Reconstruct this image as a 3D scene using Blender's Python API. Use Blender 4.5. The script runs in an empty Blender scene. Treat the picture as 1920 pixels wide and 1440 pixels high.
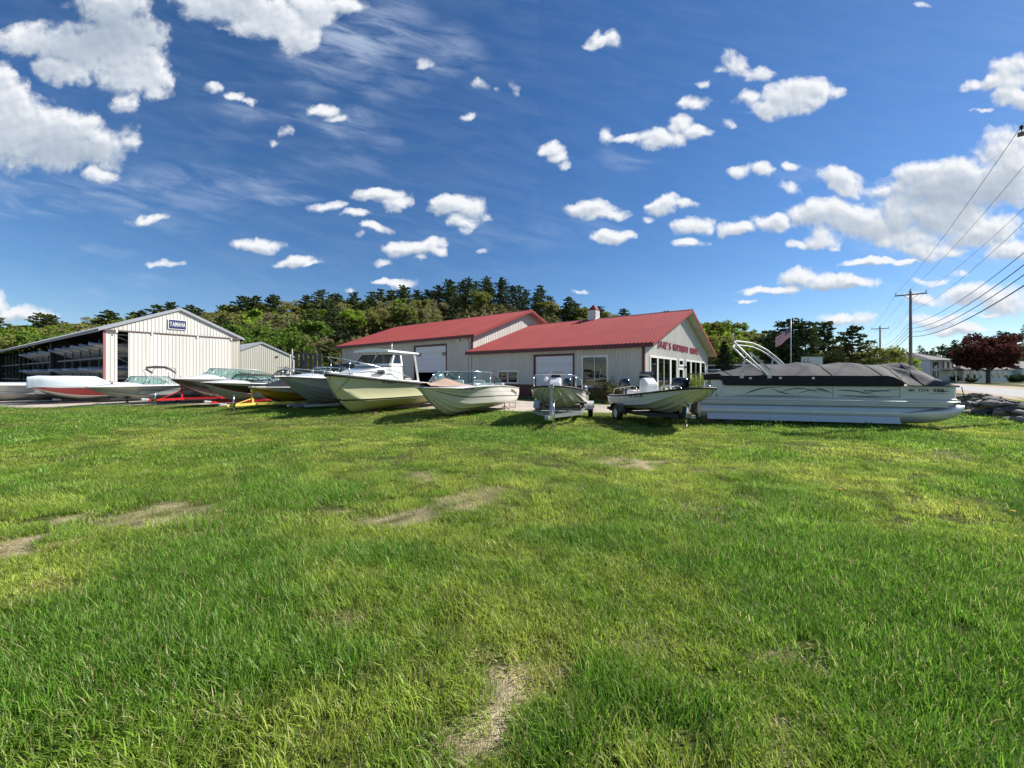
import bpy, math, random
import numpy as np
from mathutils import Vector, Matrix, noise

S = bpy.context.scene
COL = S.collection
F = 721.0          # focal length of the wide lens, in pixels of the 1920 px wide photograph
EYE = 1.5

# ------------------------------------------------------------------ camera
cd = bpy.data.cameras.new('camera')
cam = bpy.data.objects.new('camera', cd)
COL.objects.link(cam)
cam.location = (0, 0, EYE)
cam.rotation_euler = (math.radians(90), 0, 0)
cd.sensor_width = 36
cd.lens = F / 1920 * 36
cd.shift_y = -17 / 1920
cd.clip_start = 0.05
cd.clip_end = 3000
S.camera = cam

# ------------------------------------------------------------------ light
SUN_AZ = 15.0      # degrees, from +X towards +Y
SUN_EL = 40.0
sd = bpy.data.lights.new('sun', 'SUN')
sd.energy = 5.0
sd.angle = math.radians(0.53)
sd.color = (1.0, 0.95, 0.86)
sun = bpy.data.objects.new('sun', sd)
COL.objects.link(sun)
a, e = math.radians(SUN_AZ), math.radians(SUN_EL)
sdir = Vector((math.cos(e) * math.cos(a), math.cos(e) * math.sin(a), math.sin(e)))
sun.rotation_euler = sdir.to_track_quat('Z', 'Y').to_euler()
sun.location = sdir * 50

S.view_settings.view_transform = 'Standard'
S.view_settings.look = 'None'
S.view_settings.exposure = 0.74
S.view_settings.gamma = 1.0
S.view_settings.use_curve_mapping = False
S.cycles.max_bounces = 6
S.cycles.diffuse_bounces = 3
S.cycles.glossy_bounces = 3
S.cycles.transmission_bounces = 4
S.cycles.transparent_max_bounces = 10
S.cycles.caustics_reflective = False
S.cycles.caustics_refractive = False

# ------------------------------------------------------------------ world: sky and clouds by direction
CUMULUS = [
 (215,8,70,42,1),(232,70,72,46,1),(150,88,88,38,1),(50,75,75,32,1),(250,122,66,50,1),(292,148,32,36,1),(120,132,60,22,1),(240,192,20,20,.8),
 (0,168,26,42,1),(20,215,72,58,1),(95,240,88,46,1),(160,236,46,28,1),(202,270,50,42,1),(70,285,85,36,1),(192,325,30,16,1),(120,280,90,36,1),(0,260,60,50,1),
 (430,2,95,36,1),(500,38,88,38,1),(560,58,46,42,1),(585,18,46,38,1),(640,10,50,26,.8),
 (398,165,28,9,.7),(440,182,32,10,.7),(475,192,22,9,.7),(600,208,34,12,.75),(630,222,30,11,.7),
 (540,247,20,13,.7),(517,270,10,7,.8),(275,412,38,10,.85),(480,456,46,14,1),(555,487,46,10,.9),(515,490,16,6,.8),(590,494,20,5,.8),(303,493,32,8,.9),
 (712,366,50,12,1),(700,360,30,8,1),(745,378,30,8,1),(735,388,14,7,1),(620,384,26,9,.8),(662,402,22,9,.85),(605,380,18,8,.7),
 (850,380,38,20,1),(880,384,28,22,1),(866,410,20,14,1),(872,428,8,8,1),(905,402,10,6,.9),
 (775,460,54,15,1),(815,458,30,17,1),(740,462,22,12,1),(785,480,10,8,1),(832,470,18,10,1),(700,430,30,9,.9),(722,486,16,7,.9),(672,445,12,6,.7),
 (800,118,13,8,.9),(900,155,14,9,.75),(925,162,10,7,.6),(735,526,32,8,1),(766,532,15,9,1),(655,540,10,5,.9),(905,472,9,6,.8),(880,218,11,8,.7),(963,165,9,14,.6),
 (1107,72,10,18,.85),(1147,70,18,14,.9),(1127,80,32,10,.9),(1105,86,22,6,.7),
 (1028,275,22,11,.9),(1045,290,20,12,.9),(1060,306,9,10,.85),(1137,250,18,18,.8),(1192,258,38,10,.9),(1245,262,48,17,.95),(1275,232,28,22,.85),(1305,248,28,12,.9),
 (1302,192,36,14,.95),(1375,125,32,22,.85),(1345,136,14,6,.7),(1430,140,34,14,.8),(1485,182,56,30,1),(1520,165,40,24,1),(1450,205,40,20,.95),(1408,186,20,15,.8),(1560,174,20,14,.9),
 (1365,232,9,9,.8),(1320,160,10,8,.7),(1385,322,22,13,1),(1430,320,20,13,1),(1108,388,44,15,1),(1135,400,32,12,1),(1148,446,34,11,1),(1130,442,20,9,1),
 (1245,384,38,17,1),(1275,388,28,9,1),(1213,406,11,5,.9),(1215,378,18,6,.7),(1300,424,40,14,1),(1290,455,30,9,1),
 (1570,338,44,26,1),(1590,358,24,18,1),(1485,313,16,8,.9),(1473,352,24,13,.8),(1380,430,36,13,1),(1450,420,46,17,1),(1540,400,70,24,1),(1590,415,80,32,1),
 (1630,428,50,22,1),(1490,455,30,9,.9),(1545,445,40,18,.95),(1567,463,10,7,.9),
 (1720,326,50,26,1),(1800,326,85,28,1),(1890,292,60,46,1),(1770,356,110,42,1),(1870,345,80,50,1),(1690,400,60,38,1),(1780,405,95,38,1),(1840,432,90,30,1),
 (1700,446,85,24,.95),(1890,466,60,24,.9),(1650,360,30,14,.8),(1740,465,60,18,.9),(1895,148,34,34,1),(1862,158,42,16,.9),(1912,120,25,24,1),(1900,182,42,20,.95),(1820,156,18,10,.8),(1848,206,22,5,.8),
 (1500,516,32,18,1),(1555,524,52,18,1),(1595,532,54,9,1),(1420,541,32,8,1),(1468,542,32,8,1),(1400,562,30,4,.9),
 (1640,492,68,8,.9),(1700,488,36,5,.7),(1760,526,40,7,.8),(1798,516,18,9,.8),(1578,594,44,9,.9),(1610,590,20,11,.95),
 (1740,560,44,14,.9),(1830,555,55,20,.95),(1890,565,55,24,.95),(1760,600,66,14,.85),(1805,618,70,12,.85),(1860,592,44,6,.7),
 (20,586,62,18,1),(0,572,26,24,1),(66,592,38,8,.8),(1080,545,24,5,.8),(1730,5,24,9,.8),
]
WISPS = [  # px, py, rx, ry, opacity
 (680,70,140,55,.62),(800,85,110,45,.42),(600,110,90,60,.32),(720,140,90,50,.3),(520,205,120,26,.38),(650,225,90,36,.42),(735,255,40,30,.3),
 (400,345,190,46,.34),(540,372,80,14,.5),(200,365,220,40,.36),(60,360,140,40,.36),(640,300,120,26,.22),(330,410,150,20,.2),(190,470,50,14,.25),
 (280,520,70,16,.2),(950,440,160,30,.16),(1180,290,60,22,.3),(1080,420,120,40,.12),(720,20,90,40,.45),(1780,470,160,40,.3),(1820,560,160,60,.26),
 (1900,400,90,90,.3),(1660,390,80,50,.3),(1500,330,60,30,.2),(180,548,60,10,.2),(440,240,60,14,.15),
]
GREY = [(190,60,100,50,.9),(110,110,80,36,.6),(240,120,60,30,.35),(40,235,70,34,.35),(110,285,120,36,.75),(20,300,80,40,.6),(190,290,50,20,.4),(440,10,70,24,.35),(1790,375,130,26,.75),(1870,340,70,20,.6),
 (1720,335,60,14,.35),(1700,425,80,20,.6),(1600,425,90,14,.45),(1780,450,80,14,.4),(1540,415,50,10,.35),(1550,540,70,8,.45),(1480,205,60,10,.25),(1490,533,30,6,.3),(775,472,50,6,.3),(1245,396,36,5,.3),(480,464,40,5,.3),(860,400,36,8,.3),(1110,398,36,5,.25)]
def W(px, py): return ((px - 960) / F, (703 - py) / F)

world = bpy.data.worlds.new('World')
S.world = world
world.use_nodes = True
NT = world.node_tree
NT.nodes.clear()
def N(kind, **kw):
    n = NT.nodes.new(kind)
    for k, v in kw.items(): setattr(n, k, v)
    return n
def lk(a, b): NT.links.new(a, b)
def M(op, a, b=None, c=None, clamp=False):
    n = N('ShaderNodeMath', operation=op, use_clamp=clamp)
    for i, v in enumerate((a, b, c)):
        if v is None: continue
        if hasattr(v, 'links'): lk(v, n.inputs[i])
        else: n.inputs[i].default_value = v
    return n.outputs[0]
def VM(op, a, b=None, c=None, out=0):
    n = N('ShaderNodeVectorMath', operation=op)
    for i, v in enumerate((a, b, c)):
        if v is None: continue
        if hasattr(v, 'links'): lk(v, n.inputs[i])
        else: n.inputs[i].default_value = v
    return n.outputs[out]
tc = N('ShaderNodeTexCoord')
sep = N('ShaderNodeSeparateXYZ'); lk(tc.outputs['Generated'], sep.inputs[0])
DX, DY, DZ = sep.outputs
sky = N('ShaderNodeTexSky', sky_type='NISHITA', sun_disc=False)
sky.sun_elevation = math.radians(SUN_EL)
sky.sun_rotation = math.radians(90 - SUN_AZ)
sky.altitude = 300
sky.air_density = 1.0; sky.dust_density = 0.15; sky.ozone_density = 4.5
hs = N('ShaderNodeHueSaturation'); hs.inputs['Saturation'].default_value = 1.19; hs.inputs['Hue'].default_value = .504; hs.inputs['Value'].default_value = 0.92
lk(sky.outputs[0], hs.inputs['Color'])
SKY = hs.outputs[0]
ycl = M('MAXIMUM', DY, 0.05)
U = M('DIVIDE', DX, ycl); V = M('DIVIDE', DZ, ycl)
cmb = N('ShaderNodeCombineXYZ'); lk(U, cmb.inputs[0]); lk(V, cmb.inputs[1])
UV = cmb.outputs[0]
SKYSTR = 0.078

def fbm(vec, scale, detail, rough=.55, color=False, dist=0.0):
    n = N('ShaderNodeTexNoise'); n.noise_dimensions = '3D'
    n.inputs['Scale'].default_value = scale; n.inputs['Detail'].default_value = detail
    n.inputs['Roughness'].default_value = rough; n.inputs['Distortion'].default_value = dist
    lk(vec, n.inputs['Vector'])
    return n.outputs['Color' if color else 'Fac']
WARP = [None]
def field(uv, blobs, detail=7, amp=2.7):
    wv = fbm(uv, 8.0, detail, .55, color=True)
    w = VM('MULTIPLY_ADD', wv, (.13, .085, 0), (-.065, -.0425, 0))
    p = VM('ADD', uv, w); WARP[0] = p
    acc = None
    for (px, py, rx, ry, op) in blobs:
        if rx < 17: rx, ry, op = rx * 1.7, ry * 1.5, op * .55
        elif rx < 36: rx, ry, op = rx * 1.15, ry * 1.15, op * .85
        cu, cv = W(px, py); su, sv = F / (rx * 1.18), F / (ry * 1.22)
        q = VM('MULTIPLY_ADD', p, (su, sv, 0), (-cu * su, -cv * sv, 0))
        d = VM('DOT_PRODUCT', q, q, out=1)
        if op < .99: d = M('ADD', d, (1 - op) * .9)
        acc = d if acc is None else M('SMOOTH_MIN', acc, d, .35)
    n = fbm(uv, 15.0, detail, .54)
    fld = M('MULTIPLY', M('SUBTRACT', 1.0, acc), 1.85)
    f_ = M('MULTIPLY_ADD', M('SUBTRACT', n, .5), amp, fld)
    if detail > 4:
        n2 = fbm(p, 34.0, 5, .55); f_ = M('MULTIPLY_ADD', M('SUBTRACT', n2, .5), 1.9, f_)
    return f_
def sky_shader(cum, wis):
    fld = field(UV, cum)
    uv2 = VM('ADD', UV, (0.008, 0.013, 0))
    fld2 = field(uv2, cum, 3.6, 2.6)
    fld3 = field(UV, cum, 3.6, 2.6)
    a = N('ShaderNodeMapRange', interpolation_type='SMOOTHSTEP'); lk(fld, a.inputs[0])
    a.inputs[1].default_value = -.05; a.inputs[2].default_value = 1.45
    alpha = a.outputs[0]
    # lit towards the sun, grey underneath
    dif = M('SUBTRACT', fld3, fld2)
    lit = M('MULTIPLY_ADD', dif, .36, .80, clamp=True)
    thick = N('ShaderNodeMapRange'); lk(fld2, thick.inputs[0]); thick.inputs[1].default_value = .6; thick.inputs[2].default_value = 1.9
    core = M('MULTIPLY_ADD', thick.outputs[0], -.26, 1.0)
    lit = M('MULTIPLY', lit, core, clamp=True)
    gsum = None
    for (px, py, rx, ry, op) in [g_ for g_ in GREY if any(abs(g_[0] - c_[0]) < g_[2] + c_[2] for c_ in cum)]:
        cu, cv = W(px, py); su, sv = F / (rx * 1.5), F / (ry * 1.5)
        q = VM('MULTIPLY_ADD', WARP[0], (su, sv, 0), (-cu * su, -cv * sv, 0))
        d = M('MULTIPLY', M('SUBTRACT', 1.0, VM('DOT_PRODUCT', q, q, out=1), clamp=True), op)
        gsum = d if gsum is None else M('SMOOTH_MAX', gsum, d, .2)
    if gsum is not None: lit = M('MULTIPLY', lit, M('MULTIPLY_ADD', gsum, -.72, 1.0), clamp=True)
    ramp = N('ShaderNodeValToRGB'); lk(lit, ramp.inputs[0])
    r = ramp.color_ramp
    r.elements[0].position = .18; r.elements[0].color = (.36, .43, .53, 1)
    r.elements[1].position = .85; r.elements[1].color = (.86, .88, .91, 1)
    m = r.elements.new(.5); m.color = (.56, .62, .70, 1)
    cc = VM('SCALE', ramp.outputs[0]); cc.node.inputs[3].default_value = 8.3
    col = SKY
    if wis:
        st = VM('MULTIPLY', UV, (1.0, 3.2, 1.0))
        rot = N('ShaderNodeVectorRotate'); rot.inputs['Angle'].default_value = math.radians(14)
        rot.rotation_type = 'Z_AXIS'; lk(UV, rot.inputs['Vector'])
        st = VM('MULTIPLY', rot.outputs[0], (1.0, 4.5, 1.0))
        wn = fbm(st, 6.0, 8, .6, dist=.6)
        warp = VM('MULTIPLY_ADD', fbm(UV, 4.0, 3, .5, color=True), (.16, .12, 0), (-.08, -.06, 0))
        pw = VM('ADD', UV, warp)
        tot = None
        for (px, py, rx, ry, op) in wis:
            cu, cv = W(px, py); su, sv = F / (rx * 1.25), F / (ry * 1.25)
            q = VM('MULTIPLY_ADD', pw, (su, sv, 0), (-cu * su, -cv * sv, 0))
            d = M('SUBTRACT', 1.0, VM('DOT_PRODUCT', q, q, out=1), clamp=True)
            d = M('MULTIPLY', d, op)
            tot = d if tot is None else M('SMOOTH_MAX', tot, d, .1)
        ws = N('ShaderNodeMapRange', interpolation_type='SMOOTHSTEP'); lk(wn, ws.inputs[0]); ws.inputs[1].default_value = .30; ws.inputs[2].default_value = .80
        wa = M('MULTIPLY', M('MULTIPLY', ws.outputs[0], tot), 1.15, clamp=True)
        mx = N('ShaderNodeMix', data_type='RGBA'); lk(wa, mx.inputs[0]); lk(col, mx.inputs[6]); mx.inputs[7].default_value = (5.2, 6.0, 7.4, 1)
        col = mx.outputs[2]
    mx = N('ShaderNodeMix', data_type='RGBA'); lk(alpha, mx.inputs[0]); lk(col, mx.inputs[6]); lk(cc, mx.inputs[7])
    bg = N('ShaderNodeBackground'); bg.inputs[1].default_value = SKYSTR
    lk(mx.outputs[2], bg.inputs[0])
    return bg.outputs[0]
def generic_sky():
    zc = M('ADD', M('MAXIMUM', DZ, 0.0), .12)
    c = N('ShaderNodeCombineXYZ'); lk(M('DIVIDE', DX, zc), c.inputs[0]); lk(M('DIVIDE', DY, zc), c.inputs[1])
    n = fbm(c.outputs[0], 1.3, 6, .55)
    a = N('ShaderNodeMapRange', interpolation_type='SMOOTHSTEP'); lk(n, a.inputs[0]); a.inputs[1].default_value = .52; a.inputs[2].default_value = .66
    mx = N('ShaderNodeMix', data_type='RGBA'); lk(a.outputs[0], mx.inputs[0]); lk(SKY, mx.inputs[6]); mx.inputs[7].default_value = (4.6, 5.0, 5.6, 1)
    bg = N('ShaderNodeBackground'); bg.inputs[1].default_value = SKYSTR; lk(mx.outputs[2], bg.inputs[0])
    return bg.outputs[0]
def mixsh(fac, a, b):
    m = N('ShaderNodeMixShader'); lk(fac, m.inputs[0]); lk(a, m.inputs[1]); lk(b, m.inputs[2]); return m.outputs[0]
NT0, UV0, SKY0 = NT, UV, SKY
edges = [-1e9, 345, 690, 1010, 1350, 1640, 1e9]
regs = []
for i in range(len(edges) - 1):
    g_ = bpy.data.node_groups.new('clouds', 'ShaderNodeTree')
    g_.interface.new_socket('UV', in_out='INPUT', socket_type='NodeSocketVector'); g_.interface.new_socket('Sky', in_out='INPUT', socket_type='NodeSocketColor')
    g_.interface.new_socket('Shader', in_out='OUTPUT', socket_type='NodeSocketShader')
    lo, hi = edges[i] - 45, edges[i + 1] + 45
    cs = [b for b in CUMULUS if b[0] + b[2] * 1.4 > lo and b[0] - b[2] * 1.4 < hi]
    ws = [b for b in WISPS if b[0] + b[2] * 1.4 > lo - 40 and b[0] - b[2] * 1.4 < hi + 40]
    NT, UV, SKY = g_, None, None
    gin = N('NodeGroupInput'); UV, SKY = gin.outputs[0], gin.outputs[1]
    gout = N('NodeGroupOutput'); lk(sky_shader(cs, ws), gout.inputs[0])
    NT, UV, SKY = NT0, UV0, SKY0
    gn = N('ShaderNodeGroup'); gn.node_tree = g_; lk(UV, gn.inputs[0]); lk(SKY, gn.inputs[1]); regs.append(gn.outputs[0])
def gt(px): return M('GREATER_THAN', U, (px - 960) / F)
t01 = mixsh(gt(edges[1]), regs[0], regs[1]); t012 = mixsh(gt(edges[2]), t01, regs[2])
t34 = mixsh(gt(edges[4]), regs[3], regs[4]); t345 = mixsh(gt(edges[5]), t34, regs[5])
front = mixsh(gt(edges[3]), t012, t345)
bf = N('ShaderNodeMapRange', interpolation_type='SMOOTHSTEP'); lk(DY, bf.inputs[0]); bf.inputs[1].default_value = .28; bf.inputs[2].default_value = .42
tot = mixsh(bf.outputs[0], generic_sky(), front)
wo = N('ShaderNodeOutputWorld'); lk(tot, wo.inputs[0])
world.cycles.sampling_method = 'MANUAL'; world.cycles.sample_map_resolution = 512

# ------------------------------------------------------------------ helpers
def gp(px, py=None, Y=None, z=0.0):
    """a pixel of the photograph -> a point of the place at depth Y (or on the plane of height z)"""
    if Y is None: Y = (EYE - z) * F / (py - 703.0)
    return Vector(((px - 960) / F * Y, Y, EYE + (703.0 - py) / F * Y if py is not None else z))

def tag(o, label=None, cat=None, group=None, kind=None):
    if label: o['label'] = label
    if cat: o['category'] = cat
    if group: o['group'] = group
    if kind: o['kind'] = kind
    return o
def thing(name, label, cat, loc=(0, 0, 0), rz=0.0, group=None):
    o = bpy.data.objects.new(name, None)
    COL.objects.link(o); o.location = loc; o.rotation_euler = (0, 0, rz)
    o.empty_display_size = .2
    return tag(o, label, cat, group)
def copy_tree(o, parent=None):
    c = o.copy(); COL.objects.link(c); c.parent = parent
    for ch in o.children: copy_tree(ch, c)
    return c
def relink(mesh, name, parent=None, loc=(0, 0, 0), rot=(0, 0, 0), scale=(1, 1, 1)):
    o = bpy.data.objects.new(name, mesh); COL.objects.link(o); o.parent = parent
    o.location = loc; o.rotation_euler = rot; o.scale = scale
    return o

class MB:
    def __init__(s): s.v = []; s.f = []; s.m = []; s.sm = []
    def add(s, vs, fs, m=0, smooth=False):
        b = len(s.v); s.v += [tuple(p) for p in vs]
        s.f += [tuple(b + i for i in f) for f in fs]; s.m += [m] * len(fs); s.sm += [smooth] * len(fs)
        return s
    def box(s, c, d, m=0, R=None):
        x, y, z = d[0] / 2, d[1] / 2, d[2] / 2
        vs = [Vector((i, j, k)) for i in (-x, x) for j in (-y, y) for k in (-z, z)]
        if R is not None: vs = [R @ v for v in vs]
        c = Vector(c)
        return s.add([v + c for v in vs], [(0, 1, 3, 2), (4, 6, 7, 5), (0, 4, 5, 1), (2, 3, 7, 6), (0, 2, 6, 4), (1, 5, 7, 3)], m)
    def b2(s, lo, hi, m=0):
        return s.box([(lo[i] + hi[i]) / 2 for i in range(3)], [abs(hi[i] - lo[i]) for i in range(3)], m)
    def beam(s, a, b, w, h, m=0):
        a, b = Vector(a), Vector(b); d = b - a; L = d.length
        R = d.to_track_quat('X', 'Z').to_matrix()
        return s.box((a + b) / 2, (L, w, h), m, R)
    def tube(s, pts, r, n=8, m=0, closed=False, r2=None, caps=True):
        pts = [Vector(p) for p in pts]; K = len(pts)
        rs = r if isinstance(r, (list, tuple)) else [r + ((r2 - r) * i / max(1, K - 1) if r2 is not None else 0) for i in range(K)]
        vs = []; up = Vector((0, 0, 1)); prev = None
        for i, p in enumerate(pts):
            if closed: t = pts[(i + 1) % K] - pts[i - 1]
            else: t = pts[min(i + 1, K - 1)] - pts[max(i - 1, 0)]
            t.normalize()
            if prev is None:
                x = t.cross(up)
                if x.length < 1e-3: x = t.cross(Vector((1, 0, 0)))
            else: x = prev - t * prev.dot(t)
            x.normalize(); prev = x; y = t.cross(x)
            for j in range(n):
                q = 2 * math.pi * j / n
                vs.append(p + (x * math.cos(q) + y * math.sin(q)) * rs[i])
        fs = []
        for i in range(K if closed else K - 1):
            i2 = (i + 1) % K
            for j in range(n):
                j2 = (j + 1) % n
                fs.append((i * n + j, i * n + j2, i2 * n + j2, i2 * n + j))
        s.add(vs, fs, m, True)
        if not closed and caps:
            b = len(s.v) - K * n
            s.f.append(tuple(b + j for j in range(n))[::-1]); s.m.append(m); s.sm.append(False)
            s.f.append(tuple(b + (K - 1) * n + j for j in range(n))); s.m.append(m); s.sm.append(False)
        return s
    def grid(s, rows, m=0, smooth=True, mf=None, flip=False):
        """rows: list of equally long lists of points"""
        R_, C_ = len(rows), len(rows[0]); b = len(s.v)
        for r in rows: s.v += [tuple(p) for p in r]
        for i in range(R_ - 1):
            for j in range(C_ - 1):
                f = (b + i * C_ + j, b + i * C_ + j + 1, b + (i + 1) * C_ + j + 1, b + (i + 1) * C_ + j)
                s.f.append(f[::-1] if flip else f); s.m.append(mf(i, j) if mf else m); s.sm.append(smooth)
        return s
    def lathe(s, prof, c=(0, 0, 0), axis='z', n=16, m=0):
        rows = []
        for (r, h) in prof:
            row = []
            for j in range(n + 1):
                q = 2 * math.pi * j / n; x, y = r * math.cos(q), r * math.sin(q)
                p = (x, y, h) if axis == 'z' else ((x, h, y) if axis == 'y' else (h, x, y))
                row.append((p[0] + c[0], p[1] + c[1], p[2] + c[2]))
            rows.append(row)
        return s.grid(rows, m, True)
    def prism(s, poly, a, b, axis='y', m=0):
        """poly: list of 2D points in the plane normal to axis"""
        def P(u, v, w): return {'x': (w, u, v), 'y': (u, w, v), 'z': (u, v, w)}[axis]
        n = len(poly)
        vs = [P(u, v, a) for u, v in poly] + [P(u, v, b) for u, v in poly]
        fs = [tuple(range(n))[::-1], tuple(range(n, 2 * n))] + [(i, (i + 1) % n, n + (i + 1) % n, n + i) for i in range(n)]
        return s.add(vs, fs, m)
    def mesh(s, name, mats):
        me = bpy.data.meshes.new(name); me.from_pydata(s.v, [], s.f)
        for mt in (mats if isinstance(mats, (list, tuple)) else [mats]): me.materials.append(mt)
        me.polygons.foreach_set('material_index', s.m); me.polygons.foreach_set('use_smooth', s.sm)
        me.update(); return me
    def build(s, name, mats, parent=None, loc=(0, 0, 0), rot=(0, 0, 0), bevel=0, label=None, fix=False):
        me = s.mesh(name, mats)
        if fix:
            import bmesh
            bm = bmesh.new(); bm.from_mesh(me); bmesh.ops.recalc_face_normals(bm, faces=bm.faces); bm.to_mesh(me); bm.free()
        o = bpy.data.objects.new(name, me); COL.objects.link(o); o.parent = parent
        o.location = loc; o.rotation_euler = rot
        if bevel:
            md = o.modifiers.new('bevel', 'BEVEL'); md.width = bevel; md.segments = 2; md.limit_method = 'ANGLE'
        if label: o['label'] = label
        return o

# ------------------------------------------------------------------ materials
MATS = {}
def mat(name, col, rough=.5, metal=0.0, var=.12, vscale=3.0, bump=0.0, bscale=40.0, coat=0.0, spec=.5, dirt=None, streak=False, rel=1.0):
    if name in MATS: return MATS[name]
    m = bpy.data.materials.new(name); m.use_nodes = True; nt = m.node_tree
    b = nt.nodes['Principled BSDF']
    b.inputs['Roughness'].default_value = rough; b.inputs['Metallic'].default_value = metal
    b.inputs['Coat Weight'].default_value = coat; b.inputs['Coat Roughness'].default_value = .08
    b.inputs['Specular IOR Level'].default_value = spec
    t = nt.nodes.new('ShaderNodeTexCoord')
    n = nt.nodes.new('ShaderNodeTexNoise'); n.inputs['Scale'].default_value = vscale; n.inputs['Detail'].default_value = 6
    n.inputs['Roughness'].default_value = .65
    if streak:
        mp = nt.nodes.new('ShaderNodeMapping'); mp.inputs['Scale'].default_value = (1, 1, .12)
        nt.links.new(t.outputs['Object'], mp.inputs[0]); nt.links.new(mp.outputs[0], n.inputs['Vector'])
    else: nt.links.new(t.outputs['Object'], n.inputs['Vector'])
    r = nt.nodes.new('ShaderNodeValToRGB'); nt.links.new(n.outputs['Fac'], r.inputs[0])
    r.color_ramp.elements[0].position = .3; r.color_ramp.elements[1].position = .7
    d = dirt or [c * (1 - var) for c in col]
    r.color_ramp.elements[0].color = (*d, 1)
    r.color_ramp.elements[1].color = (*[min(1, c * (1 + var * .5)) for c in col], 1)
    nt.links.new(r.outputs[0], b.inputs['Base Color'])
    if bump:
        n2 = nt.nodes.new('ShaderNodeTexNoise'); n2.inputs['Scale'].default_value = bscale; n2.inputs['Detail'].default_value = 5
        nt.links.new(t.outputs['Object'], n2.inputs['Vector'])
        bp = nt.nodes.new('ShaderNodeBump'); bp.inputs['Strength'].default_value = bump; bp.inputs['Distance'].default_value = .02 * rel
        nt.links.new(n2.outputs['Fac'], bp.inputs['Height']); nt.links.new(bp.outputs[0], b.inputs['Normal'])
    MATS[name] = m
    return m
def glassmat(name, tint=(.75, .85, .85), refl=.12):
    if name in MATS: return MATS[name]
    m = bpy.data.materials.new(name); m.use_nodes = True; nt = m.node_tree; nt.nodes.clear()
    o = nt.nodes.new('ShaderNodeOutputMaterial'); tr = nt.nodes.new('ShaderNodeBsdfTransparent'); tr.inputs[0].default_value = (*tint, 1)
    g = nt.nodes.new('ShaderNodeBsdfGlossy'); g.inputs['Roughness'].default_value = .02
    lw = nt.nodes.new('ShaderNodeLayerWeight'); lw.inputs['Blend'].default_value = .5
    pw = nt.nodes.new('ShaderNodeMath'); pw.operation = 'POWER'; pw.inputs[1].default_value = 5
    ad = nt.nodes.new('ShaderNodeMath'); ad.operation = 'MULTIPLY_ADD'; ad.use_clamp = True; ad.inputs[1].default_value = .9; ad.inputs[2].default_value = .05 + refl
    mx = nt.nodes.new('ShaderNodeMixShader')
    nt.links.new(lw.outputs['Facing'], pw.inputs[0]); nt.links.new(pw.outputs[0], ad.inputs[0]); nt.links.new(ad.outputs[0], mx.inputs[0])
    nt.links.new(tr.outputs[0], mx.inputs[1]); nt.links.new(g.outputs[0], mx.inputs[2]); nt.links.new(mx.outputs[0], o.inputs[0])
    MATS[name] = m
    return m
def leafmat(name, c1, c2, trans=.35, per_object=.25, nscale=.5, c3=None):
    m = bpy.data.materials.new(name); m.use_nodes = True; nt = m.node_tree; nt.nodes.clear()
    o = nt.nodes.new('ShaderNodeOutputMaterial')
    t = nt.nodes.new('ShaderNodeTexCoord')
    oi = nt.nodes.new('ShaderNodeObjectInfo')
    n = nt.nodes.new('ShaderNodeTexNoise'); n.inputs['Scale'].default_value = nscale; n.inputs['Detail'].default_value = 4
    nt.links.new(t.outputs['Object'], n.inputs['Vector'])
    mr = nt.nodes.new('ShaderNodeMapRange'); mr.inputs[1].default_value = .33; mr.inputs[2].default_value = .67
    nt.links.new(n.outputs['Fac'], mr.inputs[0])
    mx = nt.nodes.new('ShaderNodeMix'); mx.data_type = 'RGBA'
    mx.inputs[6].default_value = (*c1, 1); mx.inputs[7].default_value = (*c2, 1); nt.links.new(mr.outputs[0], mx.inputs[0])
    col = mx.outputs[2]
    if c3:
        m2 = nt.nodes.new('ShaderNodeMix'); m2.data_type = 'RGBA'; m2.inputs[7].default_value = (*c3, 1)
        rr = nt.nodes.new('ShaderNodeMapRange'); rr.inputs[1].default_value = .0; rr.inputs[2].default_value = 1.0; rr.inputs[4].default_value = .8
        nt.links.new(oi.outputs['Random'], rr.inputs[0]); nt.links.new(rr.outputs[0], m2.inputs[0]); nt.links.new(col, m2.inputs[6]); col = m2.outputs[2]
    hv = nt.nodes.new('ShaderNodeHueSaturation')
    ml = nt.nodes.new('ShaderNodeMath'); ml.operation = 'MULTIPLY_ADD'; ml.inputs[1].default_value = per_object; ml.inputs[2].default_value = 1 - per_object / 2
    nt.links.new(oi.outputs['Random'], ml.inputs[0]); nt.links.new(ml.outputs[0], hv.inputs['Value']); nt.links.new(col, hv.inputs['Color'])
    d = nt.nodes.new('ShaderNodeBsdfDiffuse'); tr = nt.nodes.new('ShaderNodeBsdfTranslucent')
    nt.links.new(hv.outputs[0], d.inputs[0]); nt.links.new(hv.outputs[0], tr.inputs[0])
    ms = nt.nodes.new('ShaderNodeMixShader'); ms.inputs[0].default_value = trans
    nt.links.new(d.outputs[0], ms.inputs[1]); nt.links.new(tr.outputs[0], ms.inputs[2]); nt.links.new(ms.outputs[0], o.inputs[0])
    MATS[name] = m
    return m
SIDING = mat('siding_cream', (.50, .50, .44), .5, 0, .12, 1.2, streak=True, spec=.4)
SIDING_W = mat('siding_bone', (.60, .585, .545), .5, 0, .12, 1.2, streak=True, spec=.4)
SIDING_T = mat('siding_tan', (.48, .47, .41), .5, 0, .10, 1.2, streak=True, spec=.4)
REDROOF = mat('roof_red', (.27, .052, .052), .75, 0, .16, .5, spec=.12)
DKRED = mat('trim_dark_red', (.085, .008, .012), .45, 0, .10, 2)
WHITE = mat('white_paint', (.72, .72, .70), .35, 0, .06, 2)
DOORW = mat('door_white', (.62, .64, .68), .4, 0, .05, 2)
GREYROOF = mat('roof_grey', (.36, .38, .41), .4, .3, .12, .6)
BROWNTRIM = mat('trim_brown', (.16, .12, .11), .5)
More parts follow.
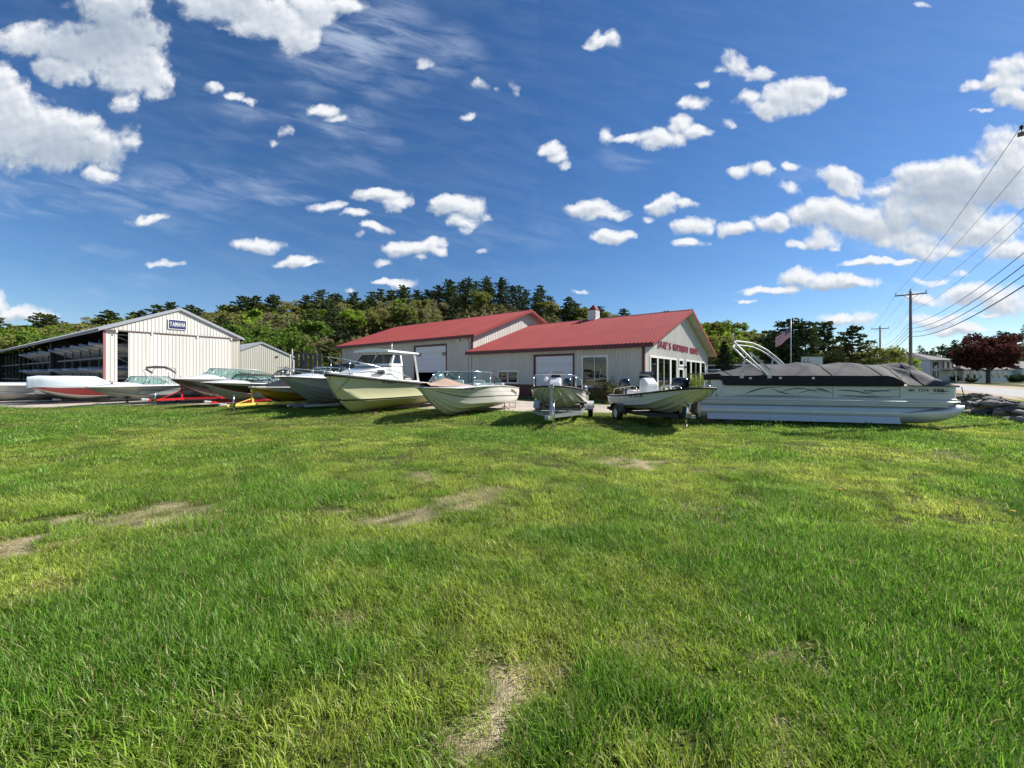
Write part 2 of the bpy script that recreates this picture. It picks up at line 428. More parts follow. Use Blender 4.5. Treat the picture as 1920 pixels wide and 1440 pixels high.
CONC = mat('concrete', (.42, .40, .36), .9, 0, .2, 4, bump=.3)
GLASS = glassmat('window_glass', (.26, .29, .29), .03)
BGLASS = glassmat('windscreen_glass', (.60, .77, .75), .0)
DKGLASS = glassmat('smoked_glass', (.16, .17, .19), .10)
GEL = mat('gelcoat_white', (.70, .70, .68), .18, 0, .05, 2.5, coat=.6)
GELC = mat('gelcoat_cream', (.72, .71, .65), .2, 0, .06, 2.5, coat=.6)
GELG = mat('gelcoat_grey', (.40, .41, .38), .25, 0, .08, 2.5, coat=.5)
GELDG = mat('gelcoat_dark_grey', (.085, .080, .078), .2, 0, .08, 2.5, coat=.5)
BLACKG = mat('gelcoat_black', (.012, .012, .016), .12, 0, .1, 2.5, coat=.6)
REDG = mat('gelcoat_red', (.42, .015, .025), .15, 0, .1, 2.5, coat=.6)
GOLDG = mat('gelcoat_gold', (.42, .25, .02), .15, 0, .1, 2.5, coat=.6)
PALEY = mat('gelcoat_pale_yellow', (.70, .68, .42), .22, 0, .05, 2.0, coat=.5)
BOTT = mat('bottom_paint_yellow', (.56, .54, .30), .45, 0, .1, 2.0)
RUBBER = mat('black_rubber', (.015, .015, .016), .6, 0, .2, 8)
ALU = mat('aluminium', (.70, .70, .69), .42, .40, .08, 2.0)
ALUP = mat('aluminium_painted', (.60, .61, .60), .4, .15, .06, 2.0, coat=.2)
CHROME = mat('stainless', (.72, .73, .74), .16, 1.0, .05, 3)
GALV = mat('galvanised_steel', (.40, .42, .43), .45, .6, .2, 6)
BLKSTEEL = mat('black_steel', (.03, .03, .033), .5, .2, .2, 6)
REDSTEEL = mat('red_steel', (.52, .02, .025), .35, 0, .12, 4, coat=.3)
YELSTEEL = mat('yellow_steel', (.72, .56, .10), .4, 0, .12, 4, coat=.2)
CANVG = mat('canvas_grey', (.045, .047, .053), .85, 0, .15, 3, bump=.5, bscale=9)
CANVK = mat('canvas_black', (.012, .013, .018), .8, 0, .2, 3, bump=.3, bscale=9)
CANVW = mat('canvas_pale_blue', (.60, .67, .72), .75, 0, .08, 2, bump=.4, bscale=6)
CANVT = mat('canvas_tan', (.38, .27, .20), .85, 0, .12, 3, bump=.3)
TAUPE = mat('canvas_taupe', (.20, .15, .145), .85, 0, .12, 3)
WOOD = mat('weathered_wood', (.22, .15, .10), .85, 0, .3, 6, bump=.4, streak=True)
POLEW = mat('pole_wood', (.24, .20, .17), .85, 0, .3, 5, bump=.4, streak=True)
CABLE = mat('cable_black', (.02, .02, .022), .6)
VINYLW = mat('vinyl_white', (.70, .69, .66), .5, 0, .08, 6)
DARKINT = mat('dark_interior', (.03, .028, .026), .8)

# glyphs of the built-in font
GL = {}
def glyph(ch):
    if ch in GL: return GL[ch]
    cu = bpy.data.curves.new('g', 'FONT'); cu.body = ch; cu.size = 1.0; cu.offset = .018; cu.resolution_u = 3
    o = bpy.data.objects.new('g', cu); COL.objects.link(o)
    bpy.context.view_layer.update()
    dg = bpy.context.evaluated_depsgraph_get()
    me = bpy.data.meshes.new_from_object(o.evaluated_get(dg))
    vs = [tuple(v.co) for v in me.vertices]; fs = [tuple(p.vertices) for p in me.polygons]
    bpy.data.objects.remove(o); bpy.data.curves.remove(cu); bpy.data.meshes.remove(me)
    xs = [v[0] for v in vs] or [0, .3]
    GL[ch] = (vs, fs, min(xs), max(xs)); return GL[ch]
def text_mb(mb, s, org, ux, uy, h, m=0, total=None, gap=.10, depth=0.0, sx=1.0):
    """flat lettering: org lower left, ux along, uy up, h cap height"""
    ux, uy, org = Vector(ux).normalized(), Vector(uy).normalized(), Vector(org)
    nz = ux.cross(uy); k = h / .70
    wid = []
    for c in s: wid.append(.32 if c == ' ' else glyph(c)[3] - glyph(c)[2] + gap)
    sc = sx * k if total is None else total / sum(wid)
    x = 0
    for c, w in zip(s, wid):
        if c != ' ':
            vs, fs, a_, b_ = glyph(c)
            P = [org + ux * ((v[0] - a_ + x) * sc) + uy * (v[1] * k) + nz * depth for v in vs]
            mb.add(P, fs, m)
            if depth:
                mb.add([p - nz * depth for p in P], fs, m)
        x += w
    return x * sc
# ------------------------------------------------------------------ walls, roofs
def ribbed(parent, name, O, Uv, Vv, Nv, u0, u1, top, bot, openings, mt, pitch=.2286, depth=.023, panel=.9144, rw=.042, back=.0):
    """ribbed metal sheets side by side; every sheet is a part of its own"""
    O, Uv, Vv, Nv = Vector(O), Vector(Uv), Vector(Vv), Vector(Nv)
    topf = top if callable(top) else (lambda u: top)
    npan = max(1, int(math.ceil((u1 - u0) / panel - .15)))
    flip = Uv.cross(Vv).dot(Nv) < 0
    for k in range(npan):
        a = u0 + k * panel; b = min(u1, a + panel) if k < npan - 1 else u1
        pts = [(a, 0.0)]
        c = a + pitch / 2
        while c < b - rw:
            pts += [(c - rw, 0), (c - rw * .5, depth), (c + rw * .5, depth), (c + rw, 0)]
            c += pitch
        pts.append((b, 0.0))
        brk = [q for (q0, q1, z0, z1) in openings for q in (q0, q1) if a < q < b]
        for q in brk:
            for i in range(len(pts) - 1):
                if pts[i][0] < q < pts[i + 1][0]:
                    t = (q - pts[i][0]) / (pts[i + 1][0] - pts[i][0])
                    pts.insert(i + 1, (q, pts[i][1] * (1 - t) + pts[i + 1][1] * t)); break
        pk = [p for p in getattr(topf, 'peaks', []) if a < p < b]
        for q in pk:
            for i in range(len(pts) - 1):
                if pts[i][0] < q < pts[i + 1][0]:
                    t = (q - pts[i][0]) / (pts[i + 1][0] - pts[i][0])
                    pts.insert(i + 1, (q, pts[i][1] * (1 - t) + pts[i + 1][1] * t)); break
        mb = MB(); prox = (k % 2) * .0025; lows = MB(); allcut = all(any(q0 <= (ua + ub) / 2 <= q1 and z0 > bot for (q0, q1, z0, z1) in openings) for (ua, _a), (ub, _b) in zip(pts[:-1], pts[1:]))
        for (ua, oa), (ub, ob) in zip(pts[:-1], pts[1:]):
            mid = (ua + ub) / 2
            segs = [[bot, None]]
            for (q0, q1, z0, z1) in sorted(openings, key=lambda o: o[2]):
                if q0 <= mid <= q1:
                    last = segs[-1]
                    if z0 <= last[0]: last[0] = max(last[0], z1)
                    else: last[1] = z0; segs.append([z1, None])
            for si, (s0, s1) in enumerate(segs):
                za, zb = (topf(ua), topf(ub)) if s1 is None else (min(s1, topf(ua)), min(s1, topf(ub)))
                if za <= s0 and zb <= s0: continue
                za, zb = max(za, s0), max(zb, s0)
                P = [O + Uv * u + Vv * z + Nv * (o_ + prox) for u, z, o_ in ((ua, s0, oa), (ub, s0, ob), (ub, zb, ob), (ua, za, oa))]
                (lows if allcut and si == 0 else mb).add(P, [(0, 1, 2, 3)[::-1] if flip else (0, 1, 2, 3)])
        if lows.v: lows.build(name, mt, parent)
        if mb.v: mb.build(name, mt, parent)
def gable_top(w, eave, rise):
    f = lambda u: eave + rise * (1 - abs(u - w / 2) / (w / 2))
    f.peaks = [w / 2]
    return f
def gable_roof(parent, w, y0, y1, eave, rise, oe, og, mt, trim, thick=.14, pitch=.2286, soffit=None, ogb=.4):
    """ridge runs along local y at x=w/2; oe eave overhang, og rake overhang at the y0 end"""
    sl = rise / (w / 2); ln = math.hypot(1, sl); hw = w / 2 + oe
    zr = eave + rise + thick
    for sgn in (-1, 1):
        O = Vector((w / 2 + sgn * .01, y0 - og, zr))
        Vd = Vector((sgn * 1, 0, -sl)) / ln
        Nn = Vector((sgn * sl, 0, 1)) / ln
        ribbed(parent, 'roof_panel', O, (0, 1, 0), Vd, Nn, 0, (y1 - y0) + og + ogb, hw * ln, 0.0, [], mt, pitch=pitch, depth=.034)
        # deck and soffit below the sheets
        mb = MB(); e_ = .008
        pts = [(w / 2, zr - e_ - .003), (w / 2 + sgn * hw, zr - sl * hw - e_ - .003), (w / 2 + sgn * hw, zr - sl * hw - thick), (w / 2, zr - thick)]
        mb.prism(pts, y0 - og + .02, y1 + ogb - .02, 'y')
        mb.build('soffit', soffit or SIDING, parent, fix=True)
        # eave fascia
        xe = w / 2 + sgn * (hw + .014); ze = zr - sl * hw
        MB().b2((xe - .012, y0 - og - .01, ze - thick - .10), (xe + .012, y1 + ogb + .01, ze - .012)).build('fascia', trim, parent)
        # rake trims
        for yy in (y0 - og, y1 + ogb):
            mb = MB()
            q = [(w / 2, zr + .035), (w / 2 + sgn * (hw + .02), zr - sl * hw + .030), (w / 2 + sgn * (hw + .02), zr - sl * hw - thick - .04), (w / 2, zr - thick - .04)]
            s_ = -1 if yy < y0 else 1
            mb.prism(q, yy + s_ * .004, yy + s_ * .035, 'y')
            mb.build('rake_trim', mt, parent, fix=True)
    mb = MB()
    mb.prism([(w / 2 - .22, zr - .22 * sl + .026), (w / 2, zr + .045), (w / 2 + .22, zr - .22 * sl + .026), (w / 2, zr + .028)], y0 - og - .04, y1 + ogb + .04, 'y')
    mb.build('ridge_cap', trim, parent, fix=True)
def window(parent, axis, u0, u1, z0, z1, off, frame_m, glass_m, mull=(), fw=.07, fd=.08, name='window', out=-1):
    """axis 'x': wall lies in plane y=off (u along x); axis 'y': wall in plane x=off. out = direction of outside"""
    def P(u, z, d): return (u, off + d * out, z) if axis == 'x' else (off + d * out, u, z)
    fr = MB()
    def bb(a, b, c, d, e0=-.05, e1=.045): 
        lo, hi = P(a, c, e0), P(b, d, e1)
        fr.b2([min(lo[i], hi[i]) for i in range(3)], [max(lo[i], hi[i]) for i in range(3)])
    bb(u0 - .02, u1 + .02, z1 - fw, z1 + .02); bb(u0 - .02, u1 + .02, z0 - .02, z0 + fw)
    bb(u0 - .02, u0 + fw, z0 + fw, z1 - fw); bb(u1 - fw, u1 + .02, z0 + fw, z1 - fw)
    o = fr.build(name, frame_m, parent)
    edges_ = [u0 + fw] + [x for m_ in mull for x in m_] + [u1 - fw]
    for i in range(0, len(edges_) - 1, 2):
        a, b = edges_[i], edges_[i + 1]
        g = MB(); lo, hi = P(a, z0 + fw, -.012), P(b, z1 - fw, -.004)
        g.b2([min(lo[j], hi[j]) for j in range(3)], [max(lo[j], hi[j]) for j in range(3)])
        g.build('pane', glass_m, o)
    for (a, b) in mull:
        fr2 = MB(); lo, hi = P(a, z0 + fw, -.05), P(b, z1 - fw, .04)
        fr2.b2([min(lo[j], hi[j]) for j in range(3)], [max(lo[j], hi[j]) for j in range(3)])
        fr2.build('mullion', frame_m, o)
    return o
def sections_door(parent, u0, u1, z0, z1, off, n, mt, lites=()):
    """sectional door in a wall x=off facing -x"""
    d = MB(); o = None; h = (z1 - z0) / n
    root = MB().b2((off + .10, u0, z0), (off + .13, u1, z1)).build('garage_door', mt, parent)
    for i in range(n):
        MB().b2((off + .055, u0 + .01, z0 + i * h + .012), (off + .098, u1 - .01, z0 + (i + 1) * h - .012)).build('door_panel', mt, root, bevel=.006)
    for (a, b, c, e_) in lites:
        MB().b2((off + .045, a, c), (off + .054, b, e_)).build('door_window', DARKGL, root)
    return root
DARKGL = mat('dark_pane', (.012, .013, .015), .08, 0, .1, 3, coat=.5)
def trimframe(parent, u0, u1, z0, z1, off, w, mt):
    mb = MB()
    mb.b2((off - .035, u0 - w, z0), (off + .05, u0, z1)); mb.b2((off - .035, u1, z0), (off + .05, u1 + w, z1))
    mb.b2((off - .038, u0 - w, z1), (off + .05, u1 + w, z1 + w))
    return mb.build('door_trim', mt, parent)

# ------------------------------------------------------------------ front shop
A0 = math.atan2(.790, .613)
shop = thing('shop_building', 'cream metal-sided shop with red roof, showroom windows and red lettering on its gable', 'shop', (7.37, 21.5, 0), A0)
W1, L1, E1, R1 = 16.9, 13.55, 3.26, 2.82
gop = [(1.0, 6.62, .55, 2.62), (7.05, 8.46, .0, 2.06), (7.15, 8.36, 2.14, 2.62), (9.1, 15.7, .55, 2.62)]
ribbed(shop, 'siding_panel', (0, 0, 0), (1, 0, 0), (0, 0, 1), (0, -1, 0), 0, W1, gable_top(W1, E1, R1), .05, gop, SIDING_W)
lop = [(8.76, 10.6, .915, 1.79), (4.37, 7.46, 0, 2.82), (2.16, 3.78, .81, 2.62)]
ribbed(shop, 'siding_panel', (0, 0, 0), (0, 1, 0), (0, 0, 1), (-1, 0, 0), 0, L1, E1, .84, lop, SIDING)
ribbed(shop, 'wainscot_panel', (0, 0, 0), (0, 1, 0), (0, 0, 1), (-1, 0, 0), 0, L1, .83, .03, lop, DKRED)
MB().b2((-.03, 0, .825), (.0, 4.26, .85)).build('wainscot_cap', DKRED, shop)
MB().b2((-.03, 7.57, .825), (0, L1, .85)).build('wainscot_cap', DKRED, shop)
for q in (((W1, 0, 0), (W1 + .02, L1, E1)), ):
    MB().b2(*q).build('rear_wall', SIDING, shop)
MB().b2((.02, .02, .0), (W1 - .02, L1 + 2, .06)).build('floor_slab', CONC, shop)
MB().b2((-.05, -.05, .03), (.09, .0, E1)).b2((-.05, 0, .03), (-.025, .09, E1)).build('corner_trim', DKRED, shop)
gable_roof(shop, W1, 0, L1, E1, R1, .40, .62, REDROOF, DKRED, ogb=-.02)
g1 = window(shop, 'x', 1.0, 6.62, .55, 2.62, 0, WHITE, GLASS, mull=[(2.28, 2.50), (3.62, 3.68), (4.95, 5.27)], fw=.10)
g2 = window(shop, 'x', 9.1, 15.7, .55, 2.62, 0, WHITE, GLASS, mull=[(10.46, 10.78), (12.2, 12.26), (13.7, 14.15)], fw=.10)
window(shop, 'x', 7.15, 8.36, 2.14, 2.62, 0, WHITE, GLASS, fw=.10, name='transom_window')
dr = MB().b2((7.07, -.03, .04), (7.25, .03, 2.03)).b2((8.26, -.03, .04), (8.44, .03, 2.03)).b2((7.25, -.03, 1.87), (8.26, .03, 2.03)).b2((7.25, -.03, .04), (8.26, .03, .5)).build('entrance_door', WHITE, shop)
MB().b2((7.25, -.005, .5), (8.26, .005, 1.87)).build('door_glass', GLASS, dr)
MB().b2((8.60, -.16, 2.0), (8.78, -.025, 2.14)).build('wall_lamp', BLKSTEEL, shop)
window(shop, 'y', 8.76, 10.6, .915, 1.79, 0, WHITE, GLASS, mull=[(9.64, 9.72)], fw=.07)
window(shop, 'y', 2.16, 3.78, .81, 2.62, 0, ALUP, GLASS, mull=[(2.95, 2.99)], fw=.045)
MB().b2((-.036, 2.10, 2.64), (.0, 3.84, 2.69)).b2((-.036, 2.10, .74), (0, 3.84, .79)).b2((-.036, 2.10, .79), (0, 2.14, 2.64)).b2((-.036, 3.80, .79), (0, 3.84, 2.64)).build('window_trim', WHITE, shop)
sections_door(shop, 4.47, 7.36, 0.02, 2.74, 0, 5, DOORW)
trimframe(shop, 4.47, 7.36, .0, 2.76, 0, .11, DKRED)
# downspouts at the left end
for yy, zt in ((L1 - .25, 3.2),):
    MB().tube([(-.38, yy, 3.22), (-.34, yy, 3.05), (-.08, yy, 2.8), (-.07, yy, .1)], .045, 8).build('downspout', WHITE, shop)
# raised letters, each a part
s_ = "DAVE'S MOTORBOAT SHOPPE"
x = 2.42; adv = 10.6 / len(s_)
for ch in s_:
    if ch != ' ':
        vs, fs, a_, b_ = glyph(ch)
        wch = max(b_ - a_, .1); ww = adv * (.86 if ch != "'" else .25); mb = MB(); k = .44 / .7; kx = ww / wch
        for dd in (0.0, -.02, -.04):
            mb.add([((v[0] - a_) * kx + x, -.03 + dd, 3.17 + v[1] * k) for v in vs], fs)
        mb.build('letter', DKRED if False else mat('letter_red', (.26, .012, .03), .4), shop)
    x += adv
# cupola on the ridge
cp = thing('roof_cupola', 'small white cupola with a pointed red cap astride the shop roof ridge', 'cupola', (0, 0, 0), 0)
zr = E1 + R1 + .14
base = shop.matrix_basis @ Vector((W1 / 2, 7.14, 0))
cp.location = (base.x, base.y, 0); cp.rotation_euler = (0, 0, A0)
c_ = .37
MB().b2((-c_, -c_, zr - .34), (c_, c_, zr + .16)).b2((-c_ - .02, -c_ - .02, zr + .16), (c_ + .02, c_ + .02, zr + .20)).b2((-c_, -c_, zr + .20), (c_, c_, zr + .72)).build('body', WHITE, cp)
r_ = c_ + .05
mb = MB(); z0 = zr + .725
ring = lambda r, z: [(-r, -r, z), (r, -r, z), (r, r, z), (-r, r, z)]
lv = [ring(r_, z0), ring(r_ * .70, z0 + .13), ring(r_ * .38, z0 + .30), ring(.02, z0 + .50)]
for a_, b_ in zip(lv[:-1], lv[1:]):
    mb.add(a_ + b_, [(i, (i + 1) % 4, 4 + (i + 1) % 4, 4 + i) for i in range(4)])
mb.add(lv[0], [(3, 2, 1, 0)])
mb.build('cap', REDROOF, cp)
for sx_, sy_ in ((0, -1), (-1, 0)):
    for i in range(5):
        z = zr + .28 + i * .08
        if sx_: MB().box((-c_ - .012, 0, z), (.02, .56, .03)).build('louver', WHITE, cp)
        else: MB().box((0, -c_ - .012, z), (.56, .02, .03)).build('louver', WHITE, cp)

# ------------------------------------------------------------------ rear workshop
wk = thing('workshop_building', 'larger cream workshop with red roof behind the shop, its white door half raised', 'workshop', (-3.11, 30.0, 0), A0)
W2, L2, E2, R2 = 14.6, 19.6, 4.62, 2.72
ribbed(wk, 'siding_panel', (0, 0, 0), (1, 0, 0), (0, 0, 1), (0, -1, 0), 0, W2, gable_top(W2, E2, R2), .05, [], SIDING_W)
wop = [(2.85, 7.15, 0, 4.06)]
ribbed(wk, 'siding_panel', (0, 0, 0), (0, 1, 0), (0, 0, 1), (-1, 0, 0), 0, L2, E2, .84, wop, SIDING)
ribbed(wk, 'wainscot_panel', (0, 0, 0), (0, 1, 0), (0, 0, 1), (-1, 0, 0), 0, L2, .83, .03, wop, DKRED)
MB().b2((W2, 0, 0), (W2 + .02, L2, E2)).build('rear_wall', SIDING, wk)
MB().prism([(0, 0), (W2, 0), (W2, E2), (W2 / 2, E2 + R2), (0, E2)], L2, L2 + .03, 'y').build('end_wall', SIDING, wk, fix=True)
MB().b2((.02, .02, 0), (W2 - .02, L2 - .02, .06)).build('floor_slab', CONC, wk)
MB().b2((-.05, L2 - .0, .03), (-.025, L2 + .09, E2)).build('corner_trim', DKRED, wk)
MB().b2((-.05, -.05, 3.0), (.09, .0, E2)).b2((-.05, 0, 3.0), (-.025, .09, E2)).build('corner_trim', DKRED, wk)
gable_roof(wk, W2, 0, L2, E2, R2, .45, .60, REDROOF, DKRED, ogb=.55)
sections_door(wk, 2.98, 7.02, 1.72, 3.96, 0, 4, DOORW, lites=[(3.05, 3.5, 3.1, 3.38), (6.2, 6.75, 3.1, 3.38)])
trimframe(wk, 2.98, 7.02, 0, 3.98, 0, .13, DKRED)
MB().tube([(-.42, .9, 4.55), (-.38, .9, 4.42), (-.08, .35, 4.15), (-.07, .35, .1)], .05, 8).build('downspout', WHITE, wk)
MB().b2((-.2, 1.3, 4.15), (-.0, 1.5, 4.32)).build('wall_lamp', WHITE, wk)

# ------------------------------------------------------------------ boat storage shed (left)
AS = math.atan2(.849, .528)
sh = thing('storage_shed', 'tall off-white boat storage shed with grey roof, sliding gable doors, open side', 'shed', (-29.7, 28.0, 0), AS)
WS, LS, ES, RS = 8.75, 60.0, 4.86, 2.0
sop = [(0, 9, 0, ES - .12)]
ribbed(sh, 'siding_panel', (0, 0, 0), (1, 0, 0), (0, 0, 1), (0, -1, 0), 0, WS, gable_top(WS, ES, RS), ES - .12, [], SIDING_W)
ribbed(sh, 'siding_panel', (0, 0, 0), (1, 0, 0), (0, 0, 1), (0, -1, 0), 0, .69, ES - .12, .05, [], SIDING_W)
ribbed(sh, 'siding_panel', (0, 0, 0), (1, 0, 0), (0, 0, 1), (0, -1, 0), 7.9, WS, ES - .12, .05, [], SIDING_T)
dd = MB().b2((1.26, -.13, .1), (7.95, -.10, ES - .2)).build('sliding_door', BROWNTRIM, sh)
ribbed(dd, 'door_panel', (0, -.135, 0), (1, 0, 0), (0, 0, 1), (0, -1, 0), 1.25, 7.96, ES - .14, .08, [], SIDING_W, depth=.022)
MB().b2((-.02, -.20, ES - .10), (WS, -.02, ES - .02)).build('door_track', BROWNTRIM, sh)
for xx in (.62, 2.6, 5.5, 8.0):
    MB().b2((xx - .05, -.22, ES - .24), (xx + .05, -.205, ES - .04)).build('track_bracket', WHITE, sh)
MB().b2((-.06, -.05, .05), (.05, 0.0, ES)).build('corner_post', mat('post_faded_red', (.30, .10, .11), .6), sh)
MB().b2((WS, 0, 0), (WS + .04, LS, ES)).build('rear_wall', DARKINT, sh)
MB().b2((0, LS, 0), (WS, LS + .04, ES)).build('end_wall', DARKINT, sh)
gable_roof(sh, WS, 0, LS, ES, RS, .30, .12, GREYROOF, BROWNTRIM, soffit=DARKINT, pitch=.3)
for i, yy in enumerate((0.12, 18.4, 36, 54)):
    MB().b2((.02, yy, 0), (.22, yy + .2, ES)).build('post', BLKSTEEL if i else BROWNTRIM, sh)
# plank wall between the two bays
for i in range(8):
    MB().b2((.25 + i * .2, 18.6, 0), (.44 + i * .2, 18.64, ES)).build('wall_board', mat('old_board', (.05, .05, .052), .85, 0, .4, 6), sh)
# racking inside: steel uprights and beams on the open side
rk = MB()
for yy in [1.0 + 2.9 * i for i in range(6)] + [20.0 + 2.9 * i for i in range(12)]:
    for xx in (.5, 3.2):
        rk.b2((xx, yy, 0), (xx + .09, yy + .09, 4.3))
    for zz in (.9, 2.75): rk.b2((.59, yy, zz), (3.2, yy + .08, zz + .1))
    rk.beam((.54, yy + .04, 1.1), (3.2, yy + .04, 2.6), .04, .04)
for zz in (.9, 2.75):
    rk.b2((.42, .8, zz), (.5, 18.2, zz + .13)); rk.b2((.42, 19.4, zz), (.5, 55, zz + .13))
rack = rk.build('boat_rack', mat('rack_steel', (.10, .105, .11), .55, .2), None, loc=(-29.7, 28, 0), rot=(0, 0, AS))
tag(rack, 'two-tier grey steel boat rack inside the open side of the storage shed', 'rack')
# beams seen through the gap in the gable doors
rk = MB()
for zz in (1.2, 2.05, 2.9, 3.75, 4.5): rk.b2((.5, .5, zz), (2.2, .58, zz + .07))
for xx in (.52, 1.9): rk.b2((xx, .42, 0), (xx + .08, .5, 4.7))
rk.beam((.55, .46, 2.95), (1.9, .46, 2.1), .03, .05); rk.beam((.55, .46, 4.5), (1.9, .46, 3.8), .03, .05)
tag(rk.build('rack_frame', mat('rack_pale', (.45, .44, .42), .5), None, loc=(-29.7, 28, 0), rot=(0, 0, AS)), 'pale braced rack frame standing just inside the gap of the sliding door', 'rack')
# the sign
sg = thing('gable_sign', 'navy sign with white capital letters high on the shed gable', 'sign', (0, 0, 0), AS)
sg.location = sh.matrix_basis @ Vector((4.2, -.05, 0))
MB().b2((-.60, -.04, 5.22), (.60, 0, 6.02)).build('board', WHITE, sg)
MB().b2((-.55, -.046, 5.27), (.55, -.041, 5.97)).build('panel', mat('sign_navy', (.015, .03, .11), .4), sg)
mb = MB(); text_mb(mb, 'YAMAHA', (-.50, -.050, 5.46), (1, 0, 0), (0, 0, 1), .36, 0, total=1.02)
mb.build('lettering', WHITE, sg)

# ------------------------------------------------------------------ small tan shed
AT = math.atan2(.8, .6)
ts = thing('tan_shed', 'low tan metal shed with grey roof tucked behind the tall storage shed', 'shed', (-33.0, 43.8, 0), AT)
WT, LT, ET, RT = 8.0, 14, 3.62, 1.75
ribbed(ts, 'siding_panel', (0, 0, 0), (1, 0, 0), (0, 0, 1), (0, -1, 0), 0, WT, gable_top(WT, ET, RT), .05, [], SIDING_T)
for q in (((0, 0, 0), (.02, LT, ET)), ((WT, 0, 0), (WT + .02, LT, ET))): MB().b2(*q).build('side_wall', SIDING_T, ts)
gable_roof(ts, WT, 0, LT, ET, RT, .15, .10, GREYROOF, SIDING, pitch=.3)
MB().b2((5.6, -.14, 3.75), (5.85, -.02, 3.9)).build('vent', BROWNTRIM, ts)
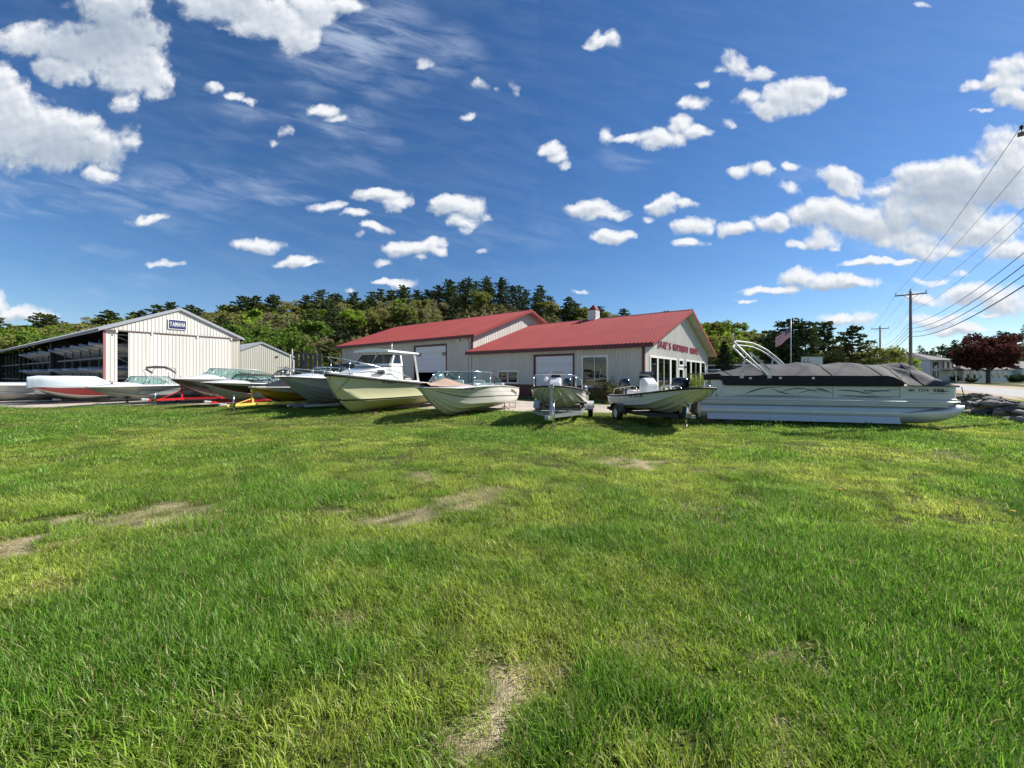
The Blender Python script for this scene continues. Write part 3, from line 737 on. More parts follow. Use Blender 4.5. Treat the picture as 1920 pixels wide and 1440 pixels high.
# ------------------------------------------------------------------ boats
class Hull:
    """planing hull, +x bow, +y port, origin under the transom"""
    def __init__(s, L, B, z0, z1, zg=.35, t0=.55, k=2.4, c0=.40, c1=.50, ce=2.0, cy0=.90, cy1=.5, stern=.9, p=2.3, q=.75, flare=1.6, se=1.8, tum=0.0, dip=0.0, deadrise=.0, rk=.12):
        s.__dict__.update(locals())
    def yb(s, t):
        if t < .4: f = s.stern + (1 - s.stern) * math.sin(t / .4 * math.pi / 2)
        else: f = max(0, 1 - ((t - .4) / .6) ** s.p) ** s.q
        return s.B / 2 * f
    def zs(s, t): return s.z0 + (s.z1 - s.z0) * t ** s.se - s.dip * math.sin(math.pi * min(1, t * 1.2))
    def zk(s, t):
        u = max(0, (t - s.t0) / (1 - s.t0)); return s.zg + (s.zs(1) - s.zg) * u ** s.k
    def zc(s, t): return s.zk(t) + (s.zs(t) - s.zk(t)) * (s.c0 + (s.c1 - s.c0) * t ** s.ce)
    def yc(s, t): return s.yb(t) * (s.cy0 + (s.cy1 - s.cy0) * t ** 2)
    def pt(s, t, v, side=1):
        """v 0..1 keel to chine, 1..2 chine to sheer"""
        zk, zc, zs, yc, yb = s.zk(t), s.zc(t), s.zs(t), s.yc(t), s.yb(t)
        if v <= 1:
            y = yc * v; z = zk + (zc - zk) * v ** 1.15
            for c in (.38, .68):                        # lifting strakes
                d = (v - c) / .05
                if -1 < d <= 0: z -= .018 * (1 + d); y += .0
        else:
            w = v - 1; fl = 1 + (s.flare - 1) * t
            y = yc + (yb - yc) * w ** fl + s.tum * math.sin(math.pi * w) * (1 - t)
            y += .02 * min(1, w * 12) * (1 - t); z = zc + (zs - zc) * w
        return Vector((s.L * t - s.rk * (1 - t) ** 8 * ((z - s.zg)), y * side, z))
    def yat(s, t, z):
        """half breadth of the shell at height z"""
        if s.zk(t) >= z: return .01
        a_, b_ = 0.0, 2.0
        for _ in range(20):
            m_ = (a_ + b_) / 2
            if s.pt(t, m_).z < z: a_ = m_
            else: b_ = m_
        return max(.01, s.pt(t, a_).y)
    def mesh(s, mats, mf, ns=44, rows=None):
        if callable(rows):
            ts = [1 - (1 - i / ns) ** 1.25 for i in range(ns + 1)]; mb = MB()
            for side in (1, -1):
                mb.grid([[s.pt(t, v, side) for v in rows(t)] for t in ts], 0, True, mf=mf, flip=side < 0)
            col = [s.pt(0, v, 1) for v in rows(0)]; k_ = len(col)
            for j in range(k_ - 1): mb.add([col[j], col[j + 1], Vector((col[j + 1].x, -col[j + 1].y, col[j + 1].z)), Vector((col[j].x, -col[j].y, col[j].z))], [(0, 1, 2, 3)], mf(0, j))
            return mb
        vs = rows or [0, .18, .33, .37, .381, .5, .63, .67, .681, .85, 1.0, 1.02, 1.1, 1.2, 1.3, 1.4, 1.5, 1.6, 1.7, 1.8, 1.88, 1.94, 2.0]
        ts = [1 - (1 - i / ns) ** 1.25 for i in range(ns + 1)]
        mb = MB()
        for side in (1, -1):
            mb.grid([[s.pt(t, v, side) for v in vs] for t in ts], 0, True, mf=lambda i, j: mf((ts[i] + ts[i + 1]) / 2, (vs[j] + vs[j + 1]) / 2), flip=side < 0)
        # transom
        col = [s.pt(0, v, 1) for v in vs]
        mb.add(col + [Vector((p.x, -p.y, p.z)) for p in col], [(j, j + 1, len(vs) + j + 1, len(vs) + j) for j in range(len(vs) - 1)], mf(0, 1.9))
        return mb
    def rail(s, name, m, par, r=.03, v=2.0, t0=0.0, off=.012, dz=0.0, flat=1.0):
        mb = MB()
        ts = [t0 + (1 - t0) * (1 - (1 - i / 40) ** 1.3) for i in range(41)]
        P = [s.pt(t, v, 1) + Vector((0, off, dz)) for t in ts] + [s.pt(t, v, -1) + Vector((0, -off, dz)) for t in ts[::-1]]
        P[40] = P[40] + Vector((off, 0, 0)); P.pop(41)
        return mb.tube(P, r, 6).build(name, m, par)
    def deck(s, td, crown, m, par, name='deck', w=.16, sole=None, linerm=None, nose=0.0, mid=None):
        """closed foredeck from td forward, side decks and cockpit liner aft"""
        mb = MB(); ts = [td + (1 - td) * i / 16 for i in range(17)]
        ys = [-1, -.96, -.8, -.5, -.2, 0, .2, .5, .8, .96, 1]
        rows = []
        for t in ts:
            yb, z = s.yb(t), s.zs(t)
            f = min(1, (1 - t) * 5 + .0)
            rows.append([Vector((s.L * t, y * yb, z + .012 + crown * f * (1 - abs(y) ** 2.2))) for y in ys])
        mb.grid(rows, 0, True, flip=True)
        # bulkhead under the aft edge
        r0 = rows[0]; sole = s.zg + .35 if sole is None else sole
        bk = []
        for q_ in range(7):
            zz = sole + (r0[0].z - .02 - sole) * q_ / 6; yy_ = max(.02, s.yat(td, zz) - .03)
            bk.append([Vector((s.L * td, yy_ * a_, zz)) for a_ in (-1, -.5, 0, .5, 1)])
        mb.grid(bk, 0, False)
        tt = [td * i / 14 for i in range(15)]
        for side in (1, -1):
            rw = []
            for t in tt:
                yb, z = s.yb(t), s.zs(t)
                rw.append([Vector((s.L * t, side * y, zz)) for y, zz in ((yb, z + .012), (yb - .03, z + .035), (yb - w + .03, z + .04), (yb - w, z + .02), (min(yb - w - .01, s.yat(t, (z + sole) / 2) - .03), (z + sole) / 2), (min(yb - w - .01, s.yat(t, sole) - .03), sole))])
            mb.grid(rw, 0, True, flip=side > 0)
        z = s.zs(0); yb = s.yb(0)
        mb.b2((0, -yb, z - .25), (.12, yb, z + .03))
        mb.grid([[Vector((s.L * t, a_ * min(s.yb(t) - w - .01, s.yat(t, sole) - .03), sole)) for a_ in (-1, 0, 1)] for t in tt], 0, False)
        return mb.build(name, m, par)

def windshield(boat, pts, h, rake, inw, frame_m, glass_m, tr=.014):
    """pts: plan points (x, y, z) round the cockpit; panes between them"""
    ws = MB(); tops = []
    for (x, y, z) in pts:
        tops.append(Vector((x - rake, y * (1 - inw), z + h)))
    bots = [Vector(p) for p in pts]
    # ends taper down
    tops[0].z = bots[0].z + h * .35; tops[-1].z = bots[-1].z + h * .35
    ws.tube(bots, tr * .8, 6); ws.tube(tops, tr, 6)
    for a, b in zip(bots, tops): ws.tube([a, b], tr * .9, 6)
    root = ws.build('windshield_frame', frame_m, boat)
    for a, b, c, d in zip(bots[:-1], bots[1:], tops[1:], tops[:-1]):
        MB().add([a, b, c, d], [(0, 1, 2, 3)]).build('pane', glass_m, root)
    return root
def ws_points(h, ta, tf, n_side=2, inset=.16, zo=.08, front=3):
    """plan points for a wrap-round windshield between stations ta (aft) and tf (front)"""
    side = []
    for i in range(n_side + 1):
        t = ta + (tf - .05 - ta) * i / n_side
        side.append((h.L * t, h.yb(t) - inset, h.zs(t) + zo * (.4 + .6 * i / n_side)))
    f = [(h.L * (tf - .0), h.yb(tf) * .42, h.zs(tf) + zo * 1.15)]
    return side + f + [(x, -y, z) for (x, y, z) in (side + f)[::-1]]
def seats(boat, x, z, m, ys=(-.45, .45), h=.5):
    for y in ys:
        MB().box((x, y, z + .2), (.5, .46, .4)).box((x - .24, y, z + .2 + h / 2 + .1), (.12, .46, h), 0).build('seat', m, boat, bevel=.05)
def outboard(boat, x, z, s=1.0, m=None, tilt=0.0, y=0):
    m = m or BLACKG
    R = Matrix.Rotation(tilt, 3, 'Y')
    prof = [(.0, .46), (.10, .455), (.17, .42), (.205, .34), (.21, .2), (.195, .06), (.17, 0), (.0, 0)]
    mb = MB(); rows = []
    for r, zz in prof:
        rows.append([(R @ Vector((-.2 + math.cos(q) * r * 1.45, math.sin(q) * r * .95, zz + .0 + (.05 if False else 0)))) * s + Vector((x, y, z)) for q in [2 * math.pi * j / 18 for j in range(19)]])
    mb.grid(rows, 0, True)
    root = mb.build('outboard_motor', m, boat, fix=True)
    mb = MB()
    for a, b, w, hh in (((-.2, 0, .02), (-.2, 0, -.55), .14, .24), ((-.2, 0, -.55), (-.2, 0, -.95), .07, .2), ((-.42, 0, -.78), (.0, 0, -.78), .09, .09)):
        mb.beam((R @ Vector(a)) * s + Vector((x, y, z)), (R @ Vector(b)) * s + Vector((x, y, z)), w * s, hh * s)
    mb.build('drive_leg', m, root, bevel=.02)
    return root
def hull_text(h, boat, txt, t, v, hh, side, m, name='registration_number', adv=None):
    """characters laid along the hull side"""
    mb = MB(); n = len(txt); adv = adv or hh * .8
    tt = t
    for c in txt:
        dt = .01
        p = h.pt(tt, v, side); ux = (h.pt(tt + dt, v, side) - h.pt(tt - dt, v, side)).normalized() * (-side)
        uy = (h.pt(tt, v + .05, side) - p).normalized(); nz = ux.cross(uy)
        if nz.y * side < 0: nz = -nz
        if c != ' ':
            vs, fs, a_, b_ = glyph(c); k = hh / .7
            mb.add([p + nz * .012 + ux * ((q[0] - a_) * k) + uy * q[1] * k for q in vs], fs)
        tt -= side * adv / h.L * (1 if True else 1)
    return mb.build(name, m, boat)
def heading(hx, hy): return math.atan2(hy, hx)
def place_by_bow(root, px, Y, hx, hy, L):
    """set the boat so that its bow stands at depth Y under photo column px"""
    a = math.atan2(hy, hx); c, s_ = math.cos(a), math.sin(a)
    bx, by = (px - 960) / F * Y, Y
    root.location = (bx - c * L, by - s_ * L, 0); root.rotation_euler = (0, 0, a)

def wheel(par, x, y, r=.27, w=.17, rimm=None):
    t = MB().lathe([(r * .55, -w / 2), (r * .9, -w / 2), (r, -w * .36), (r, w * .36), (r * .9, w / 2), (r * .55, w / 2)], (x, y, r), 'y', 22).build('tyre', RUBBER, par, fix=True)
    MB().lathe([(0.001, -w * .3), (r * .2, -w * .42), (r * .35, -w * .3), (r * .5, -w * .32), (r * .56, -w * .45), (r * .56, w * .45), (r * .5, w * .32), (.001, w * .3)], (x, y, r), 'y', 18).build('rim', rimm or WHITE, t, fix=True)
    return t
def jackstand(mb, x, y, z, s=1):
    for q in range(3):
        a_ = q * 2.094 + .5
        mb.beam((x, y, z - .18), (x + .26 * math.cos(a_), y + .26 * math.sin(a_), .0), .03, .03)
    mb.tube([(x, y, z - .3), (x, y, z)], .02, 6); mb.box((x, y, z), (.2, .2, .03))
def trailer(label, loc, ang, m, L=4.2, w=1.7, axle=1.1, tongue=1.3, zb=.38, r=.27, post=.95, fm=None, jack=True, group=None, rim=None, fender=True, jx=None):
    """trailer frame: +x towards the tongue, origin at the rear end; wheels, fenders, winch post and jack are parts"""
    t = thing('boat_trailer', label, 'trailer', loc, ang, group)
    fm = fm or m; hw = w / 2 - .22
    mb = MB()
    for s_ in (1, -1):
        mb.beam((0, s_ * hw, zb), (L - 1.0, s_ * hw, zb), .06, .1); mb.beam((L - 1.0, s_ * hw, zb), (L + .1, s_ * .06, zb), .06, .1)
    for xx in (.05, axle - .5, axle + .6, L - 1.1): mb.beam((xx, -hw, zb - .004), (xx, hw, zb - .004), .06, .09)
    mb.beam((L - 1.1, 0, zb + .001), (L + tongue, 0, zb + .001), .08, .1)
    mb.build('frame', m, t)
    MB().beam((L + tongue, 0, zb + .03), (L + tongue + .22, 0, zb + .05), .09, .08).box((L + tongue + .24, 0, zb + .05), (.1, .11, .1)).build('coupler', GALV, t, bevel=.01)
    MB().tube([(axle, -w / 2 + .1, r), (axle, w / 2 - .1, r)], .025, 8).build('axle', BLKSTEEL, t)
    for s_ in (1, -1):
        wheel(t, axle, s_ * (w / 2 - .02), r, .16, rim)
        if fender:
            P = []
            for i in range(9):
                q = math.radians(10 + i * 20); P.append((axle + math.cos(q) * (r + .09), r + math.sin(q) * (r + .07)))
            rows = [[(x_, s_ * (w / 2 - .02) + dy, z_) for dy in (-.12, .12)] for x_, z_ in P]
            fb = MB().grid(rows, 0, True); fb.grid([[(x_ * 1.0, y_, z_ - .012) for (x_, y_, z_) in rw] for rw in rows], 0, True, flip=True)
            fb.build('fender', fm, t)
        mb = MB(); mb.beam((.1, s_ * (hw - .1), zb + .14), (L - 1.6, s_ * (hw - .1), zb + .16), .08, .05)
        for xx in (.3, L - 1.9): mb.beam((xx, s_ * (hw - .1), zb), (xx, s_ * (hw - .1), zb + .13), .04, .04)
        mb.build('bunk', WOOD, t)
    if post:
        MB().beam((L + .25, 0, zb), (L + .25, 0, zb + post), .07, .07).beam((L + .25, 0, zb + post - .1), (L - .05, 0, zb + post), .06, .06).box((L + .2, 0, zb + post + .02), (.2, .14, .12)).build('winch_post', m, t)
        MB().beam((L + .22, 0, zb + post - .3), (L + tongue * .7, 0, zb + .05), .03, .03).build('post_brace', m, t)
    if jack:
        jx = L + tongue * .62 if jx is None else jx
        j = MB(); j.tube([(jx, .12, .08), (jx, .12, zb + .42)], .03, 8).tube([(jx, .12, zb + .40), (jx, .12, zb + .40), (jx, .26, zb + .40)], .012, 6).box((jx, .08, zb), (.12, .1, .14)).box((jx, .12, .03), (.16, .12, .06))
        j.build('jack', CHROME, t)
    return t
HX, HY = -.36, -.93
GT = 'tyres'

# ---- J: centre-console skiff facing the camera -------------------------------------------------
def skiff(label, L, B, jx=None):
    h = Hull(L, B, .78, 1.17, zg=.36, t0=.55, k=1.8, c0=.30, c1=.66, ce=1.3, cy0=.93, cy1=.86, stern=.93, p=3.4, q=.48, flare=1.25, se=1.5)
    b = thing('skiff', label, 'boat')
    def mf(t, v): return 1 if v < 1 else 0
    h.mesh([0], mf).build('hull', [GELC, GELC], b)
    h.rail('rub_rail', RUBBER, b, .028, 2.0, dz=.0)
    # raised spray chine line along the side
    h.rail('spray_rail', GELC, b, .014, 1.02, off=.012)
    h.rail('side_moulding', GELC, b, .010, 1.42, off=.004)
    h.deck(.84, .03, GEL, b, w=.14, sole=.62)
    mb = MB()
    mb.prism([(1.45, .62), (2.05, .62), (1.98, 1.22), (1.72, 1.42), (1.50, 1.36)], -.42, -.02, 'y'); mb.build('console', GEL, b, bevel=.05, fix=True)
    MB().box((1.62, -.22, 1.50), (.03, .46, .22), 0, Matrix.Rotation(.4, 3, 'Y')).build('console_screen', DKGLASS, b)
    MB().tube([(1.42 + math.cos(q) * .02, -.22 + math.sin(q) * .16, 1.26 + math.cos(q) * .16) for q in [i * math.pi / 6 for i in range(12)]], .012, 6, closed=True).build('steering_wheel', BLKSTEEL, b)
    MB().box((.95, 0, .82), (.42, .9, .36)).build('seat_box', VINYLW, b, bevel=.04)
    outboard(b, -.05, .95, .95, BLACKG)
    # stainless side rails and bow rail
    for s_ in (1, -1):
        mb = MB(); pt = lambda t, dz, di=.06: Vector((h.L * t, s_ * (h.yb(t) - di), h.zs(t) + .03 + dz))
        mb.tube([pt(.06, 0), pt(.10, .2), pt(.14, .22), pt(.42, .24), pt(.47, .20), pt(.5, 0)], .013, 7)
        mb.tube([pt(.28, 0), pt(.28, .23)], .011, 6)
        mb.build('side_rail', CHROME, b)
    return b, h
J, hJ = skiff('small off-white skiff with its blunt bow towards the camera and a black outboard', 4.15, 1.78)
place_by_bow(J, 1034, 11.15, -.25, -.968, 4.15)
mb = MB(); pt = lambda t, s_, dz, di=.08: Vector((hJ.L * t, s_ * (hJ.yb(t) - di), hJ.zs(t) + .03 + dz))
mb.tube([pt(.66, 1, 0), pt(.70, 1, .30), pt(.74, 1, .34), pt(.90, 1, .36), pt(.93, .8, .36), pt(.935, 0, .36), pt(.93, -.8, .36), pt(.90, -1, .36), pt(.74, -1, .34), pt(.70, -1, .30), pt(.66, -1, 0)], .014, 8)
for s_ in (1, -1):
    for t in (.84,): mb.tube([pt(t, s_, 0), pt(t, s_, .35)], .011, 6)
mb.build('bow_rail', CHROME, J)
MB().lathe([(.0, .0), (.07, .01), (.09, .08), (.07, .14), (0, .16)], (1.8, -.55, 1.28), 'z', 12).build('horn_cover', GEL, J)
tJ = trailer('galvanised single-axle trailer with grey fenders under the skiff that faces the camera', (J.location.x + .0, J.location.y, 0), J.rotation_euler.z, GALV, L=4.0, w=1.95, axle=1.15, tongue=.75, zb=.30, r=.25, post=.85, fm=ALUP, jx=4.55)
# ---- K: skiff seen from its starboard bow -------------------------------------------------------
K, hK = skiff('small skiff', 4.1, 1.62)
aK = math.atan2(-.982, .19)
K.rotation_euler = (0, 0, aK); K.location = (4.15, 13.75, 0)
K['label'] = 'small white skiff seen side-on upon a dark trailer next to the pontoon boat'
mb = MB(); 
for s_ in (1, -1):
    pt = lambda t, dz, di=.08: Vector((hK.L * t, s_ * (hK.yb(t) - di), hK.zs(t) + .03 + dz))
    mb.tube([pt(.74, 0), pt(.77, .12), pt(.84, .13), pt(.87, 0)], .013, 7)
mb.build('bow_rail', CHROME, K)
hull_text(hK, K, 'NH 703 LN', .40, 1.72, .10, -1, BLACKG)
hull_text(hJ, J, 'NH 614 AK', .60, 1.72, .10, 1, BLACKG)
tK = trailer('dark steel single-axle trailer under the skiff with its bow turned right', (0, 0, 0), aK, BLKSTEEL, L=3.1, w=1.85, axle=1.15, tongue=.35, zb=.33, r=.26, post=.55, fm=GELDG, jx=3.25)
tK.location = K.location - Vector((math.cos(aK) * .15, math.sin(aK) * .15, 0))

# ---- I: cream bowrider --------------------------------------------------------------------------
LI = 6.0
hI = Hull(LI, 2.46, .92, 1.10, zg=.06, t0=0.66, k=1.85, c0=.34, c1=.50, cy0=.92, cy1=.42, stern=.92, p=2.5, q=.70, flare=1.5, se=1.2, tum=.05, dip=-.10)
I = thing('bowrider', 'cream bowrider with wrap-round windshield and tan bow cover beside the yellow cabin boat', 'boat')
def mfI(t, v):
    if v < 1: return 1
    if 1.36 < v < 1.42 and t < .93: return 2
    if 1.66 < v < 1.69: return 3
    if 1.88 < v < 1.90 and t < .8: return 3
    return 0
hI.mesh(0, mfI, rows=[0, .18, .33, .37, .381, .5, .63, .67, .681, .85, 1.0, 1.02, 1.1, 1.2, 1.3, 1.36, 1.42, 1.5, 1.58, 1.66, 1.69, 1.78, 1.88, 1.90, 1.96, 2.0]).build('hull', [GELC, GEL, BLACKG, GELG], I)
hI.rail('rub_rail', GELG, I, .02)
hI.deck(.70, .12, GEL, I, w=.20, sole=.5)
# tan bow cover, peaked in the middle
mb = MB(); rows = []
for i in range(13):
    t = .70 + .27 * i / 12
    yb = hI.yb(t) * .80; z = hI.zs(t) + .06
    pk = max(0, 1 - abs(t - .76) / .12) * .16
    rows.append([Vector((LI * t, y * yb, z + .10 * (1 - abs(y) ** 2) + pk * max(0, 1 - abs(y) * 1.4) + .008 * math.sin(9 * y + i))) for y in [-1 + j / 8 for j in range(17)]])
mb.grid(rows, 0, True, flip=True).build('bow_cover', CANVT, I)
windshield(I, ws_points(hI, .30, .74, 2, .16, .10), .44, .34, .14, CHROME, BGLASS, .016)
seats(I, 2.9, .5, VINYLW); seats(I, .9, .45, VINYLW, (-.5, 0, .5), .4)
hull_text(hI, I, 'NH 1208 MX', .84, 1.88, .085, 1, BLACKG)
mb = MB()
for k_ in range(3):
    P = [hI.pt(.06 + .13 * u, 1.82 - .26 * (1 - u) ** 2 - .05 * k_, 1) + Vector((0, .008, 0)) for u in [i / 8 for i in range(9)]]
    mb.tube(P, [.008 + .012 * math.sin(math.pi * i / 8) for i in range(9)], 5)
mb.build('side_flash', mat('flash_gold', (.22, .17, .09), .3), I)
for t in (.93, .55):
    for s_ in (1, -1): MB().box((LI * t, s_ * (hI.yb(t) - .07), hI.zs(t) + .05), (.16, .03, .03)).build('cleat', CHROME, I, bevel=.008)
place_by_bow(I, 790, 11.95, -.335, -.942, LI)
# ---- H: pale yellow cabin boat -------------------------------------------------------------------
LH = 6.9
hH = Hull(LH, 2.5, 1.0, 1.50, zg=.10, t0=0.8, k=1.9, c0=.44, c1=.30, cy0=.9, cy1=.62, stern=.9, p=2.4, q=.72, flare=2.3, se=1.7)
H = thing('cabin_boat', 'pale yellow workboat with white pilothouse, black rub rail and waterline stripe', 'boat')
def vat(h, t, z):
    if h.zk(t) >= z: return 0.0
    a_, b_ = 0.0, 2.0
    for _ in range(26):
        m_ = (a_ + b_) / 2
        if h.pt(t, m_).z < z: a_ = m_
        else: b_ = m_
    return a_
def rowsH(t):
    va = vat(hH, t, .56); vb = max(vat(hH, t, .61), va + 1e-4)
    return [va * i / 10 for i in range(11)] + [vb] + [vb + (2 - vb) * i / 20 for i in range(1, 21)]
def mfH(i, j): return 2 if j < 10 else (1 if j == 10 else 0)
hH.mesh(0, mfH, ns=56, rows=rowsH).build('hull', [PALEY, BLACKG, BOTT], H)
hH.rail('rub_rail', RUBBER, H, .045)
hH.rail('toe_rail', GEL, H, .022, 2.0, off=-.05, dz=.06)
hH.deck(.42, .06, GEL, H, w=.20, sole=.7)
# pilothouse
cabin = MB()
x0, x1, x2, hwc = 3.92, 4.58, 6.05, .93
def sect(x, hw, zb, zt, tap): return [(x, -hw, zb), (x, -hw * tap, zt), (x, hw * tap, zt), (x, hw, zb)]
zd = lambda x: hH.zs(x / LH) + .05
S0 = [sect(x0, hwc, zd(x0) - .3, 1.86, .97), sect(x1, hwc, zd(x1) - .3, 1.86, .97), sect(x1 + .22, hwc * .93, zd(x1) - .2, 1.80, .93), sect(5.5, .70, zd(5.5) - .2, zd(5.5) + .30, .90), sect(x2, .42, zd(x2) - .1, zd(x2) + .12, .85)]
for a_, b_ in zip(S0[:-1], S0[1:]):
    cabin.add(a_ + b_, [(0, 1, 5, 4), (1, 2, 6, 5), (2, 3, 7, 6)])
cabin.add(S0[-1], [(0, 1, 2, 3)]); cabin.add(S0[0], [(3, 2, 1, 0)])
cabin.build('trunk_cabin', GEL, H, bevel=.05, fix=True)
# windowed upper house: pillars and sills, panes are separate
uw = MB(); zt, zw = 2.40, 1.90
ph = lambda x, y, z: Vector((x, y, z))
def frm(a, b, w=.09, d=.06): uw.beam(a, b, w, d)
yw, yt = .89, .80
for s_ in (1, -1):
    frm(ph(x0, s_ * yw, zw), ph(x1 + .05, s_ * yw, zw), .05, .12); frm(ph(x0, s_ * yt, zt - .03), ph(x1 - .22, s_ * yt, zt - .03), .05, .1)
    for xa, xb in ((x0 + .03, x0 + .03), (x0 + .07, x0 + .07), (x1 + .02, x1 - .28)): frm(ph(xa, s_ * yw, zw - .05), ph(xb, s_ * yt, zt), .06, .1)
    # aft bulkhead posts open to the cockpit
frm(ph(x1 + .06, -yw, zw), ph(x1 + .06, yw, zw), .1, .1); frm(ph(x1 - .24, -yt, zt - .03), ph(x1 - .24, yt, zt - .03), .06, .1)
frm(ph(x1 + .04, 0, zw), ph(x1 - .25, 0, zt), .10, .06)
house = uw.build('pilothouse', GEL, H, bevel=.012)
for s_ in (1, -1):
    for xa, xb, xc, xd in ((x0 + .14, x1 - .12, x1 - .36, x0 + .18),):
        MB().add([ph(xa, s_ * yw, zw + .07), ph(xb, s_ * yw, zw + .07), ph(xc, s_ * yt, zt - .10), ph(xd, s_ * yt, zt - .10)], [(0, 1, 2, 3)]).build('side_pane', DKGLASS, house)
for ya, yb_ in ((.05, yw - .06), (-yw + .06, -.05)):
    MB().add([ph(x1 + .07, ya, zw + .07), ph(x1 + .07, yb_, zw + .07), ph(x1 - .23, yb_ * .92, zt - .09), ph(x1 - .23, ya * .92, zt - .09)], [(0, 1, 2, 3)]).build('front_pane', DKGLASS, house)
# gasket rims
gk = MB()
for s_ in (1, -1):
    gk.tube([ph(x0 + .14, s_ * (yw + .01), zw + .07), ph(x1 - .12, s_ * (yw + .01), zw + .07), ph(x1 - .36, s_ * (yt + .01), zt - .10), ph(x0 + .18, s_ * (yt + .01), zt - .10)], .014, 5, closed=True)
for ya, yb_ in ((.05, yw - .06), (-yw + .06, -.05)):
    gk.tube([ph(x1 + .09, ya, zw + .07), ph(x1 + .09, yb_, zw + .07), ph(x1 - .21, yb_ * .92, zt - .09), ph(x1 - .21, ya * .92, zt - .09)], .016, 5, closed=True)
gk.build('window_gasket', RUBBER, house)
# open aft shelter posts and hardtop
ap = MB()
for s_ in (1, -1):
    ap.beam(ph(2.85, s_ * .95, 1.10), ph(3.02, s_ * .84, zt), .09, .06)
    ap.beam(ph(2.85, s_ * .95, 1.20), ph(x0, s_ * .94, 1.24), .05, .10)
ap.build('shelter_post', GEL, H)
rt = MB(); rows = []
for i in range(13):
    x = 2.85 + (x1 + .16 - 2.85) * i / 12
    hw = .96 * (1 - .10 * max(0, (i - 9) / 3) ** 2)
    rows.append([(x, -hw, zt - .0)] + [(x, y * hw, zt + .05 + .09 * (1 - y * y) + .02 * (i / 12)) for y in [-1 + j / 5 for j in range(11)]] + [(x, hw, zt)])
rt.grid(rows, 0, True, flip=True); rt.grid([[r[0], r[-1]] for r in rows], 0, False)
rt.add(rows[0], [tuple(range(13))]); rt.add(rows[-1], [tuple(range(13))[::-1]])
rt.build('hardtop', GEL, H, fix=True)
MB().tube([(3.7, .2, zt + .10), (3.7, .2, zt + .42)], .02, 6).build('antenna_mount', GEL, H)
# porthole, cabin details, bow rail, mooring lines
for s_ in (1, -1):
    mb = MB(); P = []
    for q in range(16):
        a_ = q / 16 * 2 * math.pi
        P.append((5.12 + .20 * math.copysign(abs(math.cos(a_)) ** .5, math.cos(a_)), s_ * (.835 - .0), 1.60 + .075 * math.copysign(abs(math.sin(a_)) ** .6, math.sin(a_))))
    mb.tube(P, .018, 6, closed=True); mb.build('porthole', RUBBER, H)
    MB().add([(p[0], p[1] - s_ * .004, p[2]) for p in P], [tuple(range(16))]).build('porthole_glass', DKGLASS, H)
MB().b2((3.2, .1, 1.3), (3.6, .5, 1.42)).beam((3.22, .3, .9), (3.22, .3, 1.6), .05, .30).build('helm_seat', WOOD, H)
mb = MB()
def bp(t, s_, dz, di=.10): return Vector((LH * t, s_ * max(0, hH.yb(t) - di), hH.zs(t) + .06 + dz))
mb.tube([bp(.50, 1, 0), bp(.54, 1, .16), bp(.62, 1, .30), bp(.80, 1, .46), bp(.93, 1, .56), bp(.99, .8, .58), bp(1.0, 0, .58, 0), bp(.99, -.8, .58), bp(.93, -1, .56), bp(.80, -1, .46), bp(.62, -1, .30), bp(.54, -1, .16), bp(.50, -1, 0)], .014, 8)
for s_ in (1, -1):
    for t in (.64, .78, .92): mb.tube([bp(t, s_, 0), bp(t - .012, s_, .30 + (t - .62) * .78)], .012, 6)
mb.build('bow_rail', CHROME, H)
ln = MB()
p = lambda t, v: hH.pt(t, v, 1) + Vector((0, .03, 0))
ln.tube([Vector((LH * .985, .08, 1.56)), Vector((LH + .02, .1, 1.1)), Vector((LH - .18, .12, .78)), p(.945, 1.2) + Vector((0, .05, 0)), p(.93, 1.75) + Vector((0, .09, 0)), p(.925, 2.0) + Vector((0, .04, 0)), Vector((LH * .92, hH.yb(.92) - .05, 1.62))], .010, 6)
ln.build('mooring_line', CABLE, H)
hull_text(hH, H, 'NH 3105 P', .75, 1.86, .085, 1, BLACKG)
outboard(H, -.10, 1.05, 1.15, mat('cowl_silver', (.42, .44, .47), .25, .3, .05, 3, coat=.5), tilt=.15)
MB().lathe([(0, 0), (.05, 0), (.055, .04), (0, .06)], (5.2, 0, 1.92), 'z', 10).build('deck_vent', CHROME, H)
place_by_bow(H, 612, 13.35, -.37, -.929, LH)
# ---- generic runabouts --------------------------------------------------------------------------
def runabout(name, label, hull, mats, mf, px, Y, hd, rub=GEL, td=.60, crown=.10, ws=(.22, .60, .36, .34), wsm=CHROME, glass=BGLASS, rows=None, deckm=GEL, seat=True):
    b = thing(name, label, 'boat')
    hull.mesh(0, mf, rows=rows).build('hull', mats, b)
    hull.rail('rub_rail', rub, b, .025)
    hull.deck(td, crown, deckm, b, w=.20, sole=hull.zg + .4)
    if ws: windshield(b, ws_points(hull, ws[0], ws[1], 2, .18, .08), ws[2], ws[3], .14, wsm, glass, .022)
    if seat: seats(b, hull.L * .38, hull.zg + .4, VINYLW)
    place_by_bow(b, px, Y, hd[0], hd[1], hull.L)
    return b
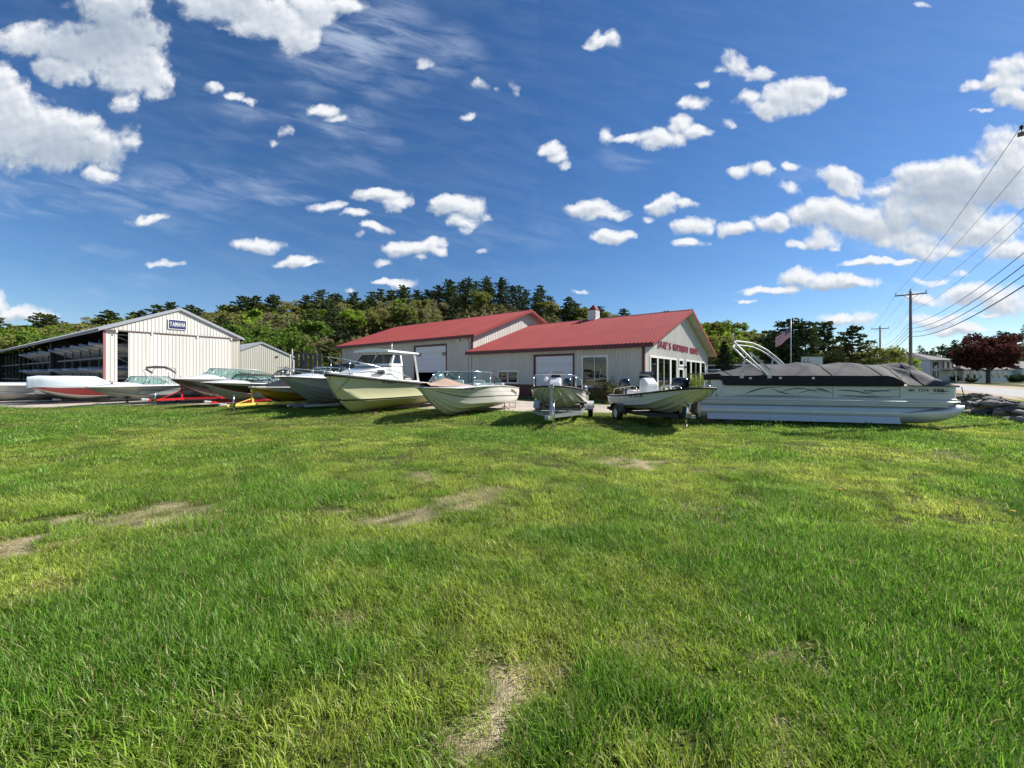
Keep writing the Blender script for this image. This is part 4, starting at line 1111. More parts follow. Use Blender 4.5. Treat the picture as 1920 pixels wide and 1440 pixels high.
# G white cuddy
hG = Hull(6.4, 2.4, 1.10, 1.42, zg=0.22, t0=0.66, k=1.9, c0=.34, c1=.50, cy0=.92, cy1=.42, stern=.92, p=2.4, q=.70, flare=1.6, se=1.3)
def mfG(t, v):
    if v < 1: return 1
    if 1.28 < v < 1.33: return 2
    return 1 if v < 1.28 else 0
RW = [0, .18, .33, .37, .381, .5, .63, .67, .681, .85, 1.0, 1.02, 1.12, 1.2, 1.28, 1.33, 1.42, 1.5, 1.6, 1.68, 1.76, 1.84, 1.92, 1.96, 2.0]
G = runabout('cuddy_cruiser', 'white cuddy cruiser with bow rail, anchor and black rub rail', hG, [GEL, GELG, BLACKG], mfG, 526, 14.8, (HX, HY), rub=RUBBER, td=.70, crown=.22, ws=(.40, .76, .42, .36), glass=BGLASS)
mb = MB()
def gb(t, s_, dz, di=.10): return Vector((6.4 * t, s_ * max(0, hG.yb(t) - di), hG.zs(t) + .05 + dz))
mb.tube([gb(.60, 1, 0), gb(.64, 1, .22), gb(.80, 1, .28), gb(.95, 1, .30), gb(1.02, .6, .31), gb(1.03, 0, .31, 0), gb(1.02, -.6, .31), gb(.95, -1, .30), gb(.80, -1, .28), gb(.64, -1, .22), gb(.60, -1, 0)], .014, 8)
for s_ in (1, -1):
    for t in (.74, .86, .96): mb.tube([gb(t, s_, 0), gb(t - .01, s_, .28)], .011, 6)
mb.build('bow_rail', CHROME, G)
MB().b2((6.25, -.12, 1.43), (6.75, .12, 1.47)).build('bow_pulpit', GEL, G, bevel=.01)
MB().beam((6.45, 0, 1.44), (6.88, 0, 1.36), .03, .05).beam((6.86, -.12, 1.30), (6.82, .12, 1.30), .12, .03).beam((6.86, 0, 1.36), (6.72, 0, 1.24), .16, .02).build('anchor', GALV, G)
mb = MB()
for k_ in range(7):   # folded black bimini
    mb.tube([(2.4, -1.02, 1.2), (2.8, -.98, 1.72), (2.95, -.6, 1.84), (2.95, 0, 1.86), (2.95, .6, 1.84), (2.8, .98, 1.72), (2.4, 1.02, 1.2)], .05, 6) if k_ == 0 else None
mb.tube([(3.0, -1.0, 1.75), (3.0, -.7, 1.92), (3.0, 0, 1.97), (3.0, .7, 1.92), (3.0, 1.0, 1.75)], .075, 8)
mb.build('folded_bimini', CANVK, G)
seats(G, 1.5, 1.0, BLACKG, (-.5, .4), .5)
hull_text(hG, G, 'NH 2828 MN B', .74, 1.84, .085, 1, BLACKG)
# F gold and white with black cover
hF = Hull(6.0, 2.35, .86, .98, zg=0.16, t0=0.66, k=1.9, c0=.25, c1=.42, cy0=.92, cy1=.4, stern=.9, p=2.2, q=.75, flare=1.4, se=1.2)
def mfF(t, v): return 1 if v < .42 else (0 if v < 1.52 else 2)
Fb = runabout('ski_boat', 'gold and white ski boat under a black cover on a yellow trailer', hF, [GOLDG, GELDG, GEL], mfF, 467, 16.2, (HX, HY), td=.97, ws=None, rub=GEL, crown=.02, seat=False)
mb = MB(); rows = []
for i in range(15):
    t = .0 + .92 * i / 14; yb = hF.yb(t) + .01; z = hF.zs(t) + .05
    pk = .40 * math.exp(-((t - .64) / .12) ** 2) + .14 * math.exp(-((t - .12) / .10) ** 2) + .10
    if i == 14: pk = .04
    rows.append([Vector((6.0 * t, y * yb, z + pk * (1 - abs(y) ** 1.7) + .01 * math.sin(i * 2 + y * 5))) for y in [-1 + j / 7 for j in range(15)]])
mb.grid(rows, 0, True, flip=True).build('boat_cover', CANVK, Fb)
mb = MB(); mb.tube([hF.pt(.90, 1.55, 1) + Vector((0, .012, 0)), hF.pt(.86, 1.45, 1) + Vector((0, .012, 0)), hF.pt(.83, 1.30, 1) + Vector((0, .012, 0)), hF.pt(.76, 1.22, 1) + Vector((0, .012, 0))], .014, 5)
mb.build('side_flash', mat('flash_yellow', (.6, .45, .06), .3), Fb)
# E black and white
hE = Hull(6.0, 2.35, .92, 1.16, zg=0.14, t0=0.66, k=1.9, c0=.38, c1=.50, cy0=.92, cy1=.4, stern=.9, p=2.2, q=.72, flare=1.5, se=1.2)
def mfE(t, v):
    if v < 1.0: return 1
    if v < 1.06: return 3
    if v < 1.16: return 4
    return 0 if v < 1.74 else 2
E = runabout('bowrider', 'bowrider with white deck, black topsides and a red and white stripe', hE, [BLACKG, GELG, GEL, GEL, REDG], mfE, 377, 17.4, (HX, HY), td=.72, crown=.17, ws=(.46, .76, .34, .30), wsm=BLKSTEEL, rows=[0, .18, .33, .37, .381, .5, .63, .67, .681, .85, 1.0, 1.02, 1.06, 1.16, 1.28, 1.36, 1.45, 1.55, 1.65, 1.74, 1.86, 1.93, 2.0])
MB().beam((2.6, .9, 1.45), (4.0, -.5, 1.60), .05, .03).beam((2.8, .9, 1.40), (4.0, .2, 1.50), .03, .03).build('wakeboard', mat('board_dark_red', (.10, .02, .03), .4), E)
# D dark grey cruiser
hD = Hull(7.6, 2.55, 1.12, 1.28, zg=0.16, t0=0.68, k=1.9, c0=.34, c1=.46, cy0=.92, cy1=.4, stern=.92, p=2.3, q=.72, flare=1.5, se=1.1, dip=-.05)
def mfD(t, v):
    if 1.40 < v < 1.44: return 1
    if v < 1.0 or v < 1.16: return 3 if .4 < v < .62 else 0
    return 0 if v < 1.74 else 2
D = runabout('sport_cruiser', 'large white-decked cruiser with charcoal hull and aqua windshield on a red trailer', hD, [GELDG, BLACKG, GEL, GELG], mfD, 321, 19.0, (HX, HY), td=.74, crown=.30, ws=(.42, .82, .50, .55), rub=GELDG, rows=[0, .18, .33, .37, .381, .5, .63, .67, .681, .85, 1.0, 1.02, 1.1, 1.16, 1.28, 1.40, 1.44, 1.55, 1.65, 1.74, 1.86, 1.93, 2.0], wsm=GALV)
# C white bowrider with bimini
hC = Hull(6.6, 2.4, .98, .92, zg=0.18, t0=0.66, k=1.8, c0=.30, c1=.42, cy0=.92, cy1=.4, stern=.92, p=2.3, q=.72, flare=1.5, se=1.0)
def mfC(t, v):
    if v < 1.12: return 1
    if v < 1.45: return 0 if (t > .3 and t < .75) else 1
    return 1 if v < 1.62 else 0
C = runabout('bowrider', 'white bowrider with a taupe bimini frame raised, in front of the shed doors', hC, [GEL, GELG], mfC, 160, 18.0, (HX, HY), td=.72, crown=.20, ws=(.50, .78, .40, .34), wsm=GALV, rows=[0, .18, .33, .37, .381, .5, .63, .67, .681, .85, 1.0, 1.02, 1.12, 1.2, 1.3, 1.45, 1.52, 1.62, 1.7, 1.8, 1.9, 2.0])
bi = MB()
for xx, rr in ((1.9, 0), (1.5, .18)):
    bi.tube([(1.5, -1.08, 1.0), (xx - .15, -1.04, 1.75), (xx - .2, -.85, 1.86), (xx - .2, .85, 1.86), (xx - .15, 1.04, 1.75), (1.5, 1.08, 1.0)], .016, 7)
bi.tube([(.6, -1.05, 1.0), (1.65, -1.04, 1.8)], .012, 6).tube([(.6, 1.05, 1.0), (1.65, 1.04, 1.8)], .012, 6)
bo = bi.build('bimini_frame', CHROME, C, loc=(2.2, 0, 0))
MB().tube([(1.35, -1.06, 1.62), (1.6, -1.05, 1.80), (1.68, -.85, 1.90), (1.70, 0, 1.93), (1.68, .85, 1.90), (1.6, 1.05, 1.80), (1.35, 1.06, 1.62)], .06, 8).build('bimini_canvas', TAUPE, bo)
MB().box((5.6, .15, 1.06), (.3, .22, .10)).build('hatch', GELDG, C, bevel=.02)
# B red and white boat under a pale cover
hB = Hull(6.3, 2.4, .86, .92, zg=0.13, t0=0.68, k=1.9, c0=.30, c1=.40, cy0=.92, cy1=.4, stern=.92, p=2.3, q=.72, flare=1.5, se=1.2)
def mfB(t, v):
    if v < .45: return 1
    if v < .9: return 2
    if v < 1.02: return 0
    if v < 1.8: return 3
    return 2
Bb = runabout('covered_boat', 'red and white runabout shrouded in a pale blue cover, third boat from the left edge', hB, [GEL, GELDG, GELG, REDG], mfB, 52, 19.2, (HX - .12, HY + .05), td=.97, ws=None, crown=.02, seat=False, rows=[0, .18, .33, .37, .381, .45, .63, .67, .681, .9, 1.0, 1.02, 1.06, 1.12, 1.25, 1.4, 1.55, 1.64, 1.72, 1.8, 1.9, 2.0])
Bb['label'] = 'red and white runabout shrouded in a pale blue cover'
mb = MB(); rows = []
for i in range(21):
    t = 1.0 * i / 20; t_ = min(t, .995); yb = hB.yb(t_) + .03; z = hB.zs(t_) - .06
    hgt = .56 if t > .65 else (.12 + .44 * max(0, (t - .53) / .12) if t > .53 else .12)
    if i == 20: hgt = .50
    yy = max(yb, .10)
    rows.append([Vector((6.3 * t + (.03 if i == 20 else 0), y * yy * (1 if a_ < .5 else .94), z + a_ * hgt + .012 * math.sin(i * 1.7 + y * 7))) for y, a_ in ((-1, 0), (-1, .25), (-.98, .6), (-.93, .92), (-.7, 1.02), (-.35, 1.05), (0, 1.07), (.35, 1.05), (.7, 1.02), (.93, .92), (.98, .6), (1, .25), (1, 0))])
mb.grid(rows, 0, True, flip=True); mb.add(rows[-1], [tuple(range(13))])
mb.build('boat_cover', CANVW, Bb)
# A white boat at the left edge
hA = Hull(6.4, 2.4, .90, 1.00, zg=0.13, t0=0.66, k=1.9, c0=.36, c1=.50, cy0=.92, cy1=.4, stern=.92, p=2.3, q=.72, flare=1.5, se=1.2)
def mfA(t, v):
    if 1.20 < v < 1.25: return 2
    return 1 if v < 1.0 else 0
A_ = runabout('bowrider', 'white runabout with grey pinstripe beside the pale blue covered boat', hA, [GEL, GELG, GELDG], mfA, -95, 18.6, (HX - .05, HY), td=.60, crown=.14, ws=(.18, .58, .34, .3), rows=[0, .18, .33, .37, .381, .5, .63, .67, .681, .85, 1.0, 1.02, 1.1, 1.20, 1.25, 1.35, 1.45, 1.55, 1.65, 1.75, 1.86, 1.93, 2.0])
# M small boat seen between the cuddy and the yellow cabin boat
hM = Hull(5.8, 2.3, 1.25, 1.35, zg=.45, t0=0.66, k=1.9, stern=.9)
Mb = runabout('bowrider', 'white bowrider showing only its windshield behind the bow of the yellow cabin boat', hM, [GEL, GELG], lambda t, v: 1 if v < 1 else 0, 600, 18.8, (HX, HY), td=.6, ws=(.2, .62, .46, .36))
# trailers and stands ---------------------------------------------------------------------------
def under(b, dx, **kw):
    a_ = b.rotation_euler.z
    return dict(loc=(b.location.x + math.cos(a_) * dx, b.location.y + math.sin(a_) * dx, 0), ang=a_)
trailer('red trailer with leaning red winch post under the charcoal cruiser', m=REDSTEEL, L=6.6, w=2.3, axle=2.2, tongue=1.6, zb=.30, r=.30, post=.75, jx=8.0, **under(D, .3))
trailer('yellow trailer with yellow winch post under the gold ski boat', m=YELSTEEL, L=5.4, w=2.1, axle=1.7, tongue=1.3, zb=.27, r=.28, post=.55, jx=6.5, **under(Fb, .2))
trailer('grey trailer mostly hidden beneath the white cuddy cruiser', m=GALV, L=5.0, w=2.2, axle=1.2, tongue=.5, zb=.24, r=.30, post=0, jack=False, **under(G, .3))
trailer('dark trailer in the shade beneath the red covered runabout', m=BLKSTEEL, L=4.4, w=2.2, axle=1.5, tongue=.6, zb=.18, r=.24, post=0, jack=False, **under(Bb, .2))
trailer('dark trailer in the shade beneath the leftmost white runabout', m=BLKSTEEL, L=4.4, w=2.2, axle=1.5, tongue=.6, zb=.18, r=.24, post=0, jack=False, **under(A_, .2))
trailer('red-framed trailer beneath the black and white bowrider', m=REDSTEEL, L=4.4, w=2.1, axle=1.4, tongue=1.0, zb=.22, r=.28, post=0, jack=False, **under(E, .2))
trailer('grey trailer beneath the half-hidden bowrider behind the yellow cabin boat', m=GALV, L=4.0, w=2.1, axle=1.4, tongue=.6, zb=.34, r=.28, post=0, jack=False, **under(Mb, .3))
def stand(label, boat, lx, ly, z, m=BLKSTEEL):
    p_ = boat.matrix_basis @ Vector((lx, ly, 0))
    mb = MB(); jackstand(mb, 0, 0, z)
    t = mb.build('boat_stand', m, None, loc=(p_.x, p_.y, 0)); return tag(t, label, 'stand', None)
stand('black tripod stand under the near side of the white bowrider with the bimini', C, 3.3, .75, .36)
stand('black tripod stand under the bow of the white bowrider with the bimini', C, 5.2, .25, .36)
stand('black tripod stand under the far side of the white bowrider with the bimini', C, 3.3, -.75, .36)
stand('black tripod stand under the stern quarter of the yellow cabin boat', H, 1.0, .85, .40)
stand('black tripod stand beneath the far quarter of the yellow cabin boat', H, 1.0, -.85, .40)
stand('black tripod stand under the stern of the cream bowrider', I, .8, .8, .34)
stand('black tripod stand under the far stern corner of the cream bowrider', I, .8, -.8, .34)
def block(label, boat, lx, ly, d, z0=0.0, m=WOOD, loc=None, rz=.1):
    p_ = boat.matrix_basis @ Vector((lx, ly, 0)) if boat else Vector(loc)
    t = MB().box((0, 0, d[2] / 2 + z0), d).build('wood_block', m, None, loc=(p_.x, p_.y, 0), rot=(0, 0, rz), bevel=.008)
    return tag(t, label, 'block')
block('wooden block lying under the forefoot of the yellow cabin boat', H, 5.0, .05, (.35, .22, .10))
block('small pale offcut of wood on the grass before the yellow cabin boat', H, 5.5, .9, (.14, .1, .12), rz=.6)
block('wooden block under the keel of the cream bowrider', I, 3.2, 0, (.3, .3, .06))
MB_l = MB(); 
for s_ in (-.14, .14): MB_l.tube([(s_, 0, .0), (s_, 0, .5)], .012, 6)
for z in (.02, .25, .48): MB_l.tube([(-.14, 0, z), (.14, 0, z)], .012, 6)
p_ = I.matrix_basis @ Vector((-.35, .75, 0))
tag(MB_l.build('boarding_ladder', BLKSTEEL, None, loc=(p_.x, p_.y, 0), rot=(0, 0, I.rotation_euler.z + 1.57)), 'thin dark step ladder at the stern of the cream bowrider', 'ladder')

# ---- L: pontoon boat -----------------------------------------------------------------------------
aL = math.atan2(-.262, .965)
P_ = thing('pontoon_boat', 'silver pontoon boat under a grey cover with a raised tow tower', 'boat', (6.05, 12.25, 0), aL)
LP, BP = 6.62, 2.45           # near side is y=0, far side y=BP
def log(y, name='pontoon_tube'):
    rows = []; n = 28
    for i in range(46):
        x = -.02 + (LP + .15) * i / 45
        u = max(0, (x - (LP - 1.35)) / 1.50); r = .29 * math.sqrt(max(0, 1 - min(1, u) ** 2.6)) + .004
        zc = .40 + (.29 - r) * .80
        rows.append([(x, y + math.cos(q) * r, zc + math.sin(q) * r) for q in [2 * math.pi * j / n for j in range(n + 1)]])
    mb = MB().grid(rows, 0, True); mb.add(rows[0][:-1], [tuple(range(n))])
    o = mb.build(name, ALU, P_, fix=True)
    # lifting strake / splash skid along the lower side
    sk = MB()
    sk.prism([(y - .37, .12), (y - .30, .30), (y - .16, .20), (y - .20, .11)], .15, LP - 1.5, 'x')
    sk.prism([(y - .30, .455), (y - .29, .475), (y - .26, .46)], .02, LP - .9, 'x')
    sk.build('lifting_strake', ALUP, P_, fix=True)
    # spear-shaped splash fin at the bow
    f = MB(); f.add([(LP - 1.55, y - .295, .40), (LP - .55, y - .30, .52), (LP - .25, y - .22, .56), (LP - .55, y - .27, .585), (LP - 1.0, y - .31, .50)], [(0, 1, 2, 3, 4)])
    f.build('splash_fin', mat('alu_dark', (.22, .23, .24), .4, .5), P_)
log(.30); log(BP - .30)
dk = MB(); 
pl = [(0, 0), (LP - .30, 0), (LP - .08, .10), (LP, .35), (LP, BP - .35), (LP - .08, BP - .10), (LP - .30, BP), (0, BP)]
dk.prism(pl, .755, .80, 'z'); dk.build('deck', ALUP, P_, fix=True)
rb = MB(); inner = pl
rb.tube([(x, y - (.01 if y < 1 else -.01), .74) for x, y in pl[:]], .022, 6, closed=True)
rb.build('deck_trim', ALU, P_)
sk = MB().b2((0, -.012, .66), (LP - .30, .0, .725)).b2((0, .0, .60), (LP - .4, .05, .655)); sk.build('side_skirt', ALUP, P_)
cm = MB()
for i in range(14): cm.b2((.2 + i * .45, .06, .68), (.26 + i * .45, BP - .06, .752))
cm.build('cross_member', GALV, P_)
# fence: panels following the deck outline
FZ0, FZ1 = .815, 1.17
PAN = mat('fence_panel', (.66, .68, .60), .35, .1, .05, 2, coat=.3)
segs = [((.62, .06), (3.55, .06)), ((3.60, .06), (LP - 1.45, .06)), ((LP - 1.42, .06), (LP - .34, .06))]
for (a_, b_) in segs:
    MB().b2((a_[0], a_[1] - .012, FZ0), (b_[0], b_[1] + .012, FZ1 - .02)).build('fence_panel', PAN, P_)
cv = [(LP - .34, .06)] + [(LP - .34 + .28 * math.sin(q), .06 + .28 * (1 - math.cos(q))) for q in [math.pi / 16 * i for i in range(1, 9)]]
mb = MB(); mb.grid([[(x, y, FZ0), (x, y, FZ1 - .02)] for x, y in cv], 0, True, flip=True); mb.build('fence_corner', PAN, P_)
MB().b2((LP - .07, .34, FZ0), (LP - .05, BP - .34, FZ1 - .02)).build('bow_panel', PAN, P_)
MB().b2((.62, BP - .07, FZ0), (LP - .34, BP - .05, FZ1)).build('far_fence', PAN, P_)
fr = MB()
fr.tube([(.62, .05, FZ1)] + [(x, y - .008, FZ1) for x, y in cv] + [(LP - .06, BP - .34, FZ1)], .018, 8)
fr.tube([(.62, .045, FZ0 - .0)] + [(x, y - .012, FZ0) for x, y in cv] + [(LP - .055, BP - .34, FZ0)], .016, 8)
for xx in (.62, 3.575, LP - 1.435): fr.b2((xx - .02, .02, FZ0 - .02), (xx + .02, .06, FZ1))
fr.build('fence_frame', ALU, P_)
# stern gate / storage pod and engine guard rails
MB().b2((.28, .02, .80), (.60, .10, 1.44)).build('stern_panel', ALUP, P_, bevel=.01)
mb = MB(); mb.tube([(.06, .04, .80), (.08, .04, 1.05), (.12, .04, 1.60), (.16, .04, 1.66), (.52, .04, 1.66), (.56, .04, 1.60)], .02, 8)
mb.tube([(-.1, .1, .80), (-.04, .1, 1.08), (.16, .1, 1.10), (.42, .02, 1.0), (.44, .02, .82)], .018, 8).tube([(.08, .04, 1.38), (.3, .04, 1.25)], .014, 6)
mb.tube([(-.45, .35, .45), (-.38, .35, .85), (-.1, .3, 1.05)], .018, 8)
mb.build('stern_rail', CHROME, P_)
outboard(P_, -.25, .95, 1.0, BLACKG, y=BP / 2)
mb = MB(); mb.beam((-.30, .5, .85), (-.55, .5, .25), .06, .04).beam((-.30, .7, .85), (-.55, .7, .25), .06, .04)
for z in (.3, .5, .7): mb.beam((-.5 + z * .3, .5, z), (-.5 + z * .3, .7, z), .05, .02)
mb.build('boarding_steps', GALV, P_)
# graphics on the fence
gm = mat('graphic_grey', (.07, .065, .075), .4); gb_ = mat('graphic_bronze', (.20, .18, .18), .4)
mb = MB()
def swoosh(x0, x1, za, zb, wmax, bend, m, yo=.0):
    n = 14; up, dn = [], []
    for i in range(n + 1):
        u = i / n; x = x0 + (x1 - x0) * u; z = za + (zb - za) * u + bend * math.sin(math.pi * u); w = wmax * math.sin(math.pi * u ** .8) + .003
        up.append((x, .043 - yo, z + w / 2)); dn.append((x, .043 - yo, z - w / 2))
    mb.grid([up, dn], m, False)
swoosh(.75, 3.5, .845, .84, .02, 0, 1); swoosh(.9, 3.4, .875, .865, .012, 0, 0); swoosh(1.2, 2.05, .90, 1.12, .03, .06, 0, .001); swoosh(1.3, 2.3, .93, 1.10, .012, .08, 0, .001)
swoosh(1.95, 2.55, 1.10, .92, .03, -.05, 0, .002); swoosh(2.1, 3.3, .93, .92, .025, .17, 0, .001); swoosh(2.6, 3.45, .92, .97, .018, .10, 0, .003)
swoosh(3.1, 3.53, 1.10, .95, .04, .03, 0, .002); swoosh(3.62, 4.6, 1.05, .90, .03, .05, 0, .001); swoosh(3.65, 5.1, .92, .90, .014, -.03, 0, .002); swoosh(3.65, 5.15, .855, .855, .018, 0, 0, .003)
swoosh(4.2, 5.15, .93, 1.09, .014, .03, 0, .001); swoosh(3.65, 5.15, .885, .885, .010, 0, 1, .002)
swoosh(5.85, 6.3, 1.10, 1.10, .012, 0, 1, .001); swoosh(6.0, 6.28, 1.03, 1.05, .035, 0, 0, .001); swoosh(5.8, 6.28, .985, .985, .012, 0, 1, .001)
mb.build('side_graphic', [gm, gb_], P_)
mb = MB(); text_mb(mb, 'BENNINGTON', (4.30, .040, 1.02), (1, 0, 0), (0, 0, 1), .045, 0, total=.62); mb.build('name_lettering', gm, P_)
mb = MB(); text_mb(mb, 'NH', (5.36, .040, 1.03), (1, 0, 0), (0, 0, 1), .078, 0, total=.13); text_mb(mb, '7274', (5.58, .040, 1.03), (1, 0, 0), (0, 0, 1), .078, 0, total=.24)
text_mb(mb, '8818', (5.92, .040, 1.03), (1, 0, 0), (0, 0, 1), .078, 0, total=.24)
mb.build('registration_number', BLACKG, P_)
# cover: black skirt along the fence top and a sagging grey top over poles
sk = MB(); rows = []
nx = 60
def edge_z(x): 
    if x < .5: return 1.50 + .08 * x
    if x < LP - 1.75: return 1.47
    u = (x - (LP - 1.75)) / .45
    return 1.47 - .27 * min(1, u) ** 1.3
for i in range(nx + 1):
    x = .05 + (LP - 1.42 - .05) * i / nx
    zt_ = edge_z(x); w_ = .012 * math.sin(x * 7) + .008 * math.sin(x * 17)
    rows.append([(x, -.02 + w_ * .5, FZ1 + .0 + (0 if x > .62 else .18)), (x, -.05 + w_, (FZ1 + zt_) / 2), (x, -.03, max(zt_, FZ1 + .02))])
sk.grid(rows, 0, True, flip=True); sk.build('cover_skirt', CANVK, P_)
def ridge(x):
    # sagging between poles
    ks = [(.0, 1.56), (.55, 1.60), (1.77, 1.88), (3.09, 1.91), (4.48, 1.89), (5.95, 1.87), (LP + .05, 1.21)]
    for (xa, ha), (xb, hb) in zip(ks[:-1], ks[1:]):
        if xa <= x <= xb:
            u = (x - xa) / (xb - xa); return ha * (1 - u) + hb * u - (.06 * math.sin(math.pi * u) * min(1, (xb - xa)) if xb < 6.2 else 0)
    return 1.2
rows = []
nxx, nyy = 110, 40
for i in range(nxx + 1):
    x = .0 + (LP + .02) * i / nxx; row = []
    for j in range(nyy + 1):
        y = -.03 + (BP + .06) * j / nyy; u = abs(y - BP / 2) / (BP / 2 + .03)
        ez = edge_z(x) if x < LP - 1.30 else FZ1 + .03
        # rounded bow corners
        xx, yy = x, y
        lim = BP / 2 + .03
        if x > LP - .38:
            v_ = (x - (LP - .38)) / .40; lim = (BP / 2 + .03) * (1 - .24 * v_ ** 2.2)
            yy = BP / 2 + (y - BP / 2) * lim / (BP / 2 + .03)
        crown = (ridge(x) - ez) * (1 - u ** (1.6 if x < LP - 1.3 else 1.3))
        fold = 0
        ang = math.atan2(u * 1.2, (x - 5.15) / 1.4) if x > 5.15 else 0
        if x > 5.15: fold = .045 * math.sin(ang * 13 + 1) * min(1, (x - 5.15) * 2) * (1 - (x - 5.15) / (LP - 5.1)) * (1 - u ** 8)
        fold += .008 * math.sin(x * 5.0 + y * 4.2) * (1 - u ** 4) + .003 * math.sin(x * 11 - y * 6)
        if 2.6 < x < 4.4: fold += .03 * math.exp(-((x - 2.6 - (1 - u) * 1.6) / .10) ** 2) * (1 - u ** 6)
        fold += .009 * noise.noise(Vector((x * 2.2, y * 2.2, 1.7)))
        row.append((xx, yy, ez + crown + fold * .9))
    rows.append(row)
cv_ = MB(); cv_.grid(rows, 0, True, flip=True)
# stern and bow hems
cv_.add([(p[0], p[1], p[2]) for p in rows[-1]] + [(p[0] + .01, p[1], FZ1 - .02) for p in rows[-1]], [(j, j + 1, nyy + 1 + j + 1, nyy + 1 + j) for j in range(nyy)])
cov = cv_.build('cover_top', CANVG, P_)
sm = MB()
for i in (14, 58, 78, 86, 94):
    sm.tube([Vector(rows[min(nxx, i + (j // 9 if i > 80 else 0))][j]) + Vector((0, 0, .006)) for j in range(0, nyy + 1, 2)], .012, 4)
sm.tube([Vector(r[0]) + Vector((0, -.006, .0)) for r in rows[::2]], .012, 5)
sm.build('cover_seam', CANVK, P_)
MB().tube([(LP - .12, -.01, FZ1), (LP - .10, -.03, 1.0), (LP - .02, -.03, .74), (LP + .02, -.02, .64)], .010, 6).build('tie_down_strap', CANVK, P_)
st = MB()
for xx in (1.35, 2.15, 3.0): st.box((xx, -.07, 1.40), (.07, .05, .06))
st.build('cover_fitting', WHITE, P_, bevel=.01)
# tow tower: two hoops joined by a wide top bend, leaning aft
tw = MB()
tw.tube([(1.87, -.02, 1.44), (1.57, -.02, 1.78), (1.30, .02, 2.10), (1.10, .12, 2.36), (1.03, .35, 2.52), (1.15, .8, 2.61), (1.45, 1.3, 2.64), (1.75, 1.8, 2.65), (2.05, 2.15, 2.64), (2.32, 2.36, 2.56), (2.62, BP, 2.40), (2.90, BP, 2.15), (3.15, BP + .02, 1.90), (3.45, BP + .02, 1.50)], .030, 10)
tw.tube([(1.84, .04, 1.46), (1.50, .04, 1.76), (1.22, .08, 2.02), (1.06, .18, 2.24), (1.00, .40, 2.38), (1.14, .85, 2.48), (1.48, 1.35, 2.51), (1.80, 1.85, 2.52), (2.10, 2.15, 2.49), (2.36, 2.32, 2.40), (2.62, BP - .06, 2.25), (3.10, BP - .05, 1.80), (3.40, BP - .05, 1.50)], .024, 10)
for q_ in (((1.87, -.02, 1.45)), ((1.12, -.02, 1.45)), ((3.45, BP + .02, 1.48)), ((2.75, BP + .02, 1.48))): tw.box(q_, (.11, .08, .10))
tw.tube([(1.12, -.02, 1.45), (1.18, -.01, 1.85), (1.27, .02, 2.12)], .024, 8)
tw.tube([(2.75, BP + .02, 1.48), (2.80, BP + .01, 1.9), (2.84, BP, 2.20)], .024, 8)
tw.tube([(1.12, .55, 2.58), (.98, .35, 2.78)], .012, 6)
tw.build('tow_tower', ALUP, P_)
rk_ = MB()
for y, dx0 in ((-.10, 0.0), (BP + .10, 1.55)):
    for dx in (0, .12):
        rk_.beam((1.38 + dx + dx0, y, 2.14 - dx * .9), (1.84 + dx * .5 + dx0, y, 1.66 - dx * .3), .03, .05)
    rk_.beam((1.34 + dx0, y, 2.20), (1.42 + dx0, y, 2.06), .05, .05)
rk_.build('board_rack', ALUP, P_)
MB().lathe([(0, -.03), (.03, -.02), (.035, 0), (.03, .02), (0, .03)], (.97, .33, 2.79), 'z', 10).build('anchor_light', WHITE, P_)
for i, (lx, ly, d) in enumerate(((.25, .25, (.40, .34, .22)), (.75, .22, (.25, .34, .20)), (.3, BP - .3, (.4, .34, .22)), (4.2, BP - .3, (.4, .34, .10)), (4.2, .35, (.4, .3, .1)))):
    block(['brown timber block stacked under the stern of the pontoon boat', 'grey timber block beside the brown one under the pontoon boat stern', 'timber block under the far stern corner of the pontoon boat', 'flat timber block under the far tube of the pontoon boat', 'flat timber block in the shade under the middle of the pontoon boat'][i], P_, lx, ly, d, m=WOOD if i % 2 == 0 else mat('grey_timber', (.16, .15, .14), .85, 0, .3, 6, bump=.4), rz=aL + .05 * i)

# ---- boats on the rack --------------------------------------------------------------------------
hR = Hull(5.6, 2.2, .55, .70, zg=0, t0=.45, k=2.0, c0=.3, c1=.45, stern=.9)
rm = hR.mesh(0, lambda t, v: 1 if v < 1 else 0, ns=14, rows=[0, .5, 1.0, 1.5, 2.0]).mesh('rack_hull', [GELC, GELG])
mb = MB(); rows = []
for i in range(13):
    t = i / 12; yb = max(.06, hR.yb(min(t, .99)) + .02); pk = .1 + .35 * math.exp(-((t - .45) / .22) ** 2)
    rows.append([Vector((5.6 * t, y * yb, hR.zs(t) - .05 + (pk + .05) * (1 - abs(y) ** 1.8))) for y in [-1 + j / 5 for j in range(11)]])
rc = mb.grid(rows, 0, True, flip=True).mesh('rack_cover', CANVW)
rc2 = rc.copy(); rc2.materials[0] = mat('canvas_blue_grey', (.34, .40, .48), .8, 0, .1, 3)
sp = Matrix.Rotation(AS, 4, 'Z'); so = Vector((-29.7, 28, 0)); n = 0
